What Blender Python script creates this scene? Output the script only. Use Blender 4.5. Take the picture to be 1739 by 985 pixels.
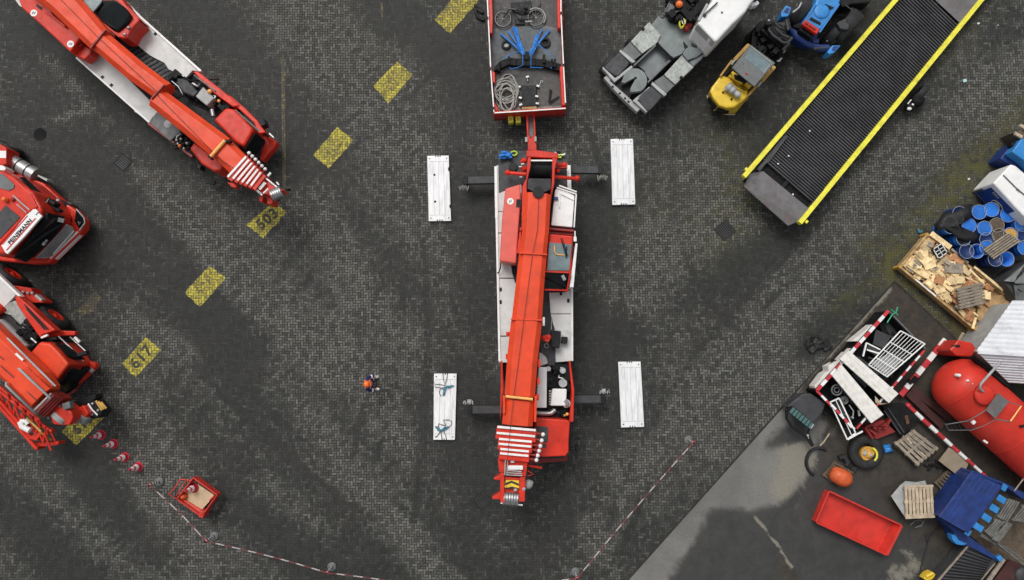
import bpy, bmesh, math, random
import numpy as np
from mathutils import Vector, Matrix, noise as mnoise

random.seed(7)
for o in list(bpy.data.objects):
    bpy.data.objects.remove(o)
S = bpy.context.scene
C = S.collection
R = math.radians

# ------------------------------------------------------------------ camera, light, exposure
CAM_H, TILT, FPX = 34.0, R(4.0), 1360.0
CAM = Vector((0.0, -CAM_H * math.tan(TILT), CAM_H))
cam_d = bpy.data.cameras.new('camera')
cam = bpy.data.objects.new('camera', cam_d); C.objects.link(cam)
cam.location = CAM; cam.rotation_euler = (TILT, 0, 0)
cam_d.sensor_width = 36.0; cam_d.lens = 36.0 * FPX / 1739.0
cam_d.clip_end = 3000; cam_d.clip_start = 0.1
S.camera = cam
S.render.resolution_x, S.render.resolution_y = 1024, 580

SUN_EL, SUN_AZ = R(58), R(-25)          # soft light from the upper left of the picture
world = bpy.data.worlds.new('World'); S.world = world; world.use_nodes = True
wn = world.node_tree.nodes; wl = world.node_tree.links
sky = wn.new('ShaderNodeTexSky'); sky.sky_type = 'NISHITA'; sky.sun_disc = False
sky.sun_elevation = SUN_EL; sky.sun_rotation = SUN_AZ
sky.dust_density = 5.0; sky.air_density = 1.0
hs = wn.new('ShaderNodeHueSaturation'); hs.inputs['Saturation'].default_value = 0.22
wl.new(sky.outputs[0], hs.inputs['Color'])
wl.new(hs.outputs[0], wn['Background'].inputs[0])
wn['Background'].inputs[1].default_value = 0.11
sun_d = bpy.data.lights.new('sun', 'SUN'); sun_d.energy = 1.0; sun_d.angle = R(25)
sun_d.color = (1.0, 0.985, 0.96)
sun = bpy.data.objects.new('sun', sun_d); C.objects.link(sun)
sd = Vector((math.sin(SUN_AZ) * math.cos(SUN_EL), math.cos(SUN_AZ) * math.cos(SUN_EL), math.sin(SUN_EL)))
sun.rotation_euler = (-sd).to_track_quat('-Z', 'Y').to_euler()
S.view_settings.view_transform = 'Standard'; S.view_settings.look = 'None'
S.view_settings.gamma = 1.0; S.view_settings.exposure = 0.24
S.view_settings.use_curve_mapping = False

# ------------------------------------------------------------------ measuring helpers
ct, st = math.cos(TILT), math.sin(TILT)
def P(px, py, z=0.0):
    """world point at height z that the survey photograph shows at (px, py)"""
    x = (px - 869.5) / FPX; y = -(py - 492.5) / FPX
    d = Vector((x, y * ct + st, y * st - ct))
    t = (z - CAM_H) / d.z
    return CAM + d * t
def K(ox, oy, s):
    return lambda x, y: (ox + x / s, oy + y / s)
def m_per_px(z): return (CAM_H - z) / FPX
def ident(x, y): return (x, y)

# ------------------------------------------------------------------ mesh builder
class MB:
    def __init__(s): s.v = []; s.f = []; s.mi = []; s.sm = []; s.m = 0; s.pid = []; s.np = 0
    def add(s, vs, fs, smooth=False, new=True):
        n = len(s.v); s.np += 1 if new else 0; s.v += [Vector(v) for v in vs]
        for f in fs:
            s.f.append([n + i for i in f]); s.mi.append(s.m); s.sm.append(smooth); s.pid.append(s.np)
        return s
    def hexa(s, bot, top):
        n = len(top)
        fs = [list(range(n - 1, -1, -1)), list(range(n, 2 * n))]
        for i in range(n):
            j = (i + 1) % n; fs.append([i, j, n + j, n + i])
        return s.add(list(bot) + list(top), fs)
    def prism(s, k, pts, z0, z1):
        top = [P(*k(*p), z1) for p in pts]
        return s.hexa([Vector((p.x, p.y, z0)) for p in top], top)
    def slab(s, k, pts, th):
        """pts (x,y,z): sloping plate of vertical thickness th below its top"""
        top = [P(*k(x, y), z) for x, y, z in pts]
        return s.hexa([p - Vector((0, 0, th)) for p in top], top)
    def rows(s, k, rows, z0, z1, gap=0.0, cuts=()):
        """quad-strip prism through (y, xl, xr); cuts start a new panel"""
        seq = [rows[0]]; strips = []
        for r in rows[1:]:
            seq.append(r)
            if r[0] in cuts: strips.append(seq); seq = [(r[0] + gap, r[1], r[2])]
        strips.append(seq)
        for q in strips:
            if len(q) < 2: continue
            s.prism(k, [(r[1], r[0]) for r in q] + [(r[2], r[0]) for r in reversed(q)], z0, z1)
        return s
    def box(s, c, size, rz=0.0, mat=None):
        c = Vector(c); hx, hy, hz = size[0] / 2, size[1] / 2, size[2] / 2
        M = mat if mat is not None else Matrix.Rotation(rz, 3, 'Z')
        vs = [c + M @ Vector((x, y, z)) for z in (-hz, hz) for x, y in ((-hx, -hy), (hx, -hy), (hx, hy), (-hx, hy))]
        return s.hexa(vs[:4], vs[4:])
    def bar(s, p0, p1, w, h):
        """box from p0 to p1 (on its top centre line), w wide, h deep"""
        p0, p1 = Vector(p0), Vector(p1); d = (p1 - p0)
        n = Vector((-d.y, d.x, 0))
        n = n.normalized() * w / 2 if n.length > 1e-6 else Vector((w / 2, 0, 0))
        up = Vector((0, 0, h))
        if abs(d.z) > 0.9 * d.length:
            up = Vector((0, h, 0)); n = Vector((w / 2, 0, 0)); up2 = up / 2
            return s.hexa([p0 - n - up2, p0 + n - up2, p0 + n + up2, p0 - n + up2], [p1 - n - up2, p1 + n - up2, p1 + n + up2, p1 - n + up2])
        return s.hexa([p0 - n - up, p0 + n - up, p1 + n - up, p1 - n - up], [p0 - n, p0 + n, p1 + n, p1 - n])
    def stripes(s, p0, p1, w, h, n, first=0):
        p0, p1 = Vector(p0), Vector(p1)
        for i in range(n):
            s.m = (i + first) % 2
            s.bar(p0.lerp(p1, i / n), p0.lerp(p1, (i + 1) / n - 0.0005), w, h)
        s.m = 0
        return s
    def plate(s, pts, th):
        """flat plate of real points, thickened against its normal"""
        pts = [Vector(q) for q in pts]; n = (pts[1] - pts[0]).cross(pts[2] - pts[0]).normalized()
        if n.dot(CAM - pts[0]) < 0: n = -n
        return s.hexa([q - n * th for q in pts], pts)
    def tube(s, pts, r, n=8, closed=False, cap=True):
        pts = [Vector(p) for p in pts]; N = len(pts)
        rs = r if isinstance(r, (list, tuple)) else [r] * N
        vs = []; prev = None
        for i, p in enumerate(pts):
            a = pts[(i - 1) % N] if (closed or i > 0) else p
            b = pts[(i + 1) % N] if (closed or i < N - 1) else p
            d = (b - a)
            d = d.normalized() if d.length > 1e-9 else Vector((0, 0, 1))
            if prev is None:
                u = d.cross(Vector((0, 0, 1)))
                if u.length < 1e-3: u = d.cross(Vector((1, 0, 0)))
            else:
                u = prev - d * prev.dot(d)
                if u.length < 1e-6: u = d.orthogonal()
            u.normalize(); prev = u; w = d.cross(u)
            for j in range(n):
                t = 2 * math.pi * j / n
                vs.append(p + (u * math.cos(t) + w * math.sin(t)) * rs[i])
        fs = []
        for i in range(N if closed else N - 1):
            for j in range(n):
                a, b = i * n + j, i * n + (j + 1) % n
                c, d2 = ((i + 1) % N) * n + (j + 1) % n, ((i + 1) % N) * n + j
                fs.append([a, b, c, d2])
        s.add(vs, fs, True)
        if cap and not closed:
            s.add([vs[j] for j in range(n)], [list(range(n - 1, -1, -1))], new=False)
            s.add([vs[(N - 1) * n + j] for j in range(n)], [list(range(n))], new=False)
        return s
    def lathe(s, c, axis, prof, n=24, smooth=True):
        """prof: (radius, distance along axis); radius 0 closes"""
        c = Vector(c); ax = Vector(axis).normalized()
        u = ax.orthogonal().normalized(); w = ax.cross(u)
        vs = []; idx = []
        for r, h in prof:
            if r < 1e-6: idx.append([len(vs)] * n); vs.append(c + ax * h)
            else:
                idx.append(list(range(len(vs), len(vs) + n)))
                for j in range(n):
                    t = 2 * math.pi * j / n
                    vs.append(c + ax * h + (u * math.cos(t) + w * math.sin(t)) * r)
        fs = []
        for a, b in zip(idx, idx[1:]):
            for j in range(n):
                q = [a[j], a[(j + 1) % n], b[(j + 1) % n], b[j]]
                q2 = []
                for i in q:
                    if i not in q2: q2.append(i)
                if len(q2) > 2: fs.append(q2)
        return s.add(vs, fs, smooth)
    def cyl(s, c, r, z0, z1, n=20):
        return s.lathe((c[0], c[1], 0), (0, 0, 1), [(0, z0), (r, z0), (r, z1), (0, z1)], n, False)
    def rod(s, p0, p1, r, n=10): return s.tube([p0, p1], r, n)
    def ball(s, c, r, n=14, sc=(1, 1, 1)):
        prof = []
        for i in range(n // 2 + 1):
            t = math.pi * i / (n // 2); prof.append((abs(math.sin(t)) * r if 0 < i < n // 2 else 0, -math.cos(t) * r))
        k = len(s.v); s.lathe((0, 0, 0), (0, 0, 1), prof, n)
        for i in range(k, len(s.v)):
            v = s.v[i]; s.v[i] = Vector((v.x * sc[0], v.y * sc[1], v.z * sc[2])) + Vector(c)
        return s
    def loft(s, k, sts, ch=0.12, m=0):
        """chamfered box section swept through (x, y, half width px, z bottom, z top)"""
        c = [P(*k(a[0], a[1]), a[4]) for a in sts]
        ax = (c[-1] - c[0]); ax.z = 0; ax.normalize(); n = Vector((-ax.y, ax.x, 0))
        rings = []
        for a, p in zip(sts, c):
            sc = abs(k(1, 0)[0] - k(0, 0)[0]); hw = a[2] * sc * m_per_px(a[4]); zb, zt = a[3], a[4]
            ch_ = min(ch, hw * .6)
            prof = [(-hw, zb + ch_), (-hw, zt - ch_), (-hw + ch_, zt), (hw - ch_, zt), (hw, zt - ch_), (hw, zb + ch_), (hw - ch_, zb), (-hw + ch_, zb)]
            rings.append([Vector((p.x + n.x * q, p.y + n.y * q, z)) for q, z in prof])
        n = 8; vs = [v for r in rings for v in r]; fs = [list(range(n - 1, -1, -1)), [len(vs) - n + i for i in range(n)]]
        for a in range(len(rings) - 1):
            for i in range(n): fs.append([a * n + i, a * n + (i + 1) % n, (a + 1) * n + (i + 1) % n, (a + 1) * n + i])
        return s.add(vs, fs)
    def build(s, name, mats, parent=None, off=Vector((0, 0, 0)), bevel=0.0, seg=2):
        me = bpy.data.meshes.new(name)
        bm = bmesh.new()
        vs = [bm.verts.new(v - off) for v in s.v]
        for f, mi, sm in zip(s.f, s.mi, s.sm):
            try:
                q = bm.faces.new([vs[i] for i in f]); q.material_index = mi; q.smooth = sm
            except ValueError: pass
        bmesh.ops.remove_doubles(bm, verts=bm.verts, dist=0.00005) if False else None
        bmesh.ops.recalc_face_normals(bm, faces=bm.faces)
        bm.to_mesh(me); bm.free()
        for mt in (mats if isinstance(mats, (list, tuple)) else [mats]):
            me.materials.append(MAT[mt] if isinstance(mt, str) else mt)
        o = bpy.data.objects.new(name, me); C.objects.link(o)
        if parent is not None: o.parent = parent
        if bevel > 0:
            b = o.modifiers.new('bevel', 'BEVEL'); b.width = bevel; b.segments = seg
            b.limit_method = 'ANGLE'; b.angle_limit = R(35)
        return o

def tag(o, label=None, cat=None, group=None, kind=None):
    if label: o['label'] = label
    if cat: o['category'] = cat; o['kind'] = kind or 'thing'
    if group: o['group'] = group
    if kind: o['kind'] = kind
    return o

SPLIT = {'boom_collar', 'boom_head', 'deck_rim', 'side_frame', 'tilt_cylinder', 'valve', 'deck_panel', 'cab_step', 'latch_bar', 'window_frame', 'mirror', 'rope_eye', 'boom_bracket', 'head_cheek', 'head_roller', 'side_fender', 'lamp_box', 'pipework', 'filler_cap', 'roof_hatch', 'boom_band', 'bracket', 'work_lamp', 'winch_housing', 'fitting', 'marker_lamp', 'hook_block', 'trim_bar', 'step', 'jib_foot', 'bolt', 'top_rail', 'side_wall', 'inner_panel', 'latch', 'pin', 'floor_sheet', 'mudguard', 'mudguard_bracket', 'tread_plate', 'side_deck', 'frame_rail', 'fuel_tank', 'hook', 'side_rail', 'rail_joint', 'handle_slot', 'wheel', 'mast_rail', 'girder', 'lid', 'saddle', 'bumper', 'trim_line', 'handle', 'outer_ledge', 'rubber_buffer', 'telescope_section', 'vent', 'end_boards', 'deck_boards', 'stringers', 'hinge_guard', 'eyelet', 'grille', 'lid_rib', 'air_horn', 'sun_visor', 'divider', 'rubber_buffer', 'jib_strut', 'edge_rail', 'side_tank', 'edge_trim', 'orange_band', 'wheel_bracket', 'bracket_hole', 'bolt_head', 'rib', 'slot', 'ladder_', 'locker_frame', 'cable', 'lamp', 'roof_edge', 'bonnet_trim', 'steering_boot', 'rod', 'hitch_bar', 'tank_strap', 'frame'}
class Thing:
    """an Empty at the thing's base that parents its parts (meshes are given in world coordinates)"""
    def __init__(s, name, label, cat, loc, group=None):
        s.o = bpy.data.objects.new(name, None); C.objects.link(s.o)
        s.o.location = Vector(loc); s.o.empty_display_size = 0.3
        s.off = Vector(loc); tag(s.o, label, cat, group)
    def part(s, name, mats, mb, parent=None, bevel=0.0, label=None, seg=2):
        if name in SPLIT and mb.np > 1:      # every separate piece is a part of its own
            for k in sorted(set(mb.pid)):
                q = MB(); ids = {}
                for f, mi, sm, pd in zip(mb.f, mb.mi, mb.sm, mb.pid):
                    if pd != k: continue
                    for i in f:
                        if i not in ids: ids[i] = len(q.v); q.v.append(mb.v[i])
                    q.f.append([ids[i] for i in f]); q.mi.append(mi); q.sm.append(sm); q.pid.append(1)
                q.np = 1; o = s.part(name, mats, q, parent, bevel, label, seg)
            return o
        o = mb.build(name, mats, parent if parent is not None else s.o, s.off, bevel, seg)
        if label: o['label'] = label
        return o

def solo(name, label, cat, mats, mb, group=None, bevel=0.0, kind=None, seg=2):
    lo = Vector((min(v.x for v in mb.v), min(v.y for v in mb.v), min(v.z for v in mb.v)))
    hi = Vector((max(v.x for v in mb.v), max(v.y for v in mb.v), 0))
    off = Vector(((lo.x + hi.x) / 2, (lo.y + hi.y) / 2, lo.z))
    o = mb.build(name, mats, None, off, bevel, seg); o.location = off
    return tag(o, label, cat, group, kind)

def copy_tree(o, parent=None):
    c = o.copy(); C.objects.link(c)
    if parent is not None: c.parent = parent
    for ch in list(o.children): copy_tree(ch, c)
    return c

def text_mesh(txt, size, spacing=1.0, thick=0.0, extrude=0.004):
    cu = bpy.data.curves.new('lettering', 'FONT'); cu.body = txt; cu.size = size
    cu.align_x = 'CENTER'; cu.align_y = 'CENTER'; cu.space_character = spacing
    cu.offset = thick; cu.extrude = extrude; cu.resolution_u = 4
    o = bpy.data.objects.new('lettering', cu); C.objects.link(o)
    bpy.context.view_layer.update()
    dg = bpy.context.evaluated_depsgraph_get()
    me = bpy.data.meshes.new_from_object(o.evaluated_get(dg))
    bpy.data.objects.remove(o); bpy.data.curves.remove(cu)
    return me
def lettering(name, txt, size, at, ax, mat, parent, off, up=None, thick=0.0, spacing=1.0):
    """flat raised lettering at world point, reading along ax"""
    me = text_mesh(txt, size, spacing, thick); me.materials.append(MAT[mat])
    x = Vector(ax).normalized(); z = Vector(up or (0, 0, 1)).normalized()
    y = z.cross(x).normalized(); x = y.cross(z)
    M = Matrix((x, y, z)).transposed().to_4x4(); M.translation = Vector(at) - off
    me.transform(M)
    o = bpy.data.objects.new(name, me); C.objects.link(o)
    if parent is not None: o.parent = parent
    return o

# ------------------------------------------------------------------ materials
MAT = {}
def nn(nt, t, **kw):
    n = nt.nodes.new(t)
    for a, b in kw.items(): setattr(n, a, b)
    return n
def mix(nt, fac, a, b, mode='MIX'):
    n = nn(nt, 'ShaderNodeMix', data_type='RGBA', blend_type=mode)
    for sock, val in ((n.inputs[0], fac), (n.inputs[6], a), (n.inputs[7], b)):
        if hasattr(val, 'is_output'): nt.links.new(val, sock)
        elif isinstance(val, (tuple, list)): sock.default_value = (*val[:3], 1)
        else: sock.default_value = val
    return n.outputs[2]
def math_(nt, op, a, b=0.0, c=None, clamp=False):
    n = nn(nt, 'ShaderNodeMath', operation=op, use_clamp=clamp)
    for i, val in enumerate((a, b) if c is None else (a, b, c)):
        if hasattr(val, 'is_output'): nt.links.new(val, n.inputs[i])
        else: n.inputs[i].default_value = val
    return n.outputs[0]
def ramp(nt, x, lo, hi, a=0.0, b=1.0):
    n = nn(nt, 'ShaderNodeMapRange', interpolation_type='SMOOTHSTEP')
    nt.links.new(x, n.inputs[0])
    n.inputs[1].default_value, n.inputs[2].default_value, n.inputs[3].default_value, n.inputs[4].default_value = lo, hi, a, b
    return n.outputs[0]
def noise_(nt, vec, scale, detail=4.0, rough=0.55, dist=0.0):
    n = nn(nt, 'ShaderNodeTexNoise'); n.inputs['Scale'].default_value = scale
    n.inputs['Detail'].default_value = detail; n.inputs['Roughness'].default_value = rough
    n.inputs['Distortion'].default_value = dist
    if vec is not None: nt.links.new(vec, n.inputs['Vector'])
    return n.outputs['Fac']
def new_mat(name):
    m = bpy.data.materials.new(name); m.use_nodes = True; MAT[name] = m
    nt = m.node_tree; return m, nt, nt.nodes['Principled BSDF']
def M(name, col, rough=0.5, metal=0.0, var=0.18, scale=2.5, dirt=0.0, dirtcol=(0.05, 0.045, 0.04), bump=0.0,
      coat=0.0, rnd=0.0, stretch=None, spec=0.5, dscale=1.3, dlo=0.52, dhi=0.72, scuff=0.4):
    m, nt, b = new_mat(name)
    tc = nn(nt, 'ShaderNodeTexCoord'); v = tc.outputs['Object']
    if rnd or stretch:
        mp = nn(nt, 'ShaderNodeMapping'); nt.links.new(v, mp.inputs[0]); v = mp.outputs[0]
        if stretch: mp.inputs['Scale'].default_value = stretch
    f = noise_(nt, v, scale, 6, 0.6)
    val = ramp(nt, f, 0.28, 0.72, 1 - var, 1 + var)
    if rnd:
        oi = nn(nt, 'ShaderNodeObjectInfo')
        r2 = math_(nt, 'MULTIPLY_ADD', oi.outputs['Random'], 2 * rnd, 1 - rnd)
        val = math_(nt, 'MULTIPLY', val, r2)
        cb = nn(nt, 'ShaderNodeCombineXYZ')
        nt.links.new(math_(nt, 'MULTIPLY', oi.outputs['Random'], 37.0), cb.inputs[0])
        nt.links.new(math_(nt, 'MULTIPLY', oi.outputs['Random'], 91.0), cb.inputs[1])
        nt.links.new(cb.outputs[0], mp.inputs['Location'])
    c = mix(nt, 1.0, col, (1, 1, 1), 'MULTIPLY')
    h = nn(nt, 'ShaderNodeHueSaturation'); nt.links.new(c, h.inputs['Color']); nt.links.new(val, h.inputs['Value'])
    c = h.outputs[0]
    if dirt:
        d = ramp(nt, noise_(nt, v, dscale, 8, 0.68, 0.4), dlo, dhi, 0.0, dirt)
        c = mix(nt, d, c, dirtcol)
    if scuff:
        sc_ = ramp(nt, noise_(nt, v, 11.0, 8, 0.75, 0.8), 0.60, 0.74, 0.0, scuff)
        c = mix(nt, sc_, c, dirtcol)
    nt.links.new(c, b.inputs['Base Color'])
    nt.links.new(ramp(nt, noise_(nt, v, scale * 2.7, 4), 0.3, 0.7, max(rough - .1, .05), min(rough + .12, 1)), b.inputs['Roughness'])
    b.inputs['Metallic'].default_value = metal
    b.inputs['Specular IOR Level'].default_value = spec
    if coat: b.inputs['Coat Weight'].default_value = coat; b.inputs['Coat Roughness'].default_value = 0.12
    if bump:
        bp = nn(nt, 'ShaderNodeBump'); bp.inputs['Strength'].default_value = bump; bp.inputs['Distance'].default_value = 0.01
        nt.links.new(noise_(nt, v, scale * 8, 6, 0.65), bp.inputs['Height']); nt.links.new(bp.outputs[0], b.inputs['Normal'])
    return m

M('red_paint', (0.60, 0.034, 0.016), 0.36, var=0.16, scale=1.6, dirt=0.6, dirtcol=(0.25, 0.03, 0.02), spec=0.3, scuff=0.6)
M('boom_red', (0.70, 0.064, 0.020), 0.38, var=0.13, scale=1.2, dirt=0.5, dirtcol=(0.42, 0.05, 0.03), spec=0.3, scuff=0.6)
M('pale_red', (0.66, 0.10, 0.07), 0.40, var=0.10, scale=1.5, dirt=0.3, dirtcol=(0.35, 0.10, 0.08))  # paler so the crane's winch housing carries its sky reflection in the colour
M('dark_red', (0.24, 0.018, 0.014), 0.45, dirt=0.5, dirtcol=(0.05, 0.015, 0.012))
M('deck_white', (0.58, 0.58, 0.56), 0.5, var=0.10, scale=1.5, dirt=0.45, dirtcol=(0.30, 0.29, 0.27), bump=0.05)
M('white_paint', (0.78, 0.78, 0.76), 0.42, var=0.06, dirt=0.35, dirtcol=(0.42, 0.41, 0.39))
M('mat_white', (0.80, 0.80, 0.80), 0.45, var=0.08, scale=3, dirt=0.6, dirtcol=(0.42, 0.42, 0.42), stretch=(4, 0.8, 1), dlo=0.46, dhi=0.72, scuff=0.6)
M('black_paint', (0.011, 0.011, 0.012), 0.5, var=0.4, dirt=0.3, dirtcol=(0.03, 0.028, 0.026), spec=0.25)
M('engine_black', (0.008, 0.008, 0.009), 0.6, var=0.5, scale=6, dirt=0.35, dirtcol=(0.035, 0.032, 0.028), dscale=5, spec=0.2)
M('dark_grey', (0.038, 0.039, 0.042), 0.6, var=0.25, scale=2, dirt=0.5, dirtcol=(0.09, 0.088, 0.085), bump=0.1)
M('mid_grey', (0.13, 0.135, 0.135), 0.6, var=0.2, dirt=0.5, dirtcol=(0.05, 0.05, 0.048), bump=0.1)
M('tread_grey', (0.34, 0.36, 0.335), 0.5, metal=0.2, var=0.25, scale=9, dirt=0.7, dirtcol=(0.10, 0.11, 0.10), bump=0.25, dscale=2.5)
M('truck_grey', (0.17, 0.195, 0.19), 0.5, var=0.2, dirt=0.6, dirtcol=(0.22, 0.225, 0.21), bump=0.1)
M('tank_grey', (0.16, 0.18, 0.185), 0.45, var=0.2, dirt=0.6, dirtcol=(0.04, 0.04, 0.04), dscale=1.0)
M('light_grey', (0.36, 0.37, 0.36), 0.5, var=0.15, dirt=0.5, dirtcol=(0.15, 0.15, 0.14))
M('steel', (0.42, 0.42, 0.42), 0.38, metal=0.7, var=0.2, scale=6, dirt=0.4)
M('rubber', (0.016, 0.016, 0.017), 0.75, var=0.4, dirt=0.5, dirtcol=(0.04, 0.038, 0.035), bump=0.3)
M('glass', (0.007, 0.010, 0.011), 0.12, var=0.3, spec=0.22)
M('roof_glass', (0.13, 0.18, 0.19), 0.10, var=0.3, scale=1.5, spec=0.6, dirt=0.5, dirtcol=(0.07, 0.09, 0.09))
M('yellow_paint', (0.74, 0.50, 0.035), 0.4, var=0.10, dirt=0.45, dirtcol=(0.42, 0.28, 0.04))
M('lemon_paint', (0.76, 0.70, 0.055), 0.5, var=0.14, scale=4, dirt=0.7, dirtcol=(0.30, 0.22, 0.04), dscale=2.5, dlo=0.56, dhi=0.70, scuff=0.6)
M('ochre_paint', (0.50, 0.29, 0.06), 0.5, dirt=0.5, dirtcol=(0.20, 0.11, 0.03))
M('blue_paint', (0.018, 0.12, 0.40), 0.45, var=0.2, dirt=0.4, dirtcol=(0.012, 0.05, 0.15))
M('navy_paint', (0.008, 0.030, 0.15), 0.5, var=0.25, dirt=0.5, dirtcol=(0.008, 0.018, 0.07), stretch=(1, 1, 1))
M('cyan_blue', (0.03, 0.22, 0.55), 0.4, var=0.15, dirt=0.5, dirtcol=(0.02, 0.07, 0.17))
M('drum_blue', (0.020, 0.16, 0.58), 0.35, var=0.2, dirt=0.4, dirtcol=(0.01, 0.05, 0.2), rnd=0.15)
M('drum_dark', (0.006, 0.025, 0.11), 0.45, var=0.2)
M('sling_blue', (0.03, 0.20, 0.60), 0.8, var=0.25, scale=9)
M('rope_blue', (0.05, 0.22, 0.30), 0.85, var=0.25, scale=12)
M('rope_grey', (0.33, 0.32, 0.29), 0.85, var=0.25, scale=12)
M('wire_dark', (0.045, 0.03, 0.03), 0.6)
M('lime', (0.50, 0.72, 0.05), 0.7, var=0.2)
M('hose_yellow', (0.72, 0.70, 0.03), 0.6, var=0.15)
M('grating', (0.052, 0.052, 0.056), 0.55, metal=0.3, var=0.35, scale=1.2, dirt=0.5, dirtcol=(0.04, 0.038, 0.036))
M('rust_plate', (0.14, 0.135, 0.135), 0.6, metal=0.2, var=0.2, dirt=0.9, dirtcol=(0.16, 0.085, 0.075), dscale=1.8, bump=0.15)
M('rust', (0.11, 0.05, 0.025), 0.8, var=0.4, dirt=0.6, dirtcol=(0.03, 0.022, 0.018), bump=0.3)
M('rust_beam', (0.055, 0.016, 0.013), 0.7, var=0.3, dirt=0.5, dirtcol=(0.02, 0.012, 0.011))
M('wood_new', (0.72, 0.54, 0.29), 0.75, var=0.22, scale=6, rnd=0.28, stretch=(1, 1, 1), dirt=0.3, dirtcol=(0.40, 0.24, 0.10))
M('wood_brown', (0.42, 0.20, 0.09), 0.75, var=0.25, scale=6, rnd=0.3)
M('wood_box', (0.42, 0.27, 0.12), 0.75, var=0.3, scale=4, dirt=0.5, dirtcol=(0.14, 0.085, 0.035), bump=0.2)
M('wood_grey', (0.26, 0.22, 0.17), 0.85, var=0.3, scale=5, dirt=0.5, dirtcol=(0.10, 0.08, 0.06), bump=0.2, rnd=0.15)
M('wood_pale', (0.46, 0.37, 0.26), 0.85, var=0.25, scale=5, dirt=0.5, dirtcol=(0.16, 0.12, 0.09), bump=0.2)
M('wood_dark', (0.10, 0.075, 0.05), 0.9, var=0.3, scale=5, dirt=0.5, dirtcol=(0.03, 0.025, 0.02), bump=0.2)
M('slat_grey', (0.13, 0.13, 0.12), 0.8, var=0.3, scale=5, dirt=0.5, dirtcol=(0.04, 0.04, 0.038))
M('board', (0.27, 0.22, 0.155), 0.85, var=0.12, dirt=0.4, dirtcol=(0.15, 0.12, 0.09))
M('panel_white', (0.70, 0.68, 0.63), 0.6, var=0.12, scale=3, dirt=0.6, dirtcol=(0.42, 0.37, 0.29), stretch=(1.5, 1.5, 1))
M('roof_white', (0.66, 0.67, 0.69), 0.5, var=0.08, dirt=0.5, dirtcol=(0.36, 0.36, 0.36))
M('teal_plastic', (0.06, 0.14, 0.135), 0.5, var=0.2)
M('tyre_hub', (0.62, 0.34, 0.06), 0.5, var=0.3, scale=5, dirt=0.8, dirtcol=(0.22, 0.08, 0.03), dscale=4)
M('signal_orange', (0.80, 0.16, 0.03), 0.5, var=0.1)
M('orange_worn', (0.58, 0.10, 0.025), 0.55, var=0.2, dirt=0.7, dirtcol=(0.50, 0.22, 0.06), dscale=3.5)
M('lamp_orange', (0.85, 0.42, 0.12), 0.3)
M('cone_red', (0.54, 0.024, 0.045), 0.5, var=0.12)
M('cone_white', (0.86, 0.76, 0.76), 0.5, var=0.12)
M('skip_red', (0.55, 0.030, 0.018), 0.42, var=0.14, scale=1.8, dirt=0.7, dirtcol=(0.38, 0.03, 0.02))
M('tank_red', (0.56, 0.036, 0.022), 0.5, var=0.15, scale=1.2, dirt=0.7, dirtcol=(0.38, 0.06, 0.04), dscale=1.3, spec=0.25, scuff=0.6)
M('stripe_red', (0.50, 0.035, 0.045), 0.5, var=0.15)
M('chain_red', (0.30, 0.07, 0.07), 0.6)
M('plywood', (0.55, 0.43, 0.27), 0.75, var=0.12, dirt=0.4, dirtcol=(0.33, 0.25, 0.15))
M('navy_cloth', (0.016, 0.018, 0.10), 0.85, var=0.25, scale=12)
M('vest_orange', (0.85, 0.20, 0.08), 0.7, var=0.12, scale=10)
M('helmet_orange', (0.85, 0.17, 0.02), 0.35)
M('skin', (0.50, 0.30, 0.22), 0.6, var=0.08)
M('reflective', (0.82, 0.84, 0.84), 0.35)
M('boot', (0.03, 0.025, 0.02), 0.6)
M('hair', (0.03, 0.02, 0.012), 0.7)
M('litter_cyan', (0.40, 0.62, 0.60), 0.7)
M('litter_white', (0.7, 0.7, 0.68), 0.7)
M('tarp', (0.007, 0.007, 0.008), 0.65, var=0.4, scale=3, bump=0.6)
M('letter_black', (0.012, 0.012, 0.014), 0.5)
M('grate_frame', (0.030, 0.030, 0.028), 0.8, spec=0.1)
M('iron', (0.014, 0.014, 0.014), 0.8, spec=0.1, var=0.3, dirt=0.6, dirtcol=(0.05, 0.045, 0.04))
M('kerb_joint', (0.022, 0.021, 0.019), 0.9, var=0.3, dirt=0.7, dirtcol=(0.05, 0.05, 0.035), dscale=3)
M('green_paint', (0.02, 0.30, 0.14), 0.5)
M('floor_grey', (0.11, 0.12, 0.125), 0.7, var=0.2, dirt=0.6, dirtcol=(0.045, 0.045, 0.044), bump=0.1)
M('floor_dark', (0.075, 0.072, 0.069), 0.7, var=0.25, dirt=0.6, dirtcol=(0.028, 0.027, 0.026), bump=0.1)
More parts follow.
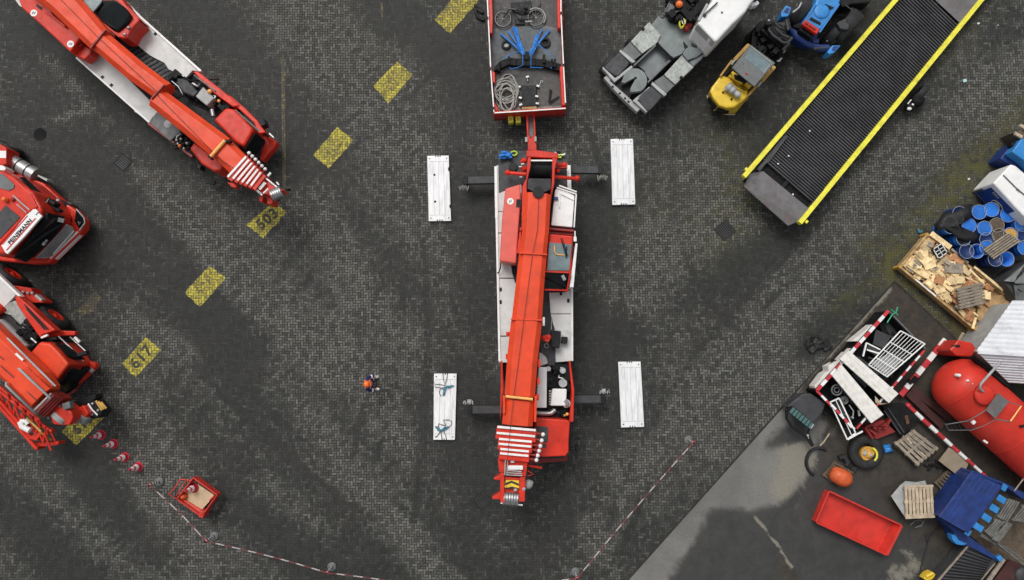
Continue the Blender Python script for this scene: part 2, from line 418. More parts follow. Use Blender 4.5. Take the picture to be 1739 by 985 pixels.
# ------------------------------------------------------------------ herringbone paving (node group in world metres)
def make_herringbone():
    g = bpy.data.node_groups.new('herringbone', 'ShaderNodeTree')
    for nm in ('joint', 'tint', 'tint2'):
        g.interface.new_socket(nm, in_out='OUTPUT', socket_type='NodeSocketFloat')
    out = g.nodes.new('NodeGroupOutput')
    geo = nn(g, 'ShaderNodeNewGeometry')
    mp = nn(g, 'ShaderNodeMapping'); mp.inputs['Scale'].default_value = (1 / 0.111, 1 / 0.111, 1)
    mp.inputs['Rotation'].default_value = (0, 0, R(-0.8)); mp.inputs['Location'].default_value = (400.3, 400.6, 0)
    # slow unevenness so the courses wander
    nz = nn(g, 'ShaderNodeTexNoise'); nz.inputs['Scale'].default_value = 0.35; nz.inputs['Detail'].default_value = 2
    g.links.new(geo.outputs['Position'], nz.inputs['Vector'])
    off = nn(g, 'ShaderNodeVectorMath', operation='MULTIPLY_ADD')
    g.links.new(nz.outputs['Color'], off.inputs[0]); off.inputs[1].default_value = (0.14, 0.14, 0)
    g.links.new(geo.outputs['Position'], off.inputs[2])
    g.links.new(off.outputs[0], mp.inputs[0])
    sp = nn(g, 'ShaderNodeSeparateXYZ'); g.links.new(mp.outputs[0], sp.inputs[0])
    X, Y = sp.outputs[0], sp.outputs[1]
    i, j = math_(g, 'FLOOR', X), math_(g, 'FLOOR', Y)
    fx, fy = math_(g, 'FRACT', X), math_(g, 'FRACT', Y)
    k = math_(g, 'FLOORED_MODULO', math_(g, 'SUBTRACT', i, j), 4.0)
    def eq(v): return math_(g, 'COMPARE', k, v, 0.25)
    k1, k2 = eq(1.0), eq(2.0)
    ver = math_(g, 'GREATER_THAN', k, 1.5)
    # u along the brick 0..2, v across 0..1
    u = math_(g, 'ADD', math_(g, 'ADD', math_(g, 'MULTIPLY', fx, math_(g, 'SUBTRACT', 1.0, ver)), math_(g, 'MULTIPLY', fy, ver)), math_(g, 'ADD', k1, k2))
    v = math_(g, 'ADD', math_(g, 'MULTIPLY', fy, math_(g, 'SUBTRACT', 1.0, ver)), math_(g, 'MULTIPLY', fx, ver))
    eu = math_(g, 'MINIMUM', u, math_(g, 'SUBTRACT', 2.0, u)); ev = math_(g, 'MINIMUM', v, math_(g, 'SUBTRACT', 1.0, v))
    e = math_(g, 'MINIMUM', eu, ev)
    joint = ramp(g, e, 0.05, 0.17, 1.0, 0.0)
    idx = math_(g, 'SUBTRACT', i, k1); idy = math_(g, 'SUBTRACT', j, k2)
    cb = nn(g, 'ShaderNodeCombineXYZ'); g.links.new(idx, cb.inputs[0]); g.links.new(idy, cb.inputs[1])
    wn_ = nn(g, 'ShaderNodeTexWhiteNoise', noise_dimensions='2D'); g.links.new(cb.outputs[0], wn_.inputs['Vector'])
    cb2 = nn(g, 'ShaderNodeVectorMath', operation='ADD'); cb2.inputs[1].default_value = (17.7, 5.3, 0)
    g.links.new(cb.outputs[0], cb2.inputs[0])
    wn2 = nn(g, 'ShaderNodeTexWhiteNoise', noise_dimensions='2D'); g.links.new(cb2.outputs[0], wn2.inputs['Vector'])
    g.links.new(joint, out.inputs['joint']); g.links.new(wn_.outputs['Value'], out.inputs['tint']); g.links.new(wn2.outputs['Value'], out.inputs['tint2'])
    return g
HB = make_herringbone()

def paving_material():
    m, nt, b = new_mat('paving')
    hb = nn(nt, 'ShaderNodeGroup', node_tree=HB)
    geo = nn(nt, 'ShaderNodeNewGeometry'); pos = geo.outputs['Position']
    at = nn(nt, 'ShaderNodeAttribute', attribute_name='wear_shade'); am = nn(nt, 'ShaderNodeAttribute', attribute_name='moss')
    n1 = noise_(nt, pos, 0.9, 6, 0.65, 0.3); n2 = noise_(nt, pos, 4.0, 6, 0.7)
    w = math_(nt, 'ADD', at.outputs['Fac'], math_(nt, 'MULTIPLY', math_(nt, 'SUBTRACT', n1, 0.5), 0.65))
    w = math_(nt, 'ADD', w, math_(nt, 'MULTIPLY', math_(nt, 'SUBTRACT', n2, 0.5), 0.35))
    # single bricks wear differently
    w = math_(nt, 'ADD', w, math_(nt, 'MULTIPLY', math_(nt, 'SUBTRACT', hb.outputs['tint2'], 0.5), 0.45))
    w = ramp(nt, w, 0.02, 1.0)
    brick = mix(nt, hb.outputs['tint'], (0.050, 0.0505, 0.045), (0.146, 0.144, 0.129))
    brick = mix(nt, ramp(nt, hb.outputs['tint2'], 0.80, 1.0, 0, 0.45), brick, (0.125, 0.100, 0.086))
    grime_shade = mix(nt, hb.outputs['tint'], (0.0195, 0.0198, 0.018), (0.0335, 0.034, 0.031))  # dark tone for tyre grime and for the painted contact shade
    c = mix(nt, w, brick, grime_shade)
    c = mix(nt, math_(nt, 'MULTIPLY', ramp(nt, noise_(nt, pos, 0.35, 4), 0.5, 0.75), 0.12), c, (0.075, 0.060, 0.045))
    ms = math_(nt, 'MULTIPLY', am.outputs['Fac'], ramp(nt, noise_(nt, pos, 2.2, 7, 0.7), 0.36, 0.62))
    c = mix(nt, math_(nt, 'MULTIPLY', ms, 0.85), c, (0.080, 0.076, 0.022))
    jc = mix(nt, ms, (0.007, 0.007, 0.0065), (0.04, 0.042, 0.012))
    jf = math_(nt, 'MULTIPLY', hb.outputs['joint'], math_(nt, 'SUBTRACT', 0.95, math_(nt, 'MULTIPLY', w, 0.45)))
    c = mix(nt, jf, c, jc)
    nt.links.new(c, b.inputs['Base Color'])
    nt.links.new(math_(nt, 'SUBTRACT', 0.85, math_(nt, 'MULTIPLY', w, 0.2)), b.inputs['Roughness'])
    b.inputs['Specular IOR Level'].default_value = 0.3
    bp = nn(nt, 'ShaderNodeBump'); bp.inputs['Strength'].default_value = 0.5; bp.inputs['Distance'].default_value = 0.006
    hgt = math_(nt, 'ADD', math_(nt, 'SUBTRACT', 1.0, hb.outputs['joint']), math_(nt, 'MULTIPLY', n2, 0.4))
    nt.links.new(hgt, bp.inputs['Height']); nt.links.new(bp.outputs[0], b.inputs['Normal'])
paving_material()

def marking_material(name, col, dark, hole):
    """worn road paint: bricks' joints and bald patches show through"""
    m, nt, b = new_mat(name)
    hb = nn(nt, 'ShaderNodeGroup', node_tree=HB)
    geo = nn(nt, 'ShaderNodeNewGeometry'); pos = geo.outputs['Position']
    c = mix(nt, hb.outputs['tint'], tuple(x * 0.72 for x in col), tuple(min(1, x * 1.12) for x in col))
    w = ramp(nt, math_(nt, 'ADD', noise_(nt, pos, 5.0, 7, 0.72), math_(nt, 'MULTIPLY', hb.outputs['tint2'], 0.22)), hole, hole + 0.16)
    c = mix(nt, math_(nt, 'MULTIPLY', w, 0.85), c, dark)
    c = mix(nt, math_(nt, 'MULTIPLY', hb.outputs['joint'], 0.85), c, (0.02, 0.019, 0.014))
    nt.links.new(c, b.inputs['Base Color']); b.inputs['Roughness'].default_value = 0.75
marking_material('marking_yellow', (0.50, 0.43, 0.05), (0.14, 0.12, 0.04), 0.575)
marking_material('marking_digit', (0.050, 0.048, 0.036), (0.34, 0.28, 0.05), 0.70)
marking_material('marking_faint', (0.15, 0.135, 0.045), (0.42, 0.34, 0.06), 0.50)
marking_material('marking_ghost', (0.20, 0.16, 0.06), (0.05, 0.048, 0.042), 0.44)

# ---- where the yard is blackened by tyres, plus contact shade painted in beside the cranes (px, px, radius px, amount) and where it is worn clean
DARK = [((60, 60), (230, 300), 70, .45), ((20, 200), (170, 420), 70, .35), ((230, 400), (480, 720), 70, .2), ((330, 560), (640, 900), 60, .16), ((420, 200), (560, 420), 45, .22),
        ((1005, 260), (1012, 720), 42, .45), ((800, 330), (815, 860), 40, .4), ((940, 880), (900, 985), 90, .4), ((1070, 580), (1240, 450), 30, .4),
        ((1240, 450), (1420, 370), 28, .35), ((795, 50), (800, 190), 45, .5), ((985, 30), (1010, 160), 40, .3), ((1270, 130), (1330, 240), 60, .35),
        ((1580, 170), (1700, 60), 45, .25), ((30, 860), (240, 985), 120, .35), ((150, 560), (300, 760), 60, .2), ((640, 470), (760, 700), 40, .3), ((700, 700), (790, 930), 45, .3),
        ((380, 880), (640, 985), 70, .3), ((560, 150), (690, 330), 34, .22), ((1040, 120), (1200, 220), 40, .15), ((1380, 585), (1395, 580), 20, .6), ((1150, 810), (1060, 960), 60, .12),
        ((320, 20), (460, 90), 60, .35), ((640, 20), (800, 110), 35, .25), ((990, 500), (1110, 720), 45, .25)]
CLEAN = [((490, 20), (720, 260), 48, .45), ((540, 330), (720, 590), 44, .35), ((240, 300), (400, 470), 28, .5), ((400, 470), (560, 640), 34, .4), ((560, 560), (700, 760), 34, .3),
         ((1110, 430), (1260, 340), 50, .35), ((1090, 800), (1330, 640), 75, .35), ((250, 800), (340, 960), 42, .35), ((170, 640), (310, 800), 40, .2), ((470, 640), (600, 800), 36, .3),
         ((80, 100), (130, 150), 14, .5), ((95, 205), (150, 180), 12, .5), ((220, 545), (320, 600), 18, .45), ((1060, 250), (1200, 300), 40, .2), ((1430, 420), (1560, 250), 60, .25),
         ((1640, 100), (1739, 250), 60, .2), ((1020, 480), (1130, 540), 40, .25), ((620, 840), (760, 985), 30, .3), ((450, 830), (560, 900), 30, .25), ((1000, 880), (1040, 980), 25, .3)]
MOSS = [((1530, 420), (1640, 300), 34, .9), ((1640, 300), (1739, 190), 36, .8), ((1520, 470), (1720, 640), 26, 1.0), ((1215, 230), (1275, 330), 36, .4), ((1470, 420), (1525, 455), 26, .6),
        ((1420, 520), (1500, 470), 16, .6), ((1650, 30), (1600, 100), 24, .35), ((1190, 430), (1240, 400), 34, .3), ((540, 20), (640, 110), 50, .15), ((1110, 360), (1300, 330), 60, .25)]
def capsules(X, Y, lst):
    out = np.zeros_like(X)
    for (a, b, r, s) in lst:
        A, B = P(*a), P(*b); rr = r * m_per_px(0)
        dx, dy = B.x - A.x, B.y - A.y; L2 = dx * dx + dy * dy + 1e-9
        t = np.clip(((X - A.x) * dx + (Y - A.y) * dy) / L2, 0, 1)
        d = np.hypot(X - (A.x + t * dx), Y - (A.y + t * dy)) / rr
        out += s * np.exp(-(d ** 2) * 1.1)
    return out
def streaks(X, Y):
    """long soft tyre streaks: sum of ridges along the two driving directions"""
    rng = np.random.RandomState(3); L = np.zeros_like(X); Rr = np.zeros_like(X)
    for n in range(26):
        f = rng.uniform(0.5, 2.6); ph = rng.uniform(0, 6.3); a = R(rng.uniform(40, 54)); wob = rng.uniform(.1, .35)
        q = X * math.sin(a) + Y * math.cos(a); p = X * math.cos(a) - Y * math.sin(a)
        L += np.sin(q * f + ph + np.sin(p * wob + ph * 2)) / (1 + f) * np.clip(np.sin(p * .3 + ph * 5) + .6, 0, 1.6)
        a = R(rng.uniform(36, 52)); q = -X * math.sin(a) + Y * math.cos(a); p = X * math.cos(a) + Y * math.sin(a)
        Rr += np.sin(q * f + ph * 3 + np.sin(p * wob)) / (1 + f) * np.clip(np.sin(p * .3 + ph * 4) + .6, 0, 1.6)
    t = 1 / (1 + np.exp(-(X - 2.0) / 1.5))
    return (L * (1 - t) + Rr * t) * 0.13

ARCS = [((60, 900), (330, 700), (520, 400)), ((95, 930), (365, 725), (560, 415)), ((330, 560), (520, 800), (820, 930)), ((310, 590), (500, 835), (800, 965)),
        ((500, 985), (640, 760), (640, 480)), ((540, 985), (682, 770), (685, 480)), ((1030, 900), (1120, 600), (1420, 360)), ((1060, 930), (1155, 625), (1450, 385)),
        ((990, 200), (1090, 420), (1040, 760)), ((1150, 230), (1110, 420), (1250, 560)), ((20, 200), (220, 330), (420, 560)), ((0, 225), (195, 355), (395, 590)),
        ((420, 330), (600, 300), (790, 60)), ((680, 240), (760, 480), (700, 900)), ((1300, 560), (1180, 700), (1020, 985)), ((1560, 180), (1480, 330), (1300, 520)), ((1600, 200), (1515, 350), (1330, 545))]
def tracks(X, Y):
    out = np.zeros_like(X); rng = np.random.RandomState(11)
    for a, b, c in ARCS:
        A, B, D = P(*a), P(*b), P(*c); best = np.full(X.shape, 1e9); amp = rng.uniform(.22, .42)
        pts = [A * (1 - t) ** 2 + B * (2 * t * (1 - t)) + D * (t * t) for t in [i / 25 for i in range(26)]]
        for p, q in zip(pts, pts[1:]):
            dx, dy = q.x - p.x, q.y - p.y; t = np.clip(((X - p.x) * dx + (Y - p.y) * dy) / (dx * dx + dy * dy), 0, 1)
            best = np.minimum(best, np.hypot(X - p.x - t * dx, Y - p.y - t * dy))
        out += amp * np.exp(-(best / 0.16) ** 4)
    return out
def build_ground():
    xs = np.concatenate([[-600, -120, -40], np.arange(-25, 25.01, 0.11), [40, 120, 600]])
    ys = np.concatenate([[-600, -120, -30], np.arange(-15, 15.01, 0.11), [30, 120, 600]])
    X, Y = np.meshgrid(xs, ys)
    wear_shade = 0.55 + capsules(X, Y, DARK) - 1.75 * capsules(X, Y, CLEAN) + tracks(X, Y) + streaks(X, Y)
    moss = np.clip(capsules(X, Y, MOSS), 0, 1.2)
    nx, ny = len(xs), len(ys)
    idx = np.arange(nx * ny).reshape(ny, nx)
    faces = np.stack([idx[:-1, :-1], idx[:-1, 1:], idx[1:, 1:], idx[1:, :-1]], -1).reshape(-1, 4)
    me = bpy.data.meshes.new('ground')
    me.from_pydata(np.stack([X.ravel(), Y.ravel(), np.zeros(nx * ny)], -1).tolist(), [], faces.tolist())
    for nm, arr in (('wear_shade', wear_shade), ('moss', moss)):
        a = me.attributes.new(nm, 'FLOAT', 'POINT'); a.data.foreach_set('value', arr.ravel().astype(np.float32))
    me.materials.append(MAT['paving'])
    o = bpy.data.objects.new('ground', me); C.objects.link(o); o['kind'] = 'structure'
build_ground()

# ---- concrete apron in the lower right, with wet patches that have edges of their own
def concrete_material():
    m, nt, b = new_mat('concrete')
    geo = nn(nt, 'ShaderNodeNewGeometry'); pos = geo.outputs['Position']
    aw = nn(nt, 'ShaderNodeAttribute', attribute_name='wet'); ab = nn(nt, 'ShaderNodeAttribute', attribute_name='mud'); ak = nn(nt, 'ShaderNodeAttribute', attribute_name='pale')
    n0 = noise_(nt, pos, 1.6, 8, 0.7, 0.6); n1 = noise_(nt, pos, 0.5, 5, 0.6, 0.3); n2 = noise_(nt, pos, 14, 6, 0.7)
    wet = ramp(nt, math_(nt, 'ADD', aw.outputs['Fac'], math_(nt, 'MULTIPLY', math_(nt, 'SUBTRACT', n0, 0.5), 1.0)), -0.22, 0.22)
    dry = mix(nt, ramp(nt, n1, 0.3, 0.7), (0.125, 0.122, 0.115), (0.175, 0.170, 0.155))
    damp = mix(nt, ramp(nt, n0, 0.3, 0.7), (0.027, 0.0268, 0.0255), (0.044, 0.0435, 0.041))
    c = mix(nt, wet, dry, damp)
    mud = ramp(nt, math_(nt, 'ADD', ab.outputs['Fac'], math_(nt, 'MULTIPLY', math_(nt, 'SUBTRACT', n0, 0.5), 1.4)), 0.25, 0.75)
    mc = mix(nt, ramp(nt, noise_(nt, pos, 2.6, 7, 0.7, .4), 0.35, 0.65), (0.024, 0.022, 0.0175), (0.050, 0.039, 0.027))
    c = mix(nt, mud, c, mc)
    pale = ramp(nt, math_(nt, 'ADD', ak.outputs['Fac'], math_(nt, 'MULTIPLY', math_(nt, 'SUBTRACT', n0, 0.5), 1.6)), 0.36, 0.74)
    c = mix(nt, math_(nt, 'MULTIPLY', pale, 0.85), c, (0.21, 0.195, 0.155))
    c = mix(nt, 0.5, c, ramp(nt, n2, 0.2, 0.8, 0.6, 1.4), 'MULTIPLY')
    nt.links.new(c, b.inputs['Base Color'])
    nt.links.new(math_(nt, 'SUBTRACT', 0.8, math_(nt, 'MULTIPLY', wet, 0.28)), b.inputs['Roughness'])
    bp = nn(nt, 'ShaderNodeBump'); bp.inputs['Strength'].default_value = 0.15; bp.inputs['Distance'].default_value = 0.01
    nt.links.new(n2, bp.inputs['Height']); nt.links.new(bp.outputs[0], b.inputs['Normal'])
concrete_material()
def poly_sd(X, Y, pts):
    """signed distance, positive inside"""
    pts = [P(*p) for p in pts]; n = len(pts); d = np.full(X.shape, 1e9); ins = np.zeros(X.shape, bool)
    for i in range(n):
        a, b = pts[i], pts[(i + 1) % n]; dx, dy = b.x - a.x, b.y - a.y
        t = np.clip(((X - a.x) * dx + (Y - a.y) * dy) / (dx * dx + dy * dy), 0, 1)
        d = np.minimum(d, np.hypot(X - a.x - t * dx, Y - a.y - t * dy))
        cr = ((a.y > Y) != (b.y > Y)) & (X < (b.x - a.x) * (Y - a.y) / (b.y - a.y + 1e-12) + a.x)
        ins ^= cr
    return np.where(ins, d, -d)
D3 = K(1060, 640, 2.856)
APRON_C, APRON_A, APRON_B = (1519, 478), (1066, 985), (1640, 592)
def build_apron():
    c, a, b = P(*APRON_C), P(*APRON_A), P(*APRON_B)
    da = (a - c).normalized(); db = (b - c).normalized()
    ss = np.arange(0, 24.01, 0.12); ts = np.arange(0, 24.01, 0.12)
    Sg, T = np.meshgrid(ss, ts)
    X = c.x + da.x * Sg + db.x * T; Y = c.y + da.y * Sg + db.y * T
    wetp = [D3(*p) for p in ((205, 1060), (215, 985), (330, 800), (390, 710), (380, 665), (440, 640), (520, 625), (590, 655), (740, 620), (800, 560), (880, 490), (900, 400), (940, 330), (1500, 200), (2000, 500), (2000, 1500), (205, 1500))]
    wet = np.clip(poly_sd(X, Y, wetp), -0.8, 0.8)
    wet2 = np.clip(poly_sd(X, Y, [D3(*p) for p in ((740, 270), (900, 150), (900, 300), (800, 350), (690, 330))]), -.8, .8)
    wet = np.maximum(wet, wet2)
    mud = capsules(X, Y, [((1390, 640), (1500, 560), 40, 1.0), ((1530, 500), (1660, 620), 60, 1.1), ((1440, 760), (1540, 800), 60, .8), ((1560, 860), (1640, 940), 60, .8), ((1600, 720), (1739, 860), 90, 1.0), ((1460, 640), (1600, 700), 80, .9), ((1330, 960), (1345, 985), 14, 1.2)])
    pale = capsules(X, Y, [((1330, 830), (1350, 790), 34, .75), ((1375, 770), (1340, 770), 22, .6), ((1520, 975), (1550, 965), 20, .75), ((1280, 875), (1320, 925), 3.5, .9), ((1320, 925), (1345, 965), 3, .8), ((1345, 660), (1505, 490), 12, 1.05), ((1530, 935), (1545, 940), 8, .5)])
    ny, nx = X.shape; idx = np.arange(nx * ny).reshape(ny, nx)
    faces = np.stack([idx[:-1, :-1], idx[:-1, 1:], idx[1:, 1:], idx[1:, :-1]], -1).reshape(-1, 4)
    me = bpy.data.meshes.new('concrete_pavement')
    me.from_pydata(np.stack([X.ravel(), Y.ravel(), np.full(nx * ny, 0.006)], -1).tolist(), [], faces.tolist())
    for nm, arr in (('wet', wet), ('mud', mud), ('pale', pale)):
        q = me.attributes.new(nm, 'FLOAT', 'POINT'); q.data.foreach_set('value', arr.ravel().astype(np.float32))
    me.materials.append(MAT['concrete'])
    o = bpy.data.objects.new('concrete_pavement', me); C.objects.link(o); o['kind'] = 'structure'
    k = MB(); e = c + da * 24
    k.bar(c + Vector((0, 0, .014)), e + Vector((0, 0, .014)), 0.07, 0.02)
    k.bar(c + Vector((0, 0, .013)), c + db * 24 + Vector((0, 0, .013)), 0.09, 0.02)
    o = k.build('kerb', 'kerb_joint'); o['kind'] = 'structure'
build_apron()

# ---- painted bay numbers
def marking(label, pts, txt, ang, digit, size=0.62, k=ident):
    w = [P(*k(*p), 0.004) for p in pts]
    ctr = sum(w, Vector()) / 4
    t = Thing('bay_marking', label, 'painted number', Vector((ctr.x, ctr.y, 0)), 'yellow painted bay numbers in a diagonal row')
    mb = MB(); N = 10; vs = []
    for i in range(4):                       # slightly ragged painted edge
        for q in range(N):
            p = w[i].lerp(w[(i + 1) % 4], q / N)
            vs.append(p + Vector((random.uniform(-.02, .02), random.uniform(-.02, .02), 0)))
    mb.add(vs, [list(range(len(vs)))]); t.part('painted_field', 'marking_yellow', mb)
    if txt: lettering('painted_digits', txt, size, ctr + Vector((0, 0, .006)), (math.cos(R(ang)), math.sin(R(ang)), 0), digit, t.o, t.off, thick=0.022, spacing=1.15)
q = lambda ox, oy, s, pts: [(ox + x / s, oy + y / s) for x, y in pts]
marking('yellow painted field with dark digits reading 503 under a crane boom tip', q(410, 330, 12.31, [(100, 630), (690, 160), (945, 375), (445, 915)]), '503', 41, 'marking_digit')
marking('yellow painted field with worn digits reading 617 nearest the row of cones', q(190, 560, 10.94, [(195, 640), (630, 130), (915, 385), (440, 885)]), '617', 48, 'marking_digit', 0.64)
marking('yellow painted field with scuffed digits between the 617 and the 503 fields', q(300, 440, 10.94, [(145, 625), (605, 130), (915, 350), (430, 895)]), '628', 48, 'marking_faint', 0.56)
marking('bright yellow painted field with faint digits between white plate and red crane cab', q(520, 205, 10.94, [(135, 640), (575, 120), (880, 360), (420, 890)]), '302', 49, 'marking_faint', 0.56)
marking('mottled yellow painted field with orange tinge at one corner, digits rubbed out', q(620, 95, 10.94, [(155, 560), (595, 105), (885, 350), (430, 880)]), '304', 48, 'marking_faint', 0.56)
marking('yellow painted field beside the flatbed trailer at the picture edge', [(738, 34), (785, -22), (812, 2), (764, 57)], '305', 48, 'marking_faint', 0.56)
marking('yellow painted field partly hidden beneath a crane hook block', [(104, 733), (150, 685), (178, 708), (130, 756)], '618', 46, 'marking_digit', 0.56)
def ghost(name, label, pts):
    mb = MB(); mb.add([P(x, y, .004) for x, y in pts], [list(range(len(pts)))])
    solo(name, label, 'painted mark', 'marking_ghost', mb)
ghost('painted_line', 'faded yellow painted line running past the red crane cab', [(477, 98), (483, 98), (486, 330), (480, 330)])
ghost('paint_patch', 'rubbed yellow paint remnant on the paving beside the red crane wheel', [(128, 528), (152, 506), (160, 494), (173, 505), (160, 525), (140, 537)])
ghost('paint_patch', 'short faded yellow paint stroke near the picture top between bay fields', [(646, 4), (650, 4), (651, 28), (647, 28)])

# ---- drains
def grate(label, px, py, size, ang, bars=6, frame='grate_frame', barmat='dark_grey'):
    c = P(px, py); t = Thing('drain_grate', label, 'drain grate', c, 'drain grates in the paving')
    fr = MB(); Mr = Matrix.Rotation(R(ang), 3, 'Z'); s = size
    for sx, sy, lx, ly in ((0, 1, s, .05), (0, -1, s, .05), (1, 0, .05, s - .1), (-1, 0, .05, s - .1)):
        fr.box(c + Mr @ Vector((sx * (s / 2 - .025), sy * (s / 2 - .025), .008)), (lx, ly, .02), mat=Mr)
    t.part('frame', frame, fr)
    p = MB(); p.box(c + Vector((0, 0, .006)), (s - .1, s - .1, .004), mat=Mr); t.part('pit', 'black_paint', p)
    b = MB()
    for i in range(bars):
        x = -s / 2 + .09 + (s - .18) * i / (bars - 1)
        b.box(c + Mr @ Vector((x, 0, .013)), (.03, s - .11, .012), mat=Mr)
    t.part('bars', barmat, b)
grate('dark iron drain grate in the paving below the yellow ramp lip', 1231, 391, .68, 40, 7, 'kerb_joint')
grate('iron drain grate in the paving between the red truck cab and crane', 209, 276, .60, 50)
grate('iron drain grate in the paving beside the central boom head', 819, 849, .62, 40)
mb = MB(); c = P(68, 228); mb.cyl(c, .28, 0, .008, 20); solo('manhole_cover', 'round black manhole cover in the blackened paving above the red truck', 'manhole cover', 'iron', mb)
# ------------------------------------------------------------------ pieces shared by the vehicles
def wheel(th, c, axis, r, w, hub='dark_red', name='wheel'):
    """tyre with rim as sub-part; axis points outwards, c is the centre of the outer face"""
    t = MB(); ri = r * .56
    t.lathe(c, axis, [(ri, -.03), (r * .80, 0), (r * .94, -.03), (r, -w * .18), (r, -w * .82), (r * .94, -w), (ri, -w), (ri, -.03)], 28)
    o = th.part(name, 'rubber', t)
    h = MB(); h.lathe(c, axis, [(ri, -w * .9), (ri, -.04), (ri * .88, -.02), (ri * .8, -.10), (ri * .35, -.12), (ri * .3, -.03), (0, -.02)], 24)
    th.part('rim', hub, h, o)
    return o
def badge(th, parent, c, r, ang):
    b = MB(); b.cyl(c, r, c.z, c.z + .006, 24); o = th.part('badge', 'white_paint', b, parent)
    s = MB(); d = Vector((math.cos(ang), math.sin(ang), 0)); n = Vector((-d.y, d.x, 0))
    for q, sh in ((-1, .12), (1, -.12)):
        cc = c + n * q * r * .24 + d * sh * r + Vector((0, 0, .012)); s.bar(cc - d * r * .42, cc + d * r * .42, r * .22, .006)
    th.part('emblem', 'letter_black', s, o)
def slots(th, parent, k, pts, z, sx=.10, sy=.16, ang=0):
    for x, y in pts:
        b = MB(); c = P(*k(x, y), z); b.box(c + Vector((0, 0, .004)), (sx, sy, .010), R(ang)); th.part('step_slot', 'black_paint', b, parent)

# ================================================================== central crane
B2, B3, B4, B5 = K(780, 190, 4.925), K(780, 370, 4.925), K(780, 540, 4.925), K(780, 680, 4.925)
cc = Thing('mobile_crane', 'red telescopic mobile crane with white deck standing between four white plates', 'crane', P(908, 520))
p = MB()
p.rows(ident, [(265, 862, 950), (520, 864, 954), (772, 866, 956)], .55, 1.35)
cc.part('chassis', 'black_paint', p, bevel=.03)
for y in (318, 378, 560, 618, 735):
    for s, x in ((-1, 846), (1, 969)):
        wheel(cc, P(x + (y - 500) * .009, y, .68) + Vector((s * -.06, 0, 0)), (s, 0, 0), .68, .42)
# decks
p = MB()
p.rows(B3, [(-440, 312, 520), (-55, 315, 520)], 1.42, 1.60)
p.rows(B3, [(-50, 315, 520), (122, 318, 520), (228, 320, 520), (500, 324, 520), (985, 328, 520), (1180, 330, 520), (1210, 331, 520)], 1.42, 1.60, 9, (122, 500, 985))
dl = cc.part('deck_panel', 'deck_white', p, bevel=.008)
p = MB()
p.prism(B3, [(752, 625), (890, 622), (892, 590), (944, 582), (946, 800), (764, 800)], 1.42, 1.60)
p.prism(B3, [(764, 806), (946, 806), (948, 985), (951, 1195), (806, 1208), (801, 1100), (830, 1010), (800, 940)], 1.42, 1.60)
p.prism(B4, [(670, 290), (705, 292), (735, 340), (742, 380), (670, 402)], 1.42, 1.60)
dr = cc.part('deck_panel', 'deck_white', p, bevel=.008)
p = MB()
p.bar(P(*B2(305, 455), 1.66), P(*B3(312, 0), 1.66), .12, .16); p.bar(P(*B3(312, 0), 1.66), P(*B4(337, 365), 1.66), .09, .16)
p.bar(P(*B2(914, 445), 1.66), P(*B2(922, 650), 1.66), .16, .16); p.bar(P(*B3(944, 590), 1.66), P(*B4(946, 360), 1.66), .07, .16)
cc.part('deck_rim', 'white_paint', p, bevel=.01)
slots(cc, dl, B3, [(346, 600), (346, 705)], 1.60); slots(cc, dr, B3, [(912, 693), (856, 600), (912, 590), (850, 632)], 1.60)
p = MB(); p.rows(B3, [(-100, 500, 775), (1240, 500, 810)], 1.38, 1.50); cc.part('centre_plate', 'dark_grey', p)
p = MB(); p.prism(B3, [(430, 390), (478, 395), (490, 560), (466, 540), (445, 470)], 1.60, 1.66); cc.part('tread_plate', 'black_paint', p)
p = MB(); p.prism(B2, [(325, 325), (895, 325), (918, 445), (920, 640), (805, 640), (520, 600), (330, 678)], 1.40, 1.63)
rd = cc.part('rear_deck', 'dark_grey', p, bevel=.01)
p = MB(); c = P(*B2(450, 465), 1.63); p.cyl(c, .18, 1.63, 1.74, 16); cc.part('fuel_cap', 'black_paint', p, rd, bevel=.02)
# superstructure frame round the winch
p = MB(); p.prism(B2, [(562, 322), (640, 318), (828, 345), (826, 386), (720, 384), (562, 376)], 2.3, 2.95); cc.part('rear_crossbeam', 'red_paint', p, bevel=.03)
p = MB()
p.prism(B2, [(572, 378), (600, 380), (594, 470), (566, 580), (560, 985), (520, 985), (527, 620), (560, 560)], 1.7, 3.0)
p.prism(B2, [(778, 384), (820, 388), (800, 470), (795, 600), (770, 720), (745, 985), (732, 985), (762, 660), (776, 560)], 1.7, 3.0)
cc.part('side_frame', 'red_paint', p, bevel=.02)
p = MB(); a, b = P(*B2(600, 478), 2.35), P(*B2(772, 482), 2.35)
p.lathe(a, b - a, [(0, 0), (.52, 0), (.52, .05), (.40, .06)] + [(.40 + (.02 if i % 2 else 0), .06 + i * (((b - a).length - .12) / 40)) for i in range(41)] + [(.52, (b - a).length - .05), (.52, (b - a).length), (0, (b - a).length)], 30)
cc.part('winch_drum', 'engine_black', p)
p = MB(); p.rows(B2, [(400, 596, 780), (412, 596, 780)], 2.9, 2.96); cc.part('drum_guard', 'white_paint', p)
p = MB(); p.slab(B2, [(572, 555, 2.9), (768, 558, 2.9), (766, 640, 3.45), (720, 668, 3.5), (620, 664, 3.5), (572, 640, 3.45)], .12); cc.part('winch_cover', 'dark_grey', p, bevel=.02)
p = MB(); c = P(*B2(660, 672), 3.5); p.lathe((c.x, c.y, 3.2), (0, 0, 1), [(0, 0), (.22, 0), (.22, .36), (0, .36)], 20, False); cc.part('rope_guide', 'black_paint', p)
p = MB()
for pts in (((390, 508), (560, 522)), ((520, 415), (572, 400)), ((525, 480), (566, 470)), ((1005, 560), (790, 543)), ((890, 450), (800, 440)), ((800, 500), (830, 490))):
    p.rod(P(*B2(*pts[0]), 2.1), P(*B2(*pts[1]), 2.3), .075, 12)
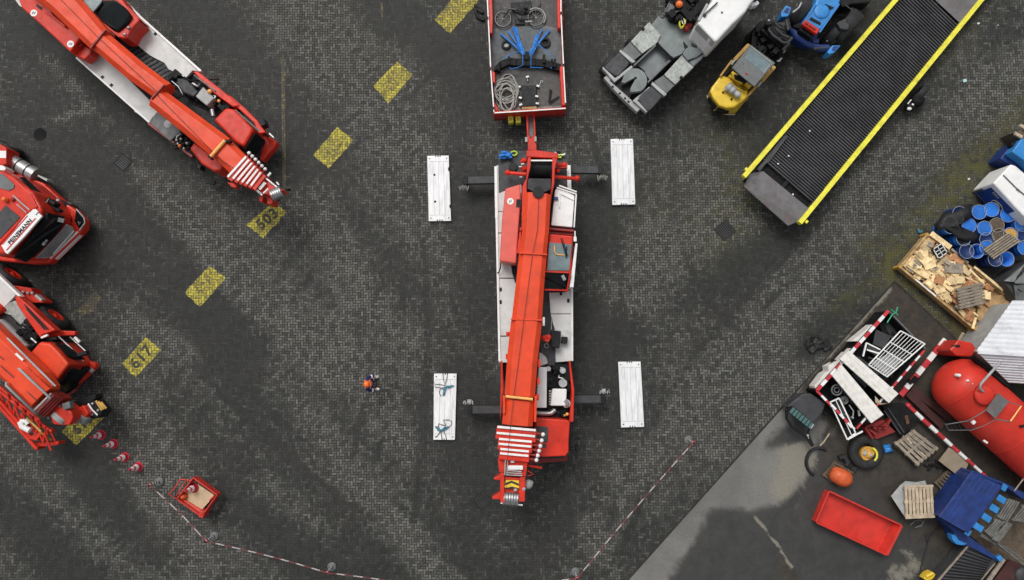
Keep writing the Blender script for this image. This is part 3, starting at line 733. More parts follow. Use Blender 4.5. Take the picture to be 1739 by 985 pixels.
for x, y in ((405, 508), (985, 556), (540, 410), (880, 445), (545, 478)): p.ball(P(*B2(x, y), 2.12), .125, 12)
p.prism(B2, [(815, 425), (905, 430), (905, 465), (815, 470)], 1.9, 2.2)
cc.part('tilt_cylinder', 'red_paint', p)
p = MB()
for x, y in ((510, 462), (515, 548), (508, 520), (528, 440)): p.rod(P(*B2(x - 12, y), 2.2), P(*B2(x + 14, y - 3), 2.2), .05, 8)
cc.part('valve', 'steel', p)
p = MB(); p.prism(B2, [(385, 642), (512, 604), (513, 760), (501, 900), (476, 1268), (338, 1247), (357, 900)], 1.72, 2.75)
wb = cc.part('winch_housing', 'pale_red', p, bevel=.05)
badge(cc, wb, P(*B2(427, 748), 2.755), .13, R(95))
p = MB(); p.prism(B2, [(478, 730), (516, 732), (514, 797), (474, 797)], 2.6, 2.77); cc.part('vent', 'black_paint', p, wb)
p = MB(); p.prism(B3, [(505, 110), (520, 112), (510, 290), (480, 300)], 2.5, 2.9); p.prism(B3, [(505, 80), (525, 82), (525, 105), (505, 108)], 2.5, 3.0); cc.part('latch_bar', 'red_paint', p, bevel=.02)
p = MB(); p.tube([P(*B3(345, 370), 2.0), P(*B3(344, 420), 1.9), P(*B3(330, 455), 1.8), P(*B3(316, 462), 1.6), P(*B3(314, 470), 1.0)], .025, 6); cc.part('cable', 'black_paint', p)
# white locker right of the boom
p = MB(); p.prism(B2, [(800, 655), (826, 625), (965, 700), (945, 965), (768, 948)], 1.6, 2.5)
lk = cc.part('locker', 'white_paint', p, bevel=.03)
p = MB()
for a, b in (((815, 632), (978, 686)), ((835, 615), (982, 668)), ((978, 686), (960, 965)), ((843, 680), (838, 800)), ((843, 680), (960, 735))):
    p.bar(P(*B2(*a), 2.56), P(*B2(*b), 2.56), .05, .10)
cc.part('locker_frame', 'white_paint', p, lk)
p = MB(); p.prism(B2, [(790, 710), (825, 712), (825, 735), (790, 733)], 2.3, 2.62); cc.part('lamp', 'navy_paint', p)
p = MB(); p.prism(B3, [(755, 78), (965, 98), (962, 118), (750, 100)], 1.9, 2.4); p.prism(B3, [(748, 108), (962, 124), (958, 148), (745, 132)], 1.7, 2.2); cc.part('cab_step', 'dark_red', p, bevel=.02)
# turret cab
p = MB(); p.prism(B3, [(752, 132), (952, 150), (936, 462), (722, 450)], 1.6, 2.86); p.prism(B3, [(722, 452), (936, 464), (905, 600), (706, 600)], 1.6, 2.05)
tc_ = cc.part('turret_cab', 'red_paint', p, bevel=.06, seg=3)
p = MB(); p.slab(B3, [(752, 205, 2.90), (940, 222, 2.90), (918, 442, 2.92), (733, 440, 2.92)], .05); cc.part('roof_window', 'roof_glass', p, tc_, bevel=.01)
p = MB(); p.slab(B3, [(722, 458, 2.93), (922, 462, 2.93), (905, 596, 2.45), (714, 592, 2.45)], .3); cc.part('windscreen', 'glass', p, tc_)
p = MB()
for a, b, z_ in (((722, 448), (924, 456), 2.97), ((714, 600), (902, 606), 2.5), ((928, 455), (900, 620), 2.75)): p.bar(P(*B3(*a), 2.99), P(*B3(*b), z_), .06, .08)
cc.part('window_frame', 'red_paint', p, tc_)
p = MB(); p.rod(P(*B3(850, 170), 3.0), P(*B3(898, 330), 2.98), .018, 6); p.rod(P(*B3(862, 170), 3.0), P(*B3(906, 320), 2.98), .014, 6); p.rod(P(*B3(898, 240), 2.97), P(*B3(892, 335), 2.97), .02, 6); cc.part('wiper', 'black_paint', p, tc_)
p = MB(); p.tube([P(*B3(798, 232), 2.94), P(*B3(796, 280), 2.94), P(*B3(812, 306), 2.94), P(*B3(880, 312), 2.94)], .03, 6); cc.part('grab_handle', 'lamp_orange', p, tc_)
p = MB(); p.prism(B3, [(972, 212), (990, 214), (956, 582), (922, 580), (945, 400)], 1.65, 2.75); cc.part('cab_door', 'white_paint', p, tc_, bevel=.015)
p = MB(); p.box(P(*B3(968, 178), 2.7), (.12, .20, .10)); p.box(P(*B3(968, 140), 2.6), (.05, .3, .05)); cc.part('mirror', 'white_paint', p, tc_, bevel=.02)
p = MB(); p.bar(P(*B3(862, 480), 2.98), P(*B3(884, 520), 2.9), .12, .05); cc.part('wiper', 'light_grey', p, tc_)
# boom
bm_ = [(B2(655, 676), 110), (B3(640, 0), 113), (B3(617, 300), 117)]
p = MB(); p.loft(B2, [(656, 676, 112, 2.55, 3.45), (640, 985, 114, 2.55, 3.45), (617, 1186, 115, 2.55, 3.45)], .16)
bo = cc.part('boom', 'boom_red', p, bevel=.015)
p = MB(); p.loft(B3, [(617, 303, 117, 2.5, 3.50), (592, 560, 120, 2.5, 3.50), (566, 850, 127, 2.5, 3.50)], .18); cc.part('boom_section', 'boom_red', p, bo, bevel=.015)
p = MB(); p.loft(B4, [(566, 20, 130, 2.45, 3.55), (560, 60, 131, 2.45, 3.55), (530, 330, 129, 2.45, 3.55), (506, 655, 128, 2.45, 3.55)], .2); cc.part('boom_section', 'boom_red', p, bo, bevel=.015)
p = MB(); p.loft(B5, [(504, 0, 128, 2.45, 3.5), (486, 212, 128, 2.45, 3.5)], .2); cc.part('boom_section', 'boom_red', p, bo, bevel=.015)
p = MB()
for a, b in (((500, 292), (735, 306)), ((430, 846), (700, 856))): p.bar(P(*B3(*a), 3.58), P(*B3(*b), 3.58), .06, .14)
for a, b in (((375, 650), (375, 800)), ((640, 655), (634, 870))): p.bar(P(*B4(*a), 3.5), P(*B4(*b), 3.5), .09, .3)
cc.part('boom_collar', 'boom_red', p, bo, bevel=.01)
p = MB(); p.rod(P(*B4(388, 656), 3.62), P(*B4(615, 680), 3.62), .055, 10); cc.part('light_bar', 'lamp_orange', p, bo)
p = MB()
for k_, pts in ((B3, [(395, 955, 420, 985)]), (B4, [(392, 115, 420, 155), (388, 300, 405, 345), (660, 345, 668, 410), (652, 500, 660, 560), (640, 640, 655, 690)]), (B2, [])):
    for x0, y0, x1, y1 in pts: p.prism(k_, [(x0, y0), (x1 + 12, y0), (x1 + 12, y1), (x0, y1)], 2.9, 3.3)
cc.part('rope_eye', 'red_paint', p, bo, bevel=.01)
p = MB(); p.box(P(*B4(705, 30), 3.1), (.09, .34, .12)); cc.part('marker_lamp', 'white_paint', p, bo, bevel=.02)
p = MB(); p.prism(B4, [(678, 155), (752, 135), (762, 180), (740, 205), (682, 180)], 2.3, 2.6); p.ball(P(*B4(705, 165), 2.6), .1); p.ball(P(*B4(748, 160), 2.55), .1); cc.part('boom_bracket', 'red_paint', p, bevel=.02)
p = MB(); p.tube([P(*B2(668, 560), 3.55), P(*B2(655, 985), 3.5), P(*B3(612, 303), 3.57), P(*B3(540, 850), 3.62), P(*B4(500, 330), 3.62), P(*B4(455, 660), 3.63), P(*B5(428, 215), 3.64), P(*B5(405, 470), 3.6), P(*B5(385, 640), 3.45), P(*B5(395, 760), 3.4)], .010, 6); cc.part('hoist_rope', 'wire_dark', p, bo)
# nested section ends with white edges
ends = [(222, 318, 640, 3.50), (272, 312, 634, 3.44), (322, 332, 606, 3.38), (363, 330, 602, 3.32), (406, 344, 582, 3.26), (443, 340, 578, 3.20)]
for i, (y, xl, xr, z) in enumerate(ends):
    p = MB(); w = xr - xl; sk = w * .09
    p.slab(B5, [(xl - 6, y + 4, z), (xr + 8, y + sk + 4, z), (xr + 4, y + sk + 52, z), (xl - 10, y + 48, z)], .85); s_ = cc.part('telescope_section', 'red_paint', p, bo, bevel=.01)
    p = MB(); p.bar(P(*B5(xl, y), z + .07), P(*B5(xr, y + sk), z + .07), .085, .10); cc.part('section_edge', 'white_paint', p, s_, bevel=.01)
    p = MB(); a, b = P(*B5(xr - 4, y + sk + 22), z - .12), P(*B5(700 - i * 11, y + sk + 34), z - .12); p.rod(a, b, .05, 8); r_ = cc.part('guide_arm', 'dark_red', p, s_)
    p = MB(); p.ball(b, .085, 10); cc.part('guide_knob', 'white_paint', p, r_)
p = MB(); p.prism(B5, [(322, 490), (575, 505), (555, 640), (335, 600)], 2.3, 2.95)
p.prism(B5, [(330, 605), (540, 640), (290, 655), (290, 668), (340, 690), (350, 760), (275, 815), (275, 828), (345, 825), (362, 780), (500, 782), (545, 850), (555, 640)], 2.2, 3.0) if False else None
hd = cc.part('boom_head', 'red_paint', p, bevel=.02)
p = MB()
p.prism(B5, [(342, 605), (375, 610), (380, 860), (345, 850), (342, 770)], 2.0, 3.05)
p.prism(B5, [(505, 640), (552, 645), (548, 845), (498, 850)], 2.0, 3.05)
p.prism(B5, [(345, 622), (345, 668), (290, 662), (288, 650)], 2.4, 2.9); p.prism(B5, [(355, 760), (352, 828), (275, 825), (272, 812)], 2.4, 2.9)
p.prism(B5, [(375, 640), (505, 650), (505, 672), (378, 662)], 2.2, 2.98); p.prism(B5, [(378, 735), (505, 735), (505, 775), (378, 768)], 2.2, 2.9)
cc.part('head_cheek', 'red_paint', p, hd, bevel=.02)
p = MB(); a, b = P(*B5(366, 815), 2.75), P(*B5(494, 825), 2.75); L_ = (b - a).length; d_ = (b - a).normalized()
for i in range(6): p.lathe(a + d_ * (i * L_ / 6), d_, [(.05, .01), (.30, .01), (.32, .02), (.25, L_ / 12), (.32, L_ / 6 - .02), (.30, L_ / 6 - .01), (.05, L_ / 6 - .01)], 22)
p.rod(a - d_ * .05, b + d_ * .15, .05); cc.part('sheave', 'steel', p, hd)
p = MB(); p.bar(P(*B5(345, 858), 2.9), P(*B5(530, 876), 2.9), .05, .05); cc.part('head_bar', 'white_paint', p, hd)
p = MB(); p.slab(B5, [(385, 664, 3.06), (500, 670, 3.06), (500, 735, 3.06), (380, 728, 3.06)], .03); cp = cc.part('warning_plate', 'yellow_paint', p, hd)
p = MB()
for dy in (0, 48):
    p.add([P(*B5(x, y), 3.066) for x, y in ((383, 692 + dy * .9), (437, 672 + dy), (437, 690 + dy), (383, 712 + dy * .6))], [[0, 1, 2, 3]])
    p.add([P(*B5(x, y), 3.066) for x, y in ((437, 672 + dy), (499, 696 + dy * .8), (498, 716 + dy * .4), (437, 690 + dy))], [[0, 1, 2, 3]])
cc.part('chevron', 'letter_black', p, cp)
p = MB(); p.box(P(*B5(470, 562), 3.1), (.58, .17, .16)); p.box(P(*B5(445, 505), 3.0), (.16, .14, .14)); cc.part('head_roller', 'white_paint', p, hd, bevel=.04)
p = MB()
for a, b in (((388, 478), (378, 625)), ((404, 478), (400, 622)), ((378, 584), (520, 596)), ((378, 604), (525, 612)), ((378, 622), (530, 630))): p.rod(P(*B5(*a), 3.15), P(*B5(*b), 3.15), .022, 6)
cc.part('ladder', 'light_grey', p, hd)
p = MB(); p.tube([P(*B5(570, 585), 2.8), P(*B5(620, 618), 2.8), P(*B5(572, 632), 2.8)], .02, 6); p.rod(P(*B5(575, 545), 2.6), P(*B5(690, 565), 2.5), .05, 8); cc.part('rod', 'red_paint', p, hd)
p = MB(); p.ball(P(*B5(575, 700), 2.5), .2, 10); p.ball(P(*B5(600, 690), 2.5), .1, 8); p.rod(P(*B5(560, 680), 2.5), P(*B5(610, 720), 2.5), .05); p.ball(P(*B5(470, 746), 3.0), .08); p.ball(P(*B5(540, 740), 3.0), .08); cc.part('anemometer', 'light_grey', p, hd)
# engine bay
p = MB(); p.rows(B4, [(390, 655, 920), (830, 635, 925)], 1.0, 1.30); eb = cc.part('engine_bay', 'engine_black', p)
p = MB(); p.rows(B4, [(412, 668, 733), (752, 640, 730)], 1.3, 1.95); cc.part('hydraulic_tank', 'white_paint', p, eb, bevel=.03)
p = MB(); p.prism(B4, [(778, 592), (900, 594), (893, 736), (762, 736)], 1.3, 1.95); cc.part('air_box', 'white_paint', p, eb, bevel=.05)
p = MB()
for x, y, r in ((745, 425, .10), (865, 440, .12), (866, 545, .17), (895, 715, .17)): p.cyl(P(*B4(x, y), 1.8), r, 1.3, 1.85, 14)
p.tube([P(*B4(838, 470), 1.7), P(*B4(830, 500), 1.75), P(*B4(868, 505), 1.8), P(*B4(866, 545), 1.8)], .04, 8); p.tube([P(*B4(845, 415), 1.8), P(*B4(875, 420), 1.8), P(*B4(880, 450), 1.8)], .03, 8)
p.tube([P(*B4(800, 770), 1.7), P(*B4(770, 795), 1.75), P(*B4(735, 800), 1.7), P(*B4(645, 795), 1.65)], .10, 10); p.tube([P(*B4(880, 690), 1.9), P(*B4(905, 720), 1.9), P(*B4(900, 740), 1.8)], .08, 10)
for i in range(6): p.box(P(*B4(760, 610 + i * 22), 1.7), (.10, .05, .1))
cc.part('pipework', 'steel', p, eb)
p = MB(); random.seed(4)
for i in range(46):
    x, y = random.uniform(735, 915), random.uniform(395, 590)
    p.box(P(*B4(x, y), random.uniform(1.35, 1.7)), (random.uniform(.06, .4), random.uniform(.05, .3), .2), random.uniform(-.2, .2))
for i in range(26):
    x, y = random.uniform(650, 915), random.uniform(745, 825)
    p.box(P(*B4(x, y), random.uniform(1.3, 1.6)), (random.uniform(.06, .3), random.uniform(.05, .2), .2), random.uniform(-.4, .4))
for i in range(12): p.tube([P(*B4(random.uniform(738, 915), random.uniform(395, 590)), 1.75) for q_ in range(3)], .02, 6)
cc.part('engine', 'engine_black', p, eb, bevel=.01)
p = MB(); p.ball(P(*B4(903, 805), 1.7), .07); p.ball(P(*B4(880, 815), 1.65), .05); cc.part('filler_cap', 'lamp_orange', p, eb)
p = MB()
p.prism(B4, [(346, 362), (362, 362), (372, 600), (340, 870), (345, 640)], 1.35, 1.95); p.prism(B4, [(915, 360), (930, 358), (962, 600), (955, 870), (920, 870), (940, 620)], 1.35, 1.95)
cc.part('side_fender', 'red_paint', p, bevel=.03)
p = MB(); p.prism(B4, [(768, 100), (852, 110), (838, 256), (758, 240)], 1.75, 2.15); p.prism(B4, [(860, 155), (908, 158), (902, 217), (852, 210)], 1.6, 1.95); cc.part('lamp_box', 'black_paint', p, bevel=.03)
p = MB(); p.prism(B4, [(680, 190), (755, 185), (805, 270), (800, 400), (745, 400), (735, 330), (680, 280)], 1.4, 1.68); cc.part('hose_guard', 'dark_grey', p, bevel=.02)
p = MB(); c = P(*B4(730, 232), 1.72); p.tube([c + Vector((math.cos(a) * .08, math.sin(a) * .08, 0)) for a in [i * math.pi / 6 for i in range(12)]], .022, 6, True); cc.part('lifting_eye', 'light_grey', p)
p = MB(); p.tube([P(*B4(775, 0), 1.75), P(*B4(760, 250), 1.75)], .018, 6); cc.part('cable', 'light_grey', p)
# driver's cab
p = MB(); p.prism(B5, [(640, 150), (830, 158), (912, 168), (926, 182), (918, 300), (914, 430), (890, 466), (700, 474), (655, 470), (628, 440)], .55, 2.35)
dc = cc.part('driver_cab', 'red_paint', p, bevel=.10, seg=3)
p = MB(); p.slab(B5, [(640, 216, 2.37), (728, 218, 2.37), (744, 235, 2.37), (742, 340, 2.37), (730, 356, 2.37), (634, 345, 2.37)], .04); p.slab(B5, [(695, 362, 2.37), (728, 364, 2.37), (726, 400, 2.37), (694, 396, 2.37)], .04); cc.part('roof_hatch', 'dark_grey', p, dc, bevel=.015)
p = MB(); a, b = P(*B5(650, 478), 1.9), P(*B5(890, 470), 1.9); p.box((a + b) / 2 + Vector((0, .06, 0)), ((b - a).length * .86, .1, .8)); cc.part('windscreen', 'glass', p, dc)
p = MB(); p.box(P(*B5(916, 300), 1.8) + Vector((0.02, 0, 0)), (.05, 1.0, .7)); cc.part('side_window', 'glass', p, dc)
p = MB(); p.rod(P(*B5(925, 385), 2.0), P(*B5(985, 395), 2.0), .03); p.box(P(*B5(985, 400), 1.85), (.10, .26, .5)); p.box(P(*B5(955, 420), 1.85), (.2, .05, .3)); cc.part('mirror', 'black_paint', p, dc, bevel=.03)
p = MB(); p.bar(P(*B5(585, 500), .9), P(*B5(905, 478), .9), .3, .4); cc.part('bumper', 'dark_red', p, bevel=.05)
p = MB()
for y in (250, 300): p.box(P(*B5(722, y + 45), 2.3), (.02, .02, .02))
# outriggers
def outrigger(k, a, b, flip, foot):
    p = MB(); a_, b_ = P(*k(*a), .95), P(*k(*b), .95); p.bar(a_, b_, .30, .26); o = cc.part('outrigger_beam', 'dark_grey', p, bevel=.02)
    e = b_; d = (b_ - a_).normalized()
    p = MB(); p.box(e + Vector((0, 0, -.2)) - d * .05, (.18, .36, .5)); p.cyl(e, .09, .3, .85, 14); cc.part('outrigger_jack', 'black_paint', p, o, bevel=.02)
    p = MB(); rr = random.Random(foot)
    n = Vector((-d.y, d.x, 0)) * flip
    for i in range(3):
        c = e + d * (-.16 + .15 * i) + n * .22 + Vector((0, 0, -.05))
        p.tube([c, c + n * rr.uniform(.10, .2) + d * .01, c + n * rr.uniform(.14, .26) + d * .05, c + n * .03 + d * .09], .022, 6)
    p.box(e + n * .36 + Vector((0, 0, -.1)), (.14, .12, .12)) if foot > 2 else p.tube([e + n * .2 + d * .06, e + n * .42 + d * .06, e + n * .42 - d * .06, e + n * .2 - d * .06], .014, 6, True)
    cc.part('locking_pins', 'rope_grey' if foot < 3 else 'light_grey', p, o)
outrigger(B2, (560, 562), (42, 572), 1, 1); outrigger(B2, (760, 478), (1192, 484), -1, 2)
outrigger(B4, (560, 766), (80, 770), -1, 3); outrigger(B4, (800, 684), (1212, 680), 1, 4)

# gear lying on the central crane's rear deck
def heap(name, label, cat, mats, k, x0, y0, x1, y1, z, n, r, seed, group=None, ln=.5):
    rr = random.Random(seed); p = MB()
    for i in range(n):
        p.m = rr.randrange(len(mats))
        pts = []; x, y = rr.uniform(x0, x1), rr.uniform(y0, y1); a = rr.uniform(0, 6.3)
        for j in range(6):
            pts.append(P(*k(min(max(x, x0), x1), min(max(y, y0), y1)), z + r + (i / n) * r * 5 + rr.uniform(0, r)))
            x += math.cos(a) * (x1 - x0) * ln * .35; y += math.sin(a) * (y1 - y0) * ln * .35; a += rr.uniform(-1.3, 1.3)
        p.tube(pts, r, 6)
    return solo(name, label, cat, mats, p, group)
heap('lashing_straps', 'crumpled blue lashing straps heaped on the dark rear deck corner', 'straps', ['sling_blue'], B2, 338, 335, 435, 385, 1.63, 16, .05, 1)
p = MB(); c = P(*B2(458, 348), 1.68); p.tube([c + Vector((math.cos(i * .5) * .12, math.sin(i * .5) * .09, .02 * (i % 2))) for i in range(13)], .03, 6); solo('strap_loop', 'small lime strap loop beside the blue straps on the rear deck', 'strap', 'lime', p)
heap('ratchet_straps', 'lime green ratchet straps dropped on the rear deck beside the red crossbeam', 'straps', ['lime', 'white_paint', 'black_paint'], B2, 800, 332, 882, 382, 1.63, 11, .028, 5)

# ================================================================== crane parked top left
A1, A2, A3 = K(0, 0, 6.157), K(200, 0, 5.434), K(220, 160, 4.927)
tl = Thing('mobile_crane', 'red mobile crane parked diagonally with its boom tip above the 503 field', 'crane', P(280, 165))
p = MB(); q1, q2 = P(35, -65, 1.3), P(405, 251, 1.3); p.bar(q1, q2, 1.9, .75); cd = tl.part('chassis', 'black_paint', p, bevel=.03)
dv = (q2 - q1).normalized(); nv = Vector((-dv.y, dv.x, 0))
for i, t_ in enumerate((1.5, 3.9, 7.3, 8.9, 10.6)):
    for s in (-1, 1): wheel(tl, q1 + dv * t_ + nv * s * 1.22 + Vector((0, 0, -.62)), nv * s, .68, .42)
p = MB()
p.prism(A1, [(790, 590), (930, 560), (1090, 580), (1500, 985), (1700, 1180), (1560, 1235), (1290, 1040), (1215, 985)], 1.42, 1.6)
p.prism(A2, [(-140, 440), (115, 830), (290, 950), (165, 985), (-40, 790)], 1.42, 1.595) if False else None
p.prism(A3, [(30, 60), (150, 60), (232, 135), (165, 232), (40, 145)], 1.42, 1.597)
tl.part('deck_panel', 'deck_white', p, bevel=.008)
p = MB(); p.prism(A1, [(150, -80), (235, 30), (240, 75), (205, 60), (100, -80)], 1.42, 1.6); tl.part('deck_panel', 'deck_white', p)
p = MB(); p.prism(A2, [(40, 20), (90, 20), (330, 265), (770, 660), (690, 650), (625, 720), (575, 690), (470, 640), (430, 580), (360, 545), (295, 510), (210, 440), (150, 390), (240, 260), (190, 180)], 1.42, 1.6)
d2 = tl.part('deck_panel', 'deck_white', p, bevel=.008)
p = MB(); p.bar(P(*A2(45, 10), 1.68), P(*A2(765, 655), 1.68), .09, .2); p.bar(P(*A1(795, 600), 1.68), P(*A1(1230, 985), 1.68), .08, .2); p.bar(P(*A1(1230, 985), 1.68), P(*A3(165, 235), 1.68), .08, .2); tl.part('deck_rim', 'white_paint', p, bevel=.01)
slots(tl, d2, A2, [(264, 243), (347, 314)], 1.6, .13, .12, -40); slots(tl, d2, A1, [(1072, 806), (1166, 890)], 1.6, .13, .12, -40)
p = MB(); p.prism(A2, [(30, 370), (150, 390), (290, 505), (430, 580), (600, 720), (640, 760), (560, 800), (380, 690), (200, 560), (20, 390)], 1.3, 1.5); tl.part('tread_plate', 'dark_grey', p, bevel=.01)
p = MB()
for i in range(13):
    f = i / 12; x, y = 120 + 400 * f, 430 + 320 * f; p.bar(P(*A2(x - 60, y + 40), 1.53), P(*A2(x + 60, y - 30), 1.53), .05, .05)
tl.part('ribs', 'black_paint', p)
# turret box with round badges
p = MB(); p.prism(A1, [(160, -90), (470, -90), (560, 150), (850, 380), (800, 445), (735, 545), (440, 270), (225, 80)], 1.7, 2.7); tb = tl.part('winch_housing', 'red_paint', p, bevel=.05)
p = MB(); p.prism(A1, [(735, 548), (805, 450), (850, 440), (960, 520), (945, 570), (880, 625), (800, 590)], 1.7, 2.3); tl.part('winch_housing', 'red_paint', p, bevel=.06)
badge(tl, tb, P(*A1(354, 136), 2.705), .14, R(60)); badge(tl, tb, P(*A1(738, 460), 2.705), .14, R(50))
p = MB(); p.prism(A1, [(385, 40), (440, 78), (430, 108), (375, 62)], 2.6, 2.72); tl.part('vent', 'black_paint', p, tb)
p = MB(); p.bar(P(*A1(450, 95), 2.85), P(*A1(680, 275), 2.85), .08, .12); p.bar(P(*A1(820, 485), 2.5), P(*A1(855, 455), 2.5), .06, .1); tl.part('latch_bar', 'red_paint', p, tb, bevel=.02)
# turret cab with dark glass
p = MB(); p.prism(A1, [(760, -60), (1240, -60), (1370, 120), (1460, 215), (1370, 310), (1330, 400), (1250, 400), (1120, 290), (950, 145)], 1.6, 2.55); tcb = tl.part('turret_cab', 'red_paint', p, bevel=.06, seg=3)
p = MB(); p.slab(A1, [(830, 0, 2.95), (1200, -10, 2.95), (1300, 70, 2.9), (1370, 160, 2.75), (1330, 250, 2.65), (1230, 335, 2.65), (1150, 290, 2.75), (985, 145, 2.95)], .5); tl.part('windscreen', 'glass', p, tcb, bevel=.08)
p = MB(); p.slab(A1, [(835, 5, 2.98), (1070, -20, 2.98), (1050, 60, 2.98), (960, 130, 2.98)], .03); tl.part('roof_window', 'roof_glass', p, tcb)
p = MB(); p.bar(P(*A1(1065, 20), 3.02), P(*A1(965, 140), 3.02), .05, .05); tl.part('window_frame', 'black_paint', p, tcb)
p = MB(); p.bar(P(*A1(820, 30), 2.98), P(*A1(1250, 385), 2.72), .06, .3); tl.part('cab_sill', 'red_paint', p, tcb)
p = MB(); p.prism(A1, [(1250, 10), (1310, 40), (1470, 210), (1400, 170), (1300, 95)], 1.7, 2.5); tl.part('cab_door', 'red_paint', p, tcb)
p = MB()
for x, y in ((1345, 290), (1305, 360), (1185, 360)): p.ball(P(*A1(x, y), 2.58), .07)
tl.part('work_lamp', 'steel', p, tcb)
p = MB(); p.prism(A1, [(1340, 400), (1480, 230), (1530, 285), (1370, 440), (1320, 425)], 1.55, 1.72); tl.part('cab_step', 'mid_grey', p, bevel=.01)
# boom
p = MB(); p.loft(A1, [(330, -260, 165, 2.55, 3.45), (640, 0, 165, 2.55, 3.45), (1020, 405, 135, 2.55, 3.45)], .2); b2 = tl.part('boom', 'boom_red', p, bevel=.015)
p = MB(); p.loft(A1, [(1025, 412, 118, 2.55, 3.40), (1400, 730, 118, 2.55, 3.40), (1690, 940, 112, 2.55, 3.40)], .2); tl.part('boom_section', 'boom_red', p, b2, bevel=.015)
p = MB(); p.loft(A3, [(200, 10, 92, 2.5, 3.40), (480, 225, 98, 2.5, 3.40), (760, 445, 110, 2.5, 3.40)], .2); tl.part('boom_section', 'boom_red', p, b2, bevel=.015)
p = MB(); p.loft(A3, [(750, 440, 100, 2.5, 3.38), (905, 590, 100, 2.5, 3.38)], .18); tl.part('boom_section', 'boom_red', p, b2, bevel=.015)
p = MB()
for k_, a, b in ((A1, (945, 500), (1100, 305)), (A2, (305, 910), (425, 780))): p.bar(P(*k_(*a), 3.48), P(*k_(*b), 3.48), .06, .16)
tl.part('boom_band', 'dark_red', p, b2, bevel=.01)
p = MB(); p.tube([P(*A1(640, 0), 3.47), P(*A1(1020, 385), 3.48), P(*A1(1640, 960), 3.47), P(*A3(240, 20), 3.45), P(*A3(760, 545), 3.46), P(*A3(900, 640), 3.4)], .011, 6); tl.part('hoist_rope', 'wire_dark', p, b2)
p = MB(); p.rod(P(*A3(680, 520), 3.48), P(*A3(800, 385), 3.48), .07, 10); tl.part('light_bar', 'lamp_orange', p, b2)
p = MB(); p.prism(A3, [(660, 510), (690, 530), (680, 545), (655, 530)], 3.3, 3.5); p.prism(A3, [(780, 375), (845, 385), (840, 400), (790, 400)], 3.3, 3.5); p.prism(A3, [(735, 272), (760, 270), (825, 350), (810, 358)], 2.6, 2.9); tl.part('bracket', 'engine_black', p, b2)
# engine and fenders
p = MB(); p.prism(A2, [(420, 700), (500, 690), (640, 690), (720, 660), (950, 850), (1150, 985), (950, 1070), (690, 960), (600, 860)], 1.0, 1.35); e2 = tl.part('engine_bay', 'engine_black', p)
p = MB(); p.prism(A2, [(785, 800), (890, 905), (820, 975), (715, 890)], 1.3, 2.0); tl.part('air_box', 'light_grey', p, e2, bevel=.04)
p = MB(); p.prism(A2, [(555, 720), (640, 740), (740, 850), (700, 895), (600, 850), (540, 770)], 1.3, 1.9); tl.part('radiator', 'dark_grey', p, e2, bevel=.05)
p = MB()
p.tube([P(*A2(395, 720), 1.9), P(*A2(420, 750), 1.95), P(*A2(465, 775), 1.9)], .09, 10); p.tube([P(*A2(690, 770), 1.7), P(*A2(740, 800), 1.8), P(*A2(760, 770), 1.7)], .06, 8)
p.tube([P(*A2(880, 880), 1.8), P(*A2(905, 890), 1.8), P(*A2(880, 925), 1.8)], .05, 8); p.tube([P(*A3(690, 130), 1.7), P(*A3(700, 185), 1.7)], .09, 10); p.tube([P(*A2(500, 750), 1.8), P(*A2(560, 800), 1.85), P(*A2(600, 870), 1.8)], .03, 6)
tl.part('pipework', 'steel', p, e2)
p = MB(); p.ball(P(*A2(848, 845), 2.0), .10); p.ball(P(*A3(748, 57), 1.7), .08); tl.part('filler_cap', 'lamp_orange', p, e2)
p = MB(); random.seed(9)
for i in range(70):
    u, v = random.random(), random.random(); x = 430 + 560 * u + 120 * v; y = 700 + 270 * u - 60 * v + 40
    p.box(P(*A2(x, y), random.uniform(1.35, 1.7)), (random.uniform(.06, .35), random.uniform(.05, .25), .2), R(-40))
for i in range(10): p.tube([P(*A2(random.uniform(480, 950), random.uniform(720, 960)), 1.75) for q_ in range(3)], .02, 6)
tl.part('engine', 'engine_black', p, e2)
p = MB(); p.prism(A2, [(690, 660), (735, 655), (960, 830), (1130, 975), (1060, 985), (880, 855)], 1.4, 1.95); p.prism(A3, [(740, 0), (840, 10), (960, 110), (1075, 225), (1140, 320), (1080, 330), (1040, 240), (900, 110)], 1.3, 1.9)
tl.part('side_fender', 'red_paint', p, bevel=.04)
p = MB(); p.bar(P(*A3(880, 130), 1.98), P(*A3(1090, 310), 1.9), .07, .1); p.bar(P(*A2(700, 690), 2.0), P(*A2(900, 840), 2.0), .05, .06); tl.part('trim_bar', 'mid_grey', p)
p = MB(); p.bar(P(*A3(155, 240), 1.68), P(*A3(520, 520), 1.62), .09, .3); tl.part('side_fender', 'dark_red', p)
p = MB(); p.prism(A3, [(165, 232), (232, 140), (410, 270), (425, 315), (340, 392)], 1.4, 1.72); sc_ = tl.part('storage_cover', 'mid_grey', p, bevel=.02)
p = MB(); c = P(*A3(322, 248), 1.72); p.lathe((c.x, c.y, 1.72), (0, 0, 1), [(0, .04), (.06, .04), (.10, .02), (.14, .03), (.17, 0)], 24); tl.part('round_lid', 'light_grey', p, sc_)
p = MB(); random.seed(12)
for i in range(26): p.box(P(*A3(random.uniform(390, 500), random.uniform(340, 450)), random.uniform(1.4, 1.7)), (.18, .14, .2), random.random())
tl.part('valve_block', 'engine_black', p)
p = MB()
for x, y in ((395, 385), (430, 375), (455, 455), (480, 410), (405, 415)): p.ball(P(*A3(x, y), 1.8), .06)
p.tube([P(*A3(385, 390), 1.8), P(*A3(400, 350), 1.85), P(*A3(430, 330), 1.8)], .03, 6); tl.part('fitting', 'steel', p)
p = MB(); p.ball(P(*A3(420, 432), 1.8), .07); tl.part('filler_cap', 'signal_orange', p)
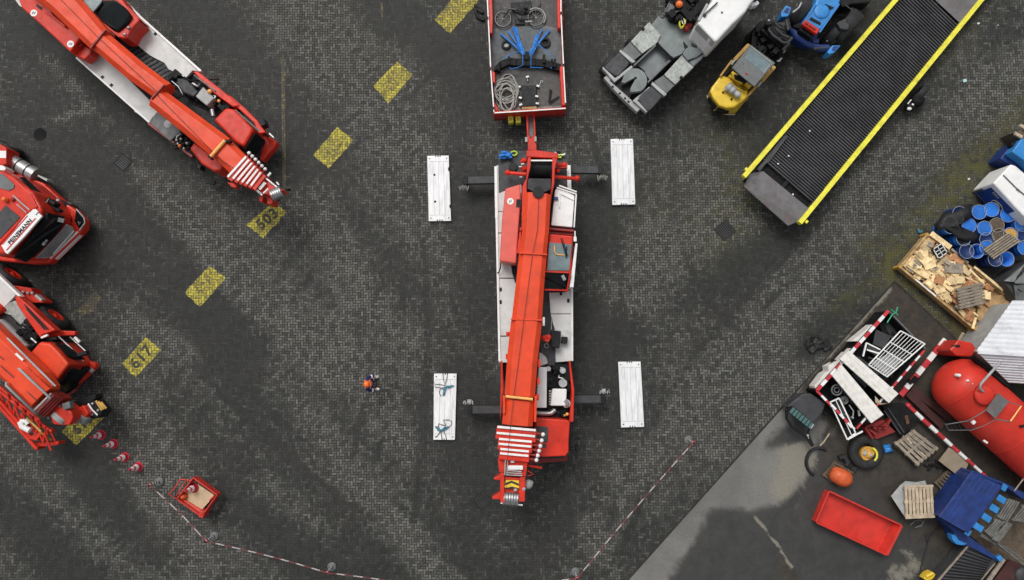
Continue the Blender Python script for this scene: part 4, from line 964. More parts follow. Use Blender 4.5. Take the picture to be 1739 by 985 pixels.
p = MB(); p.prism(A3, [(500, 455), (540, 400), (700, 510), (800, 590), (760, 640), (700, 645), (600, 580)], .8, 2.1); tl.part('side_housing', 'red_paint', p, bevel=.08)
# driver's cab
p = MB(); p.prism(A3, [(700, 215), (800, 112), (870, 120), (1035, 290), (1010, 345), (955, 440), (880, 400)], .6, 2.3); dcb = tl.part('driver_cab', 'red_paint', p, bevel=.10, seg=3)
tfw = (P(470, 300) - P(300, 160)).normalized() * .10; p = MB(); p.plate([q + tfw for q in (P(*A3(1040, 312), 2.2), P(*A3(1118, 368), 1.35), P(*A3(1125, 395), 1.3), P(*A3(1085, 460), 1.3), P(*A3(1045, 502), 1.3), P(*A3(1010, 490), 1.4), P(*A3(952, 448), 2.2))], .06); tl.part('windscreen', 'glass', p, dcb, bevel=.02)
p = MB(); p.prism(A3, [(1135, 330), (1235, 395), (1215, 440), (1170, 490), (1110, 560), (1085, 540), (1100, 480), (1090, 380)], .45, .95); tl.part('bumper', 'red_paint', p, bevel=.06)
p = MB(); p.bar(P(*A3(1100, 300), 1.9), P(*A3(1150, 350), 1.7), .1, .2); p.prism(A3, [(1070, 210), (1120, 200), (1140, 250), (1100, 270)], 1.5, 2.0); p.prism(A3, [(565, 580), (600, 590), (590, 630), (560, 615)], 1.0, 1.5); p.prism(A3, [(640, 735), (720, 730), (710, 755), (650, 750)], .4, .5); tl.part('mirror', 'black_paint', p, dcb, bevel=.02)
p = MB(); p.bar(P(*A3(1168, 325), 1.75), P(*A3(1205, 362), 1.75), .05, .1); p.bar(P(*A3(1150, 690), 1.6), P(*A3(1180, 655), 1.6), .08, .1); tl.part('marker_lamp', 'white_paint', p)
# nested section ends
for i in range(6):
    f = i; ax_, ay_ = 820 + 36 * f, 692 + 17 * f; bx, by = 975 + 26 * f, 520 + 24 * f
    if i: ax_ += 6; 
    ln_ = 1 - .035 * i; mx, my = (ax_ + bx) / 2, (ay_ + by) / 2
    ax_, ay_, bx, by = mx + (ax_ - mx) * ln_, my + (ay_ - my) * ln_, mx + (bx - mx) * ln_, my + (by - my) * ln_
    z = 3.42 - .06 * i
    p = MB(); p.slab(A3, [(ax_ - 5, ay_ + 8, z), (bx + 2, by - 2, z), (bx + 44, by + 32, z), (ax_ + 34, ay_ + 38, z)], .8); s_ = tl.part('telescope_section', 'red_paint', p, b2)
    p = MB(); p.bar(P(*A3(ax_, ay_), z + .07), P(*A3(bx, by), z + .07), .085, .1); tl.part('section_edge', 'white_paint', p, s_, bevel=.01)
    a, b = P(*A3(bx + 10, by + 8), z - .2), P(*A3(1000 + 27 * f, 492 + 27 * f), z - .2); p = MB(); p.rod(a, b, .04, 8); r_ = tl.part('guide_arm', 'dark_red', p, s_)
    p = MB(); p.ball(b, .075, 10); tl.part('guide_knob', 'white_paint', p, r_)
p = MB(); p.prism(A3, [(1030, 745), (1110, 670), (1230, 770), (1290, 800), (1210, 870), (1130, 830), (1090, 830)], 2.2, 2.85)
p.prism(A3, [(1085, 840), (1125, 850), (1110, 905), (1080, 890)], 1.6, 2.4); p.prism(A3, [(1150, 850), (1205, 865), (1195, 920), (1150, 920)], 1.6, 2.4)
p.prism(A3, [(815, 735), (870, 740), (900, 770), (880, 785), (850, 775)], 1.9, 2.3)
h2 = tl.part('boom_head', 'red_paint', p, b2, bevel=.03)
p = MB()
for a, b in (((1095, 665), (1235, 780)), ((1030, 770), (1100, 835)), ((1045, 790), (1110, 845)), ((1120, 830), (1160, 790)), ((1080, 790), (1130, 735)), ((1092, 800), (1142, 742)), ((1230, 735), (1250, 760))): p.rod(P(*A3(*a), 3.0), P(*A3(*b), 3.0), .035, 6)
tl.part('ladder', 'white_paint', p, h2)
p = MB(); a, b = P(*A3(1190, 850), 2.9), P(*A3(1275, 815), 2.9); d_ = (b - a).normalized(); L_ = (b - a).length
for i in range(5): p.lathe(a + d_ * i * L_ / 5, d_, [(.05, .01), (.26, .01), (.20, L_ / 10), (.26, L_ / 5 - .01), (.05, L_ / 5 - .01)], 18)
tl.part('sheave', 'steel', p, h2)
p = MB(); p.prism(A3, [(1300, 780), (1335, 785), (1330, 800), (1300, 800)], 2.2, 2.5); p.prism(A3, [(1210, 875), (1270, 840), (1280, 850), (1225, 890)], 2.2, 2.5); tl.part('hook_block', 'black_paint', p, h2, bevel=.02)

# ================================================================== red truck on the left edge
A4 = K(0, 220, 4.105)
tr = Thing('truck', 'red truck cab with dark windscreen and white lettered roof visor at the left edge', 'truck', P(40, 360))
p = MB(); p.bar(P(-330, 170, 1.05), P(110, 390, 1.05), 1.0, .5); tr.part('chassis', 'black_paint', p)
def a4(x, y, z): return P(*A4(x, y), z)
fwd = (P(110, 390) - P(-330, 170)).normalized(); FO, SO = fwd * .24, Vector((-fwd.y, fwd.x, 0)) * .10
p = MB(); p.prism(A4, [(-150, 300), (20, 287), (100, 330), (230, 440), (284, 535), (290, 560), (285, 600), (170, 745), (40, 868), (-150, 860)], .95, 3.1); cb_ = tr.part('cab_body', 'red_paint', p, bevel=.09, seg=3)
p = MB(); pts = [a4(-150, 250, .9), a4(20, 270, .9), a4(300, 370, .9), a4(440, 500, .9), a4(530, 560, .9), a4(590, 630, .9), a4(582, 690, .9), a4(540, 738, .9), a4(340, 932, .9), a4(220, 938, .9), a4(-150, 900, .9)]
p.hexa([Vector((q.x, q.y, .4)) for q in pts], pts); tr.part('lower_body', 'red_paint', p, bevel=.07, seg=3)
p = MB(); p.slab(A4, [(-140, 300, 3.16), (20, 296, 3.16), (95, 335, 3.16), (215, 445, 3.16), (262, 540, 3.16), (180, 600, 3.16), (0, 800, 3.16), (-140, 850, 3.16)], .12); rf = tr.part('cab_roof', 'red_paint', p, cb_, bevel=.05)
p = MB(); p.slab(A4, [(-10, 305, 3.20), (20, 310, 3.20), (100, 385, 3.20), (95, 410, 3.20), (60, 425, 3.20), (-60, 390, 3.20)], .04); tr.part('roof_spoiler', 'mid_grey', p, rf)
p = MB(); p.slab(A4, [(40, 530, 3.19), (140, 610, 3.19), (0, 760, 3.19), (-90, 660, 3.19)], .03); tr.part('sunroof', 'dark_grey', p, rf)
p = MB(); p.plate([q + SO for q in (a4(135, 345, 2.9), a4(165, 348, 2.65), a4(300, 472, 2.1), a4(415, 535, 1.85), a4(400, 560, 1.9), a4(300, 545, 2.45), a4(225, 455, 2.9))], .04); tr.part('side_window', 'glass', p, cb_)
p = MB(); p.slab(A4, [(235, 553, 3.24), (293, 603, 3.24), (170, 745, 3.24), (52, 868, 3.24), (36, 858, 3.24), (8, 808, 3.24), (180, 598, 3.24)], .10); vs_ = tr.part('sun_visor', 'white_paint', p, rf, bevel=.015)
p = MB(); p.bar(a4(248, 618, 3.25), a4(45, 842, 3.25), .05, .02); p.bar(a4(192, 600, 3.25), a4(15, 800, 3.25), .05, .02); tr.part('visor_stripe', 'stripe_red', p, vs_)
lettering('visor_lettering', 'PEINEMANN', .215, a4(140, 712, 3.252), a4(222, 626, 3.25) - a4(62, 800, 3.25), 'letter_black', vs_, tr.off, thick=.008, spacing=1.06)
p = MB(); p.box(a4(248, 573, 3.27), (.16, .16, .04), .8); tr.part('corner_lamp', 'white_paint', p, rf)
p = MB(); p.plate([q + FO for q in (a4(292, 562, 2.95), a4(415, 590, 1.75), a4(416, 630, 1.75), a4(330, 740, 1.75), a4(205, 865, 1.75), a4(150, 905, 1.75), a4(62, 872, 2.95), a4(170, 748, 2.98), a4(292, 606, 2.98))], .05); ws = tr.part('windscreen', 'glass', p, cb_)
p = MB(); p.plate([a4(365, 590, 2.2), a4(402, 598, 1.9), a4(395, 627, 1.9), a4(356, 618, 2.2)], .03); p.v = [q + FO * 1.3 for q in p.v]; tr.part('permit_sticker', 'litter_white', p, ws)
p = MB(); p.box(a4(258, 772, 2.3) + FO * 1.3, (.14, .1, .06), .8); p.box(a4(275, 752, 2.3) + FO * 1.3, (.1, .07, .06), .8); tr.part('interior_tag', 'light_grey', p, ws)
p = MB(); p.plate([a4(468, 665, 1.55), a4(512, 690, 1.2), a4(520, 715, 1.0), a4(372, 880, 1.0), a4(320, 897, 1.2), a4(252, 898, 1.55)], .06); gr = tr.part('grille', 'light_grey', p, cb_)
p = MB()
for i in range(7):
    f = .1 + i * .13; p.rod(a4(468 + 48 * f, 665 + 46 * f, 1.55 - .5 * f), a4(252 + 112 * f, 898 - 14 * f, 1.55 - .5 * f), .014, 6)
tr.part('grille_slats', 'dark_grey', p, gr)
p = MB(); p.bar(a4(538, 712, .96), a4(345, 898, .96), .07, .10); p.bar(a4(550, 728, .80), a4(380, 898, .80), .12, .25); tr.part('bumper', 'white_paint', p, bevel=.02)
p = MB(); p.rod(a4(420, 645, 1.65), a4(172, 908, 1.65), .025); p.rod(a4(515, 705, 1.1), a4(372, 866, 1.1), .025); tr.part('trim_line', 'white_paint', p)
p = MB(); p.plate([a4(530, 556, .98), a4(580, 612, .98), a4(588, 645, .95), a4(575, 685, .95), a4(556, 695, .95), a4(520, 640, .98)], .05); hl = tr.part('headlight', 'glass', p, cb_)
p = MB(); p.tube([a4(532, 555, 1.0), a4(585, 615, .98), a4(592, 650, .95), a4(552, 705, .95)], .03, 6); p.tube([a4(545, 640, 1.0), a4(550, 665, .98), a4(560, 645, .98)], .02, 6); tr.part('headlight_rim', 'light_grey', p, hl)
p = MB(); p.tube([P(*A4(305, 535), 2.2), P(*A4(335, 480), 2.3), P(*A4(350, 475), 2.3)], .03, 6); p.box(P(*A4(375, 510), 2.2), (.36, .14, .45), -.6); p.box(P(*A4(390, 550), 2.1), (.5, .12, .3), -.5); mr = tr.part('mirror', 'black_paint', p, cb_, bevel=.03)
p = MB(); p.rod(P(*A4(305, 535), 2.46), P(*A4(340, 482), 2.46), .02, 6); p.box(P(*A4(405, 492), 2.35), (.1, .08, .1)); tr.part('mirror_arm', 'light_grey', p, mr)
p = MB(); c = P(*A4(37, 488), 3.25); p.lathe((c.x, c.y, 3.2), (0, 0, 1), [(.10, 0), (.09, .16), (.05, .2), (0, .2)], 16); tr.part('beacon', 'signal_orange', p, rf)
p = MB(); c = P(*A4(85, 487), 3.25); p.lathe((c.x, c.y, 3.2), (0, 0, 1), [(.08, 0), (.07, .06), (0, .08)], 14); tr.part('roof_vent', 'dark_red', p, rf)
p = MB(); p.rod(P(*A4(90, 460), 3.3), P(*A4(205, 560), 3.3), .03, 8); p.rod(P(*A4(115, 520), 3.28), P(*A4(185, 580), 3.28), .025, 8); tr.part('air_horn', 'light_grey', p, rf)
w_ = (P(110, 390) - P(-330, 170)).normalized(); wn2_ = Vector((-w_.y, w_.x, 0))
wheel(tr, P(*A4(455, 495), .52) , wn2_, .54, .34, 'light_grey'); wheel(tr, P(*A4(80, 108), .52), wn2_, .54, .34, 'light_grey'); wheel(tr, P(112, 400, .52) - wn2_ * 1.3 - w_ * .6, -wn2_, .54, .34, 'light_grey')
p = MB(); p.rod(P(*A4(70, 215), .85), P(*A4(250, 320), .85), .30, 18); ft = tr.part('fuel_tank', 'steel', p)
p = MB()
for f in (.05, .35, .7): 
    a = P(*A4(70, 215), .85).lerp(P(*A4(250, 320), .85), f); p.rod(a, a + (P(*A4(250, 320), .85) - P(*A4(70, 215), .85)).normalized() * .05, .315, 18)
tr.part('tank_strap', 'black_paint', p, ft)
p = MB(); p.prism(A4, [(265, 315), (330, 345), (325, 360), (262, 325)], .5, 1.0); tr.part('step', 'light_grey', p)
p = MB(); p.prism(A4, [(-200, 105), (0, 100), (45, 130), (45, 240), (0, 250), (-200, 250)], .6, 1.5); bd = tr.part('load_bed', 'red_paint', p, bevel=.03)
p = MB(); p.prism(A4, [(-200, 148), (42, 148), (42, 198), (-200, 198)], 1.5, 1.506); tr.part('bed_stripe', 'white_paint', p, bd)
p = MB(); p.prism(A4, [(-100, 250), (20, 250), (40, 270), (30, 285), (-100, 275)], 1.0, 1.6); tr.part('bed_edge', 'white_paint', p, bd)

# ================================================================== crane on the lower left with folded lattice jib
A5, A6 = K(0, 440, 5.47), K(0, 580, 4.925)
bl = Thing('mobile_crane', 'red mobile crane with orange cab roof and folded lattice jib at the left edge', 'crane', P(10, 580))
p = MB(); p.bar(P(-260, 330, 1.2), P(120, 655, 1.2), 1.8, .6); bl.part('chassis', 'black_paint', p)
ax5 = (P(152, 610) - P(-5, 470)).normalized(); nx5 = Vector((-ax5.y, ax5.x, 0))
for x, y in ((110, 150), (505, 535)): wheel(bl, P(*A5(x, y), .62) + nx5 * .14, nx5, .66, .45, 'red_paint')
for x, y in ((40, 640), (-60, 560)): wheel(bl, P(x, y, .62) - nx5 * .4, -nx5, .66, .45, 'red_paint')
p = MB(); p.prism(A5, [(-250, 10), (-100, 90), (0, 170), (150, 330), (70, 415), (-10, 500), (-120, 620), (-400, 400)], 1.4, 1.6); p.prism(A5, [(0, 555), (60, 600), (250, 800), (190, 865), (90, 780), (0, 695), (-60, 640)], 1.45, 1.68)
bl.part('deck_panel', 'deck_white', p, bevel=.01)
p = MB(); p.bar(P(*A5(-200, -20), 1.70), P(*A5(515, 665), 1.70), .10, .25); bl.part('deck_rim', 'white_paint', p, bevel=.01)
p = MB(); p.prism(A5, [(80, 410), (140, 385), (280, 560), (200, 620), (100, 520), (-20, 480)], 1.4, 1.58); bl.part('mid_deck', 'tread_grey', p)
p = MB(); p.prism(A5, [(-40, 480), (30, 470), (200, 620), (260, 720), (330, 790), (240, 850), (60, 640), (-60, 560)], 1.2, 1.45); bl.part('tread_plate', 'dark_grey', p)
p = MB(); random.seed(15)
for i in range(30): p.box(P(*A5(random.uniform(190, 360), random.uniform(570, 740)), random.uniform(1.4, 1.7)), (.25, .18, .2), R(-40) + random.uniform(-.3, .3))
bl.part('machinery', 'engine_black', p)
p = MB(); p.tube([P(*A5(290, 735), 1.8), P(*A5(340, 780), 1.8)], .05, 6); p.tube([P(*A5(210, 600), 1.75), P(*A5(250, 615), 1.75), P(*A5(240, 650), 1.75), P(*A5(205, 630), 1.75)], .02, 6, True); bl.part('pipework', 'steel', p)
p = MB(); p.lathe(P(*A5(-5, 440), 1.6), nx5, [(0, -.4), (.3, -.4), (.3, -.3), (.22, -.28), (.3, -.1), (.3, .1), (0, .12)], 18); bl.part('hose_reel', 'red_paint', p)
p = MB(); p.prism(A5, [(135, 350), (165, 340), (510, 660), (500, 665), (395, 700), (370, 730), (160, 430)], 1.5, 2.0)
p.prism(A5, [(100, 240), (290, 270), (300, 310), (400, 385), (400, 405), (300, 405), (160, 300)], .5, 1.2); p.prism(A5, [(395, 695), (500, 660), (700, 670), (695, 705), (560, 715), (390, 725)], 1.0, 1.3)
bl.part('side_fender', 'red_paint', p, bevel=.03)
p = MB()
for i in range(3): p.bar(P(*A5(225 + 10 * i, 430 + 22 * i - 10), 2.03), P(*A5(450 - 18 * i, 655), 2.03), .035, .04)
bl.part('vent_slots', 'black_paint', p)
p = MB()
for x, y in ((215, 305), (258, 315), (300, 315)): p.ball(P(*A5(x, y), 1.3), .06)
p.box(P(*A5(375, 360), 1.1), (.35, .1, .3), -.7); bl.part('marker_lamp', 'light_grey', p)
# cab
def a6(x, y, z): return P(*A6(x, y), z)
bfw = (P(152, 610) - P(-5, 470)).normalized(); bsd = Vector((-bfw.y, bfw.x, 0))
p = MB(); p.prism(A6, [(218, 132), (330, 2), (425, 12), (500, 85), (578, 188), (468, 330), (385, 300)], .55, 2.38); cb5 = bl.part('driver_cab', 'red_paint', p, bevel=.08, seg=3)
p = MB(); p.prism(A6, [(224, 132), (333, 8), (420, 18), (494, 92), (572, 187), (466, 324), (382, 298)], 2.3, 2.5); bl.part('cab_roof', 'boom_red', p, cb5, bevel=.07, seg=3)
p = MB(); p.plate([q + bsd * .09 for q in (a6(450, 18, 2.2), a6(525, 28, 1.75), a6(625, 100, 1.55), a6(698, 160, 1.5), a6(622, 158, 1.85), a6(560, 135, 2.15))], .05); bl.part('side_window', 'glass', p, cb5)
p = MB(); p.plate([q + bfw * .09 for q in (a6(585, 212, 2.3), a6(692, 226, 1.5), a6(690, 252, 1.45), a6(558, 400, 1.45), a6(525, 402, 1.5), a6(484, 345, 2.3))], .05); bl.part('windscreen', 'glass', p, cb5, bevel=.02)
p = MB(); pts = [a6(540, 40, .75), a6(600, 90, .75), a6(690, 150, .75), a6(798, 180, .75), a6(800, 215, .75), a6(720, 290, .75), a6(582, 418, .75), a6(540, 395, .75), a6(480, 300, .75)]; p.hexa([Vector((q.x, q.y, .4)) for q in pts], pts); bl.part('lower_body', 'red_paint', p, bevel=.06, seg=3)
p = MB(); p.slab(A5, [(445, 722, 1.9), (520, 727, 1.9), (525, 747, 1.9), (460, 747, 1.9)], .2); bl.part('vent', 'black_paint', p, cb5)
p = MB(); p.rod(P(*A5(540, 715), 1.5), P(*A5(720, 885), 1.35), .025); p.rod(P(*A5(650, 720), 1.1), P(*A5(795, 855), 1.0), .025); p.bar(P(*A5(380, 730), 2.1), P(*A5(440, 705), 2.1), .08, .1); p.bar(P(*A5(690, 725), 1.2), P(*A5(735, 770), 1.2), .10, .1); p.rod(P(*A5(735, 905), 1.5), P(*A5(775, 950), 1.3), .02); bl.part('trim_bar', 'white_paint', p, cb5)
p = MB(); p.box(P(*A5(775, 880), 1.7), (.40, .16, .3), .3); bl.part('mirror', 'black_paint', p, cb5, bevel=.03)
p = MB(); p.bar(P(*A6(785, 215), .6), P(*A6(590, 420), .6), .12, .22); bl.part('bumper', 'dark_red', p, bevel=.03)
p = MB(); p.box(P(*A6(765, 238), .72), (.14, .2, .12), .8); bl.part('headlight', 'light_grey', p)
p = MB()
for i in range(3): p.bar(P(*A6(640 - 30 * i, 400 + 16 * i), 1.0 - .08 * i), P(*A6(560 - 30 * i, 450 + 16 * i), 1.0 - .08 * i), .1, .1)
bl.part('step', 'dark_red', p)
# boom with tubular guard
p = MB(); p.loft(A6, [(-415, -271, 142, 2.5, 3.4), (-25, 104, 142, 2.5, 3.4), (240, 359, 138, 2.5, 3.4), (345, 460, 112, 2.5, 3.35)], .18); b5 = bl.part('boom', 'boom_red', p, bevel=.02)
p = MB(); p.loft(A6, [(130, 290, 108, 2.6, 3.6), (320, 478, 108, 2.6, 3.6)], .16); bl.part('boom_section', 'boom_red', p, b5, bevel=.02)
p = MB(); p.tube([P(*A6(60, -30), 3.3), P(*A6(465, 375), 3.3)], .04, 8); p.tube([P(*A6(155, 225), 3.7), P(*A6(420, 472), 3.7), P(*A6(305, 612), 3.7), P(*A6(50, 365), 3.7), P(*A6(58, 340), 3.7)], .05, 8); bl.part('guard_rail', 'light_grey', p, b5)
p = MB(); p.tube([P(*A6(0, 200), 3.45), P(*A6(90, 280), 3.5), P(*A6(310, 500), 3.64)], .018, 6); p.tube([P(*A6(30, 150), 3.42), P(*A6(-90, 50), 3.42)], .018, 6); bl.part('hoist_rope', 'wire_dark', p, b5)
p = MB(); p.bar(P(*A6(130, 100), 3.48), P(*A6(190, 155), 3.48), .08, .06); bl.part('marker_lamp', 'white_paint', p, b5)
for i in range(4):
    z = 3.45 - .1 * i; x, y = 270 + 22 * i, 590 + 8 * i; p = MB(); p.slab(A6, [(x, y - 20, z), (x + 150, y - 165, z), (x + 185, y - 135, z), (x + 30, y + 20, z)], .7); s_ = bl.part('telescope_section', 'dark_red', p, b5)
    p = MB(); p.bar(P(*A6(x + 8, y - 8), z + .04), P(*A6(x + 155, y - 155), z + .04), .06, .06); bl.part('section_edge', ('light_grey', 'dark_grey')[i % 2], p, s_)
# head with sheaves and hook block
p = MB(); p.prism(A6, [(410, 600), (470, 530), (520, 520), (600, 590), (610, 640), (580, 700), (500, 700), (440, 690)], 2.0, 2.9); p.prism(A6, [(640, 560), (700, 530), (740, 600), (700, 650), (640, 640)], 1.4, 2.2)
h5 = bl.part('boom_head', 'red_paint', p, b5, bevel=.05)
def sheave(th, parent, c, axis, r, w, mat='steel', n=3):
    p = MB(); d = Vector(axis).normalized()
    for i in range(n): p.lathe(Vector(c) + d * (i * w / n), d, [(r * .2, .005), (r, .005), (r * .82, w / n / 2), (r, w / n - .005), (r * .2, w / n - .005)], 24)
    return th.part('sheave', mat, p, parent)
sheave(bl, h5, P(*A6(500, 645), 2.75) - nx5 * .02, nx5, .36, .16, 'light_grey', 2); sheave(bl, h5, P(*A6(670, 650), 2.0), nx5, .34, .26, 'light_grey', 4)
p = MB()
for i in range(7): p.tube([P(*A6(590, 640 + 9 * i), 2.7), P(*A6(640, 610 + 12 * i), 2.5), P(*A6(720, 600 + 12 * i), 2.0)], .018, 6)
bl.part('hoist_rope', 'steel', p, h5)
p = MB(); p.box(P(*A6(570, 535), 2.9), (.30, .26, .3), .3); p.ball(P(*A6(408, 640), 2.6), .06); p.ball(P(*A6(500, 540), 2.95), .05); bl.part('lamp', 'mid_grey', p, h5, bevel=.03)
p = MB(); p.prism(A6, [(620, 500), (700, 470), (800, 440), (800, 480), (720, 530), (640, 560)], 1.0, 1.6); p.prism(A6, [(725, 520), (790, 490), (860, 580), (820, 640), (770, 650)], 1.0, 1.8); hk = bl.part('hook_block', 'black_paint', p, h5, bevel=.04)
p = MB(); p.tube([P(*A6(738, 520), 1.85), P(*A6(770, 570), 1.88), P(*A6(815, 615), 1.85)], .035, 8); bl.part('white_band', 'white_paint', p, hk)
p = MB()
for i in range(3): p.bar(P(*A6(800 + 22 * i, 495 + 6 * i), 1.85), P(*A6(850 + 18 * i, 575 - 8 * i), 1.85), .07, .05)
bl.part('orange_band', 'ochre_paint', p, hk)
p = MB()
for x, y in ((775, 520), (770, 610), (820, 575)): p.ball(P(*A6(x, y), 1.84), .06)
bl.part('bolt', 'steel', p, hk)
# folded lattice jib
p = MB()
L0, L1 = [((-60, 330), (430, 740)), ((-60, 460), (300, 900)), ((-20, 420), (420, 760))], []
for a, b in (((-60, 370), (430, 760)), ((-60, 480), (310, 900)), ((-60, 330), (330, 660)), ((0, 500), (260, 800))): p.rod(P(*A6(*a), 1.9), P(*A6(*b), 1.7), .075, 8)
for i in range(7):
    x, y = 0 + 62 * i, 430 + 55 * i
    p.rod(P(*A6(x, y), 1.85), P(*A6(x - 10, y + 95), 1.75), .045, 8); p.rod(P(*A6(x, y), 1.85), P(*A6(x + 55, y + 150), 1.75), .045, 8); p.rod(P(*A6(x + 90, y + 70), 1.85), P(*A6(x + 60, y + 10), 2.0), .04, 8)
jb = bl.part('lattice_jib', 'red_paint', p)
p = MB(); p.prism(A6, [(240, 800), (330, 760), (345, 780), (300, 830), (240, 815)], 1.3, 1.8); p.prism(A6, [(250, 845), (490, 835), (490, 860), (460, 870), (320, 880), (320, 905), (290, 905)], 1.0, 1.5); p.prism(A6, [(390, 720), (435, 745), (425, 770), (390, 755)], 1.5, 1.8); bl.part('jib_foot', 'red_paint', p, jb, bevel=.03)
p = MB(); p.tube([P(*A6(170, 670), 1.95), P(*A6(185, 710), 1.95), P(*A6(250, 745), 1.95)], .12, 10); p.tube([P(*A6(175, 665), 1.97), P(*A6(215, 665), 1.97), P(*A6(235, 690), 1.95)], .09, 10); bl.part('rubber_buffer', 'white_paint', p, jb)
p = MB(); p.rod(P(*A6(340, 760), 1.9), P(*A6(430, 825), 1.6), .04, 6); p.rod(P(*A6(225, 640), 1.9), P(*A6(345, 755), 1.9), .05, 6); bl.part('jib_strut', 'ochre_paint', p, jb)
# ================================================================== outrigger plates
B6, B7 = K(690, 240, 6.155), K(710, 610, 6.156)
def plate(label, corners, notches=(), holes=()):
    """corners px: tl, tr, br, bl"""
    z = .16; w = [P(*c, z) for c in corners]; ctr = sum(w, Vector()) / 4
    t = Thing('support_plate', label, 'support plate', Vector((ctr.x, ctr.y, 0)), 'white plates laid out for the crane outriggers')
    tl_, tr_, br_, bl_ = w
    def pt(u, v): return tl_.lerp(tr_, u).lerp(bl_.lerp(br_, u), v)
    pts = [pt(0, 0)]
    for u in (.40, .5, .60): pts += [pt(u - .022, 0), pt(u - .022, .022), pt(u + .022, .022), pt(u + .022, 0)]
    pts.append(pt(1, 0))
    for v in notches: pts += [pt(1, v - .035), pt(.95, v - .02), pt(.95, v + .02), pt(1, v + .035)]
    pts.append(pt(1, 1))
    for u in (.60, .5, .40): pts += [pt(u + .022, 1), pt(u + .022, .978), pt(u - .022, .978), pt(u - .022, 1)]
    pts.append(pt(0, 1))
    p = MB(); p.hexa([Vector((q.x, q.y, .02)) for q in pts], pts); pl = t.part('plate', 'mat_white', p, bevel=.008)
    p = MB()
    for u in (.26, .5, .74): p.bar(pt(u, .09) + Vector((0, 0, .006)), pt(u, .91) + Vector((0, 0, .006)), .012, .01)
    for v in (.09, .91): p.bar(pt(.05, v) + Vector((0, 0, .006)), pt(.95, v) + Vector((0, 0, .006)), .012, .01)
    t.part('seam', 'light_grey', p, pl)
    for u, v in ((.1, .045), (.9, .045), (.1, .955), (.9, .955)):
        p = MB(); c = pt(u, v); p.cyl(c, .028, z + .001, z + .005, 10); t.part('bolt', 'dark_grey', p, pl)
    for u, v in holes:
        p = MB(); c = pt(u, v); p.cyl(c, .05, z + .001, z + .005, 14); t.part('drain_hole', 'black_paint', p, pl)
plate('white plate with two notches in its side left of the crane rear outrigger', [(725.5, 264.5), (762, 264), (766, 375), (728, 375.5)], (.21, .78), ((.31, .295), (.31, .705)))
plate('white plate with blue ropes on it beside the crane front outrigger', [(737, 634.5), (775.5, 634.5), (772.5, 747), (736, 747)])
plate('bare white plate right of the crane rear outrigger, nearest the grey tractor', [(1037, 236), (1075, 235.5), (1079, 347), (1040, 348)])
plate('bare white plate right of the crane front outrigger, nearest the barrier chain', [(1050, 614.5), (1088, 614), (1094, 725), (1055, 726)])
def sling(label, loops, bundle, seed):
    rr = random.Random(seed)
    t = Thing('rope_sling', label, 'rope', P(*B7(*bundle[0]), .17))
    p = MB()
    for lp in loops: p.tube([P(*B7(x, y), .19 + .012 * (i % 2)) for i, (x, y) in enumerate(lp)], .013, 6)
    t.part('thin_rope', 'wire_dark', p)
    p = MB()
    for i in range(9):
        p.tube([P(*B7(x + rr.uniform(-9, 9), y + rr.uniform(-8, 8)), .20 + rr.uniform(0, .06)) for x, y in bundle], .02, 6)
    t.part('rope_bundle', 'rope_blue', p)
sling('blue rope knot with a thin loop at the upper end of the white plate', [[(260, 160), (262, 210), (280, 270), (300, 210), (305, 160)], [(280, 275), (220, 262), (175, 262), (178, 290), (250, 300), (285, 290)], [(270, 310), (230, 310), (222, 350), (235, 385), (262, 380), (275, 330)], [(290, 280), (380, 278)]], [(265, 370), (275, 320), (290, 285), (320, 290), (356, 278)], 1)
sling('blue rope heap with a squarish loop at the lower end of the white plate', [[(240, 760), (248, 830)], [(270, 750), (296, 825)], [(190, 815), (240, 750)], [(290, 700), (275, 660), (262, 636), (320, 634), (350, 650), (345, 690), (310, 715)], [(225, 740), (212, 700), (215, 674), (260, 690), (285, 692)]], [(188, 705), (215, 740), (255, 745), (285, 715), (270, 735), (310, 710)], 2)

# ================================================================== flatbed trailer behind the central crane
B1 = K(780, 0, 4.927)
fl = Thing('flatbed_trailer', 'red flatbed trailer with grey floor coupled behind the central crane', 'trailer', P(895, 60))
p = MB(); p.prism(B1, [(215, -260), (850, -260), (870, 540), (885, 900), (292, 938), (262, 560)], .85, 1.02); bed = fl.part('bed', 'mid_grey', p)
p = MB(); p.prism(B1, [(276, 244), (700, 210), (712, 240), (855, 242), (862, 500), (860, 560), (285, 590), (270, 400)], 1.02, 1.032); fl.part('rubber_mat', 'floor_grey', p)
p = MB(); p.prism(B1, [(275, -250), (812, -250), (820, 236), (700, 206), (276, 240)], 1.02, 1.028); fl.part('floor_sheet', 'floor_dark', p)
p = MB(); p.prism(B1, [(300, 610), (480, 590), (720, 565), (850, 570), (866, 880), (520, 890), (300, 900)], 1.02, 1.027); fl.part('floor_sheet', 'floor_dark', p)
p = MB()
p.bar(P(*B1(222, -260), 1.5), P(*B1(262, 560), 1.5), .05, .62); p.bar(P(*B1(262, 560), 1.5), P(*B1(292, 940), 1.5), .05, .62)
p.bar(P(*B1(848, -260), 1.5), P(*B1(868, 530), 1.5), .05, .62); p.bar(P(*B1(868, 530), 1.5), P(*B1(887, 880), 1.5), .05, .62)
p.bar(P(*B1(285, 942), 1.5), P(*B1(893, 905), 1.5), .08, .95)
wl_ = fl.part('side_wall', 'red_paint', p)
p = MB()
for a, b in (((222, -260), (262, 560)), ((262, 575), (290, 935)), ((850, 110), (872, 540)), ((872, 555), (890, 880)), ((848, -260), (850, 100)), ((295, 944), (890, 906))): p.bar(P(*B1(*a), 1.545), P(*B1(*b), 1.545), .045, .04)
fl.part('top_rail', 'white_paint', p, wl_)
p = MB()
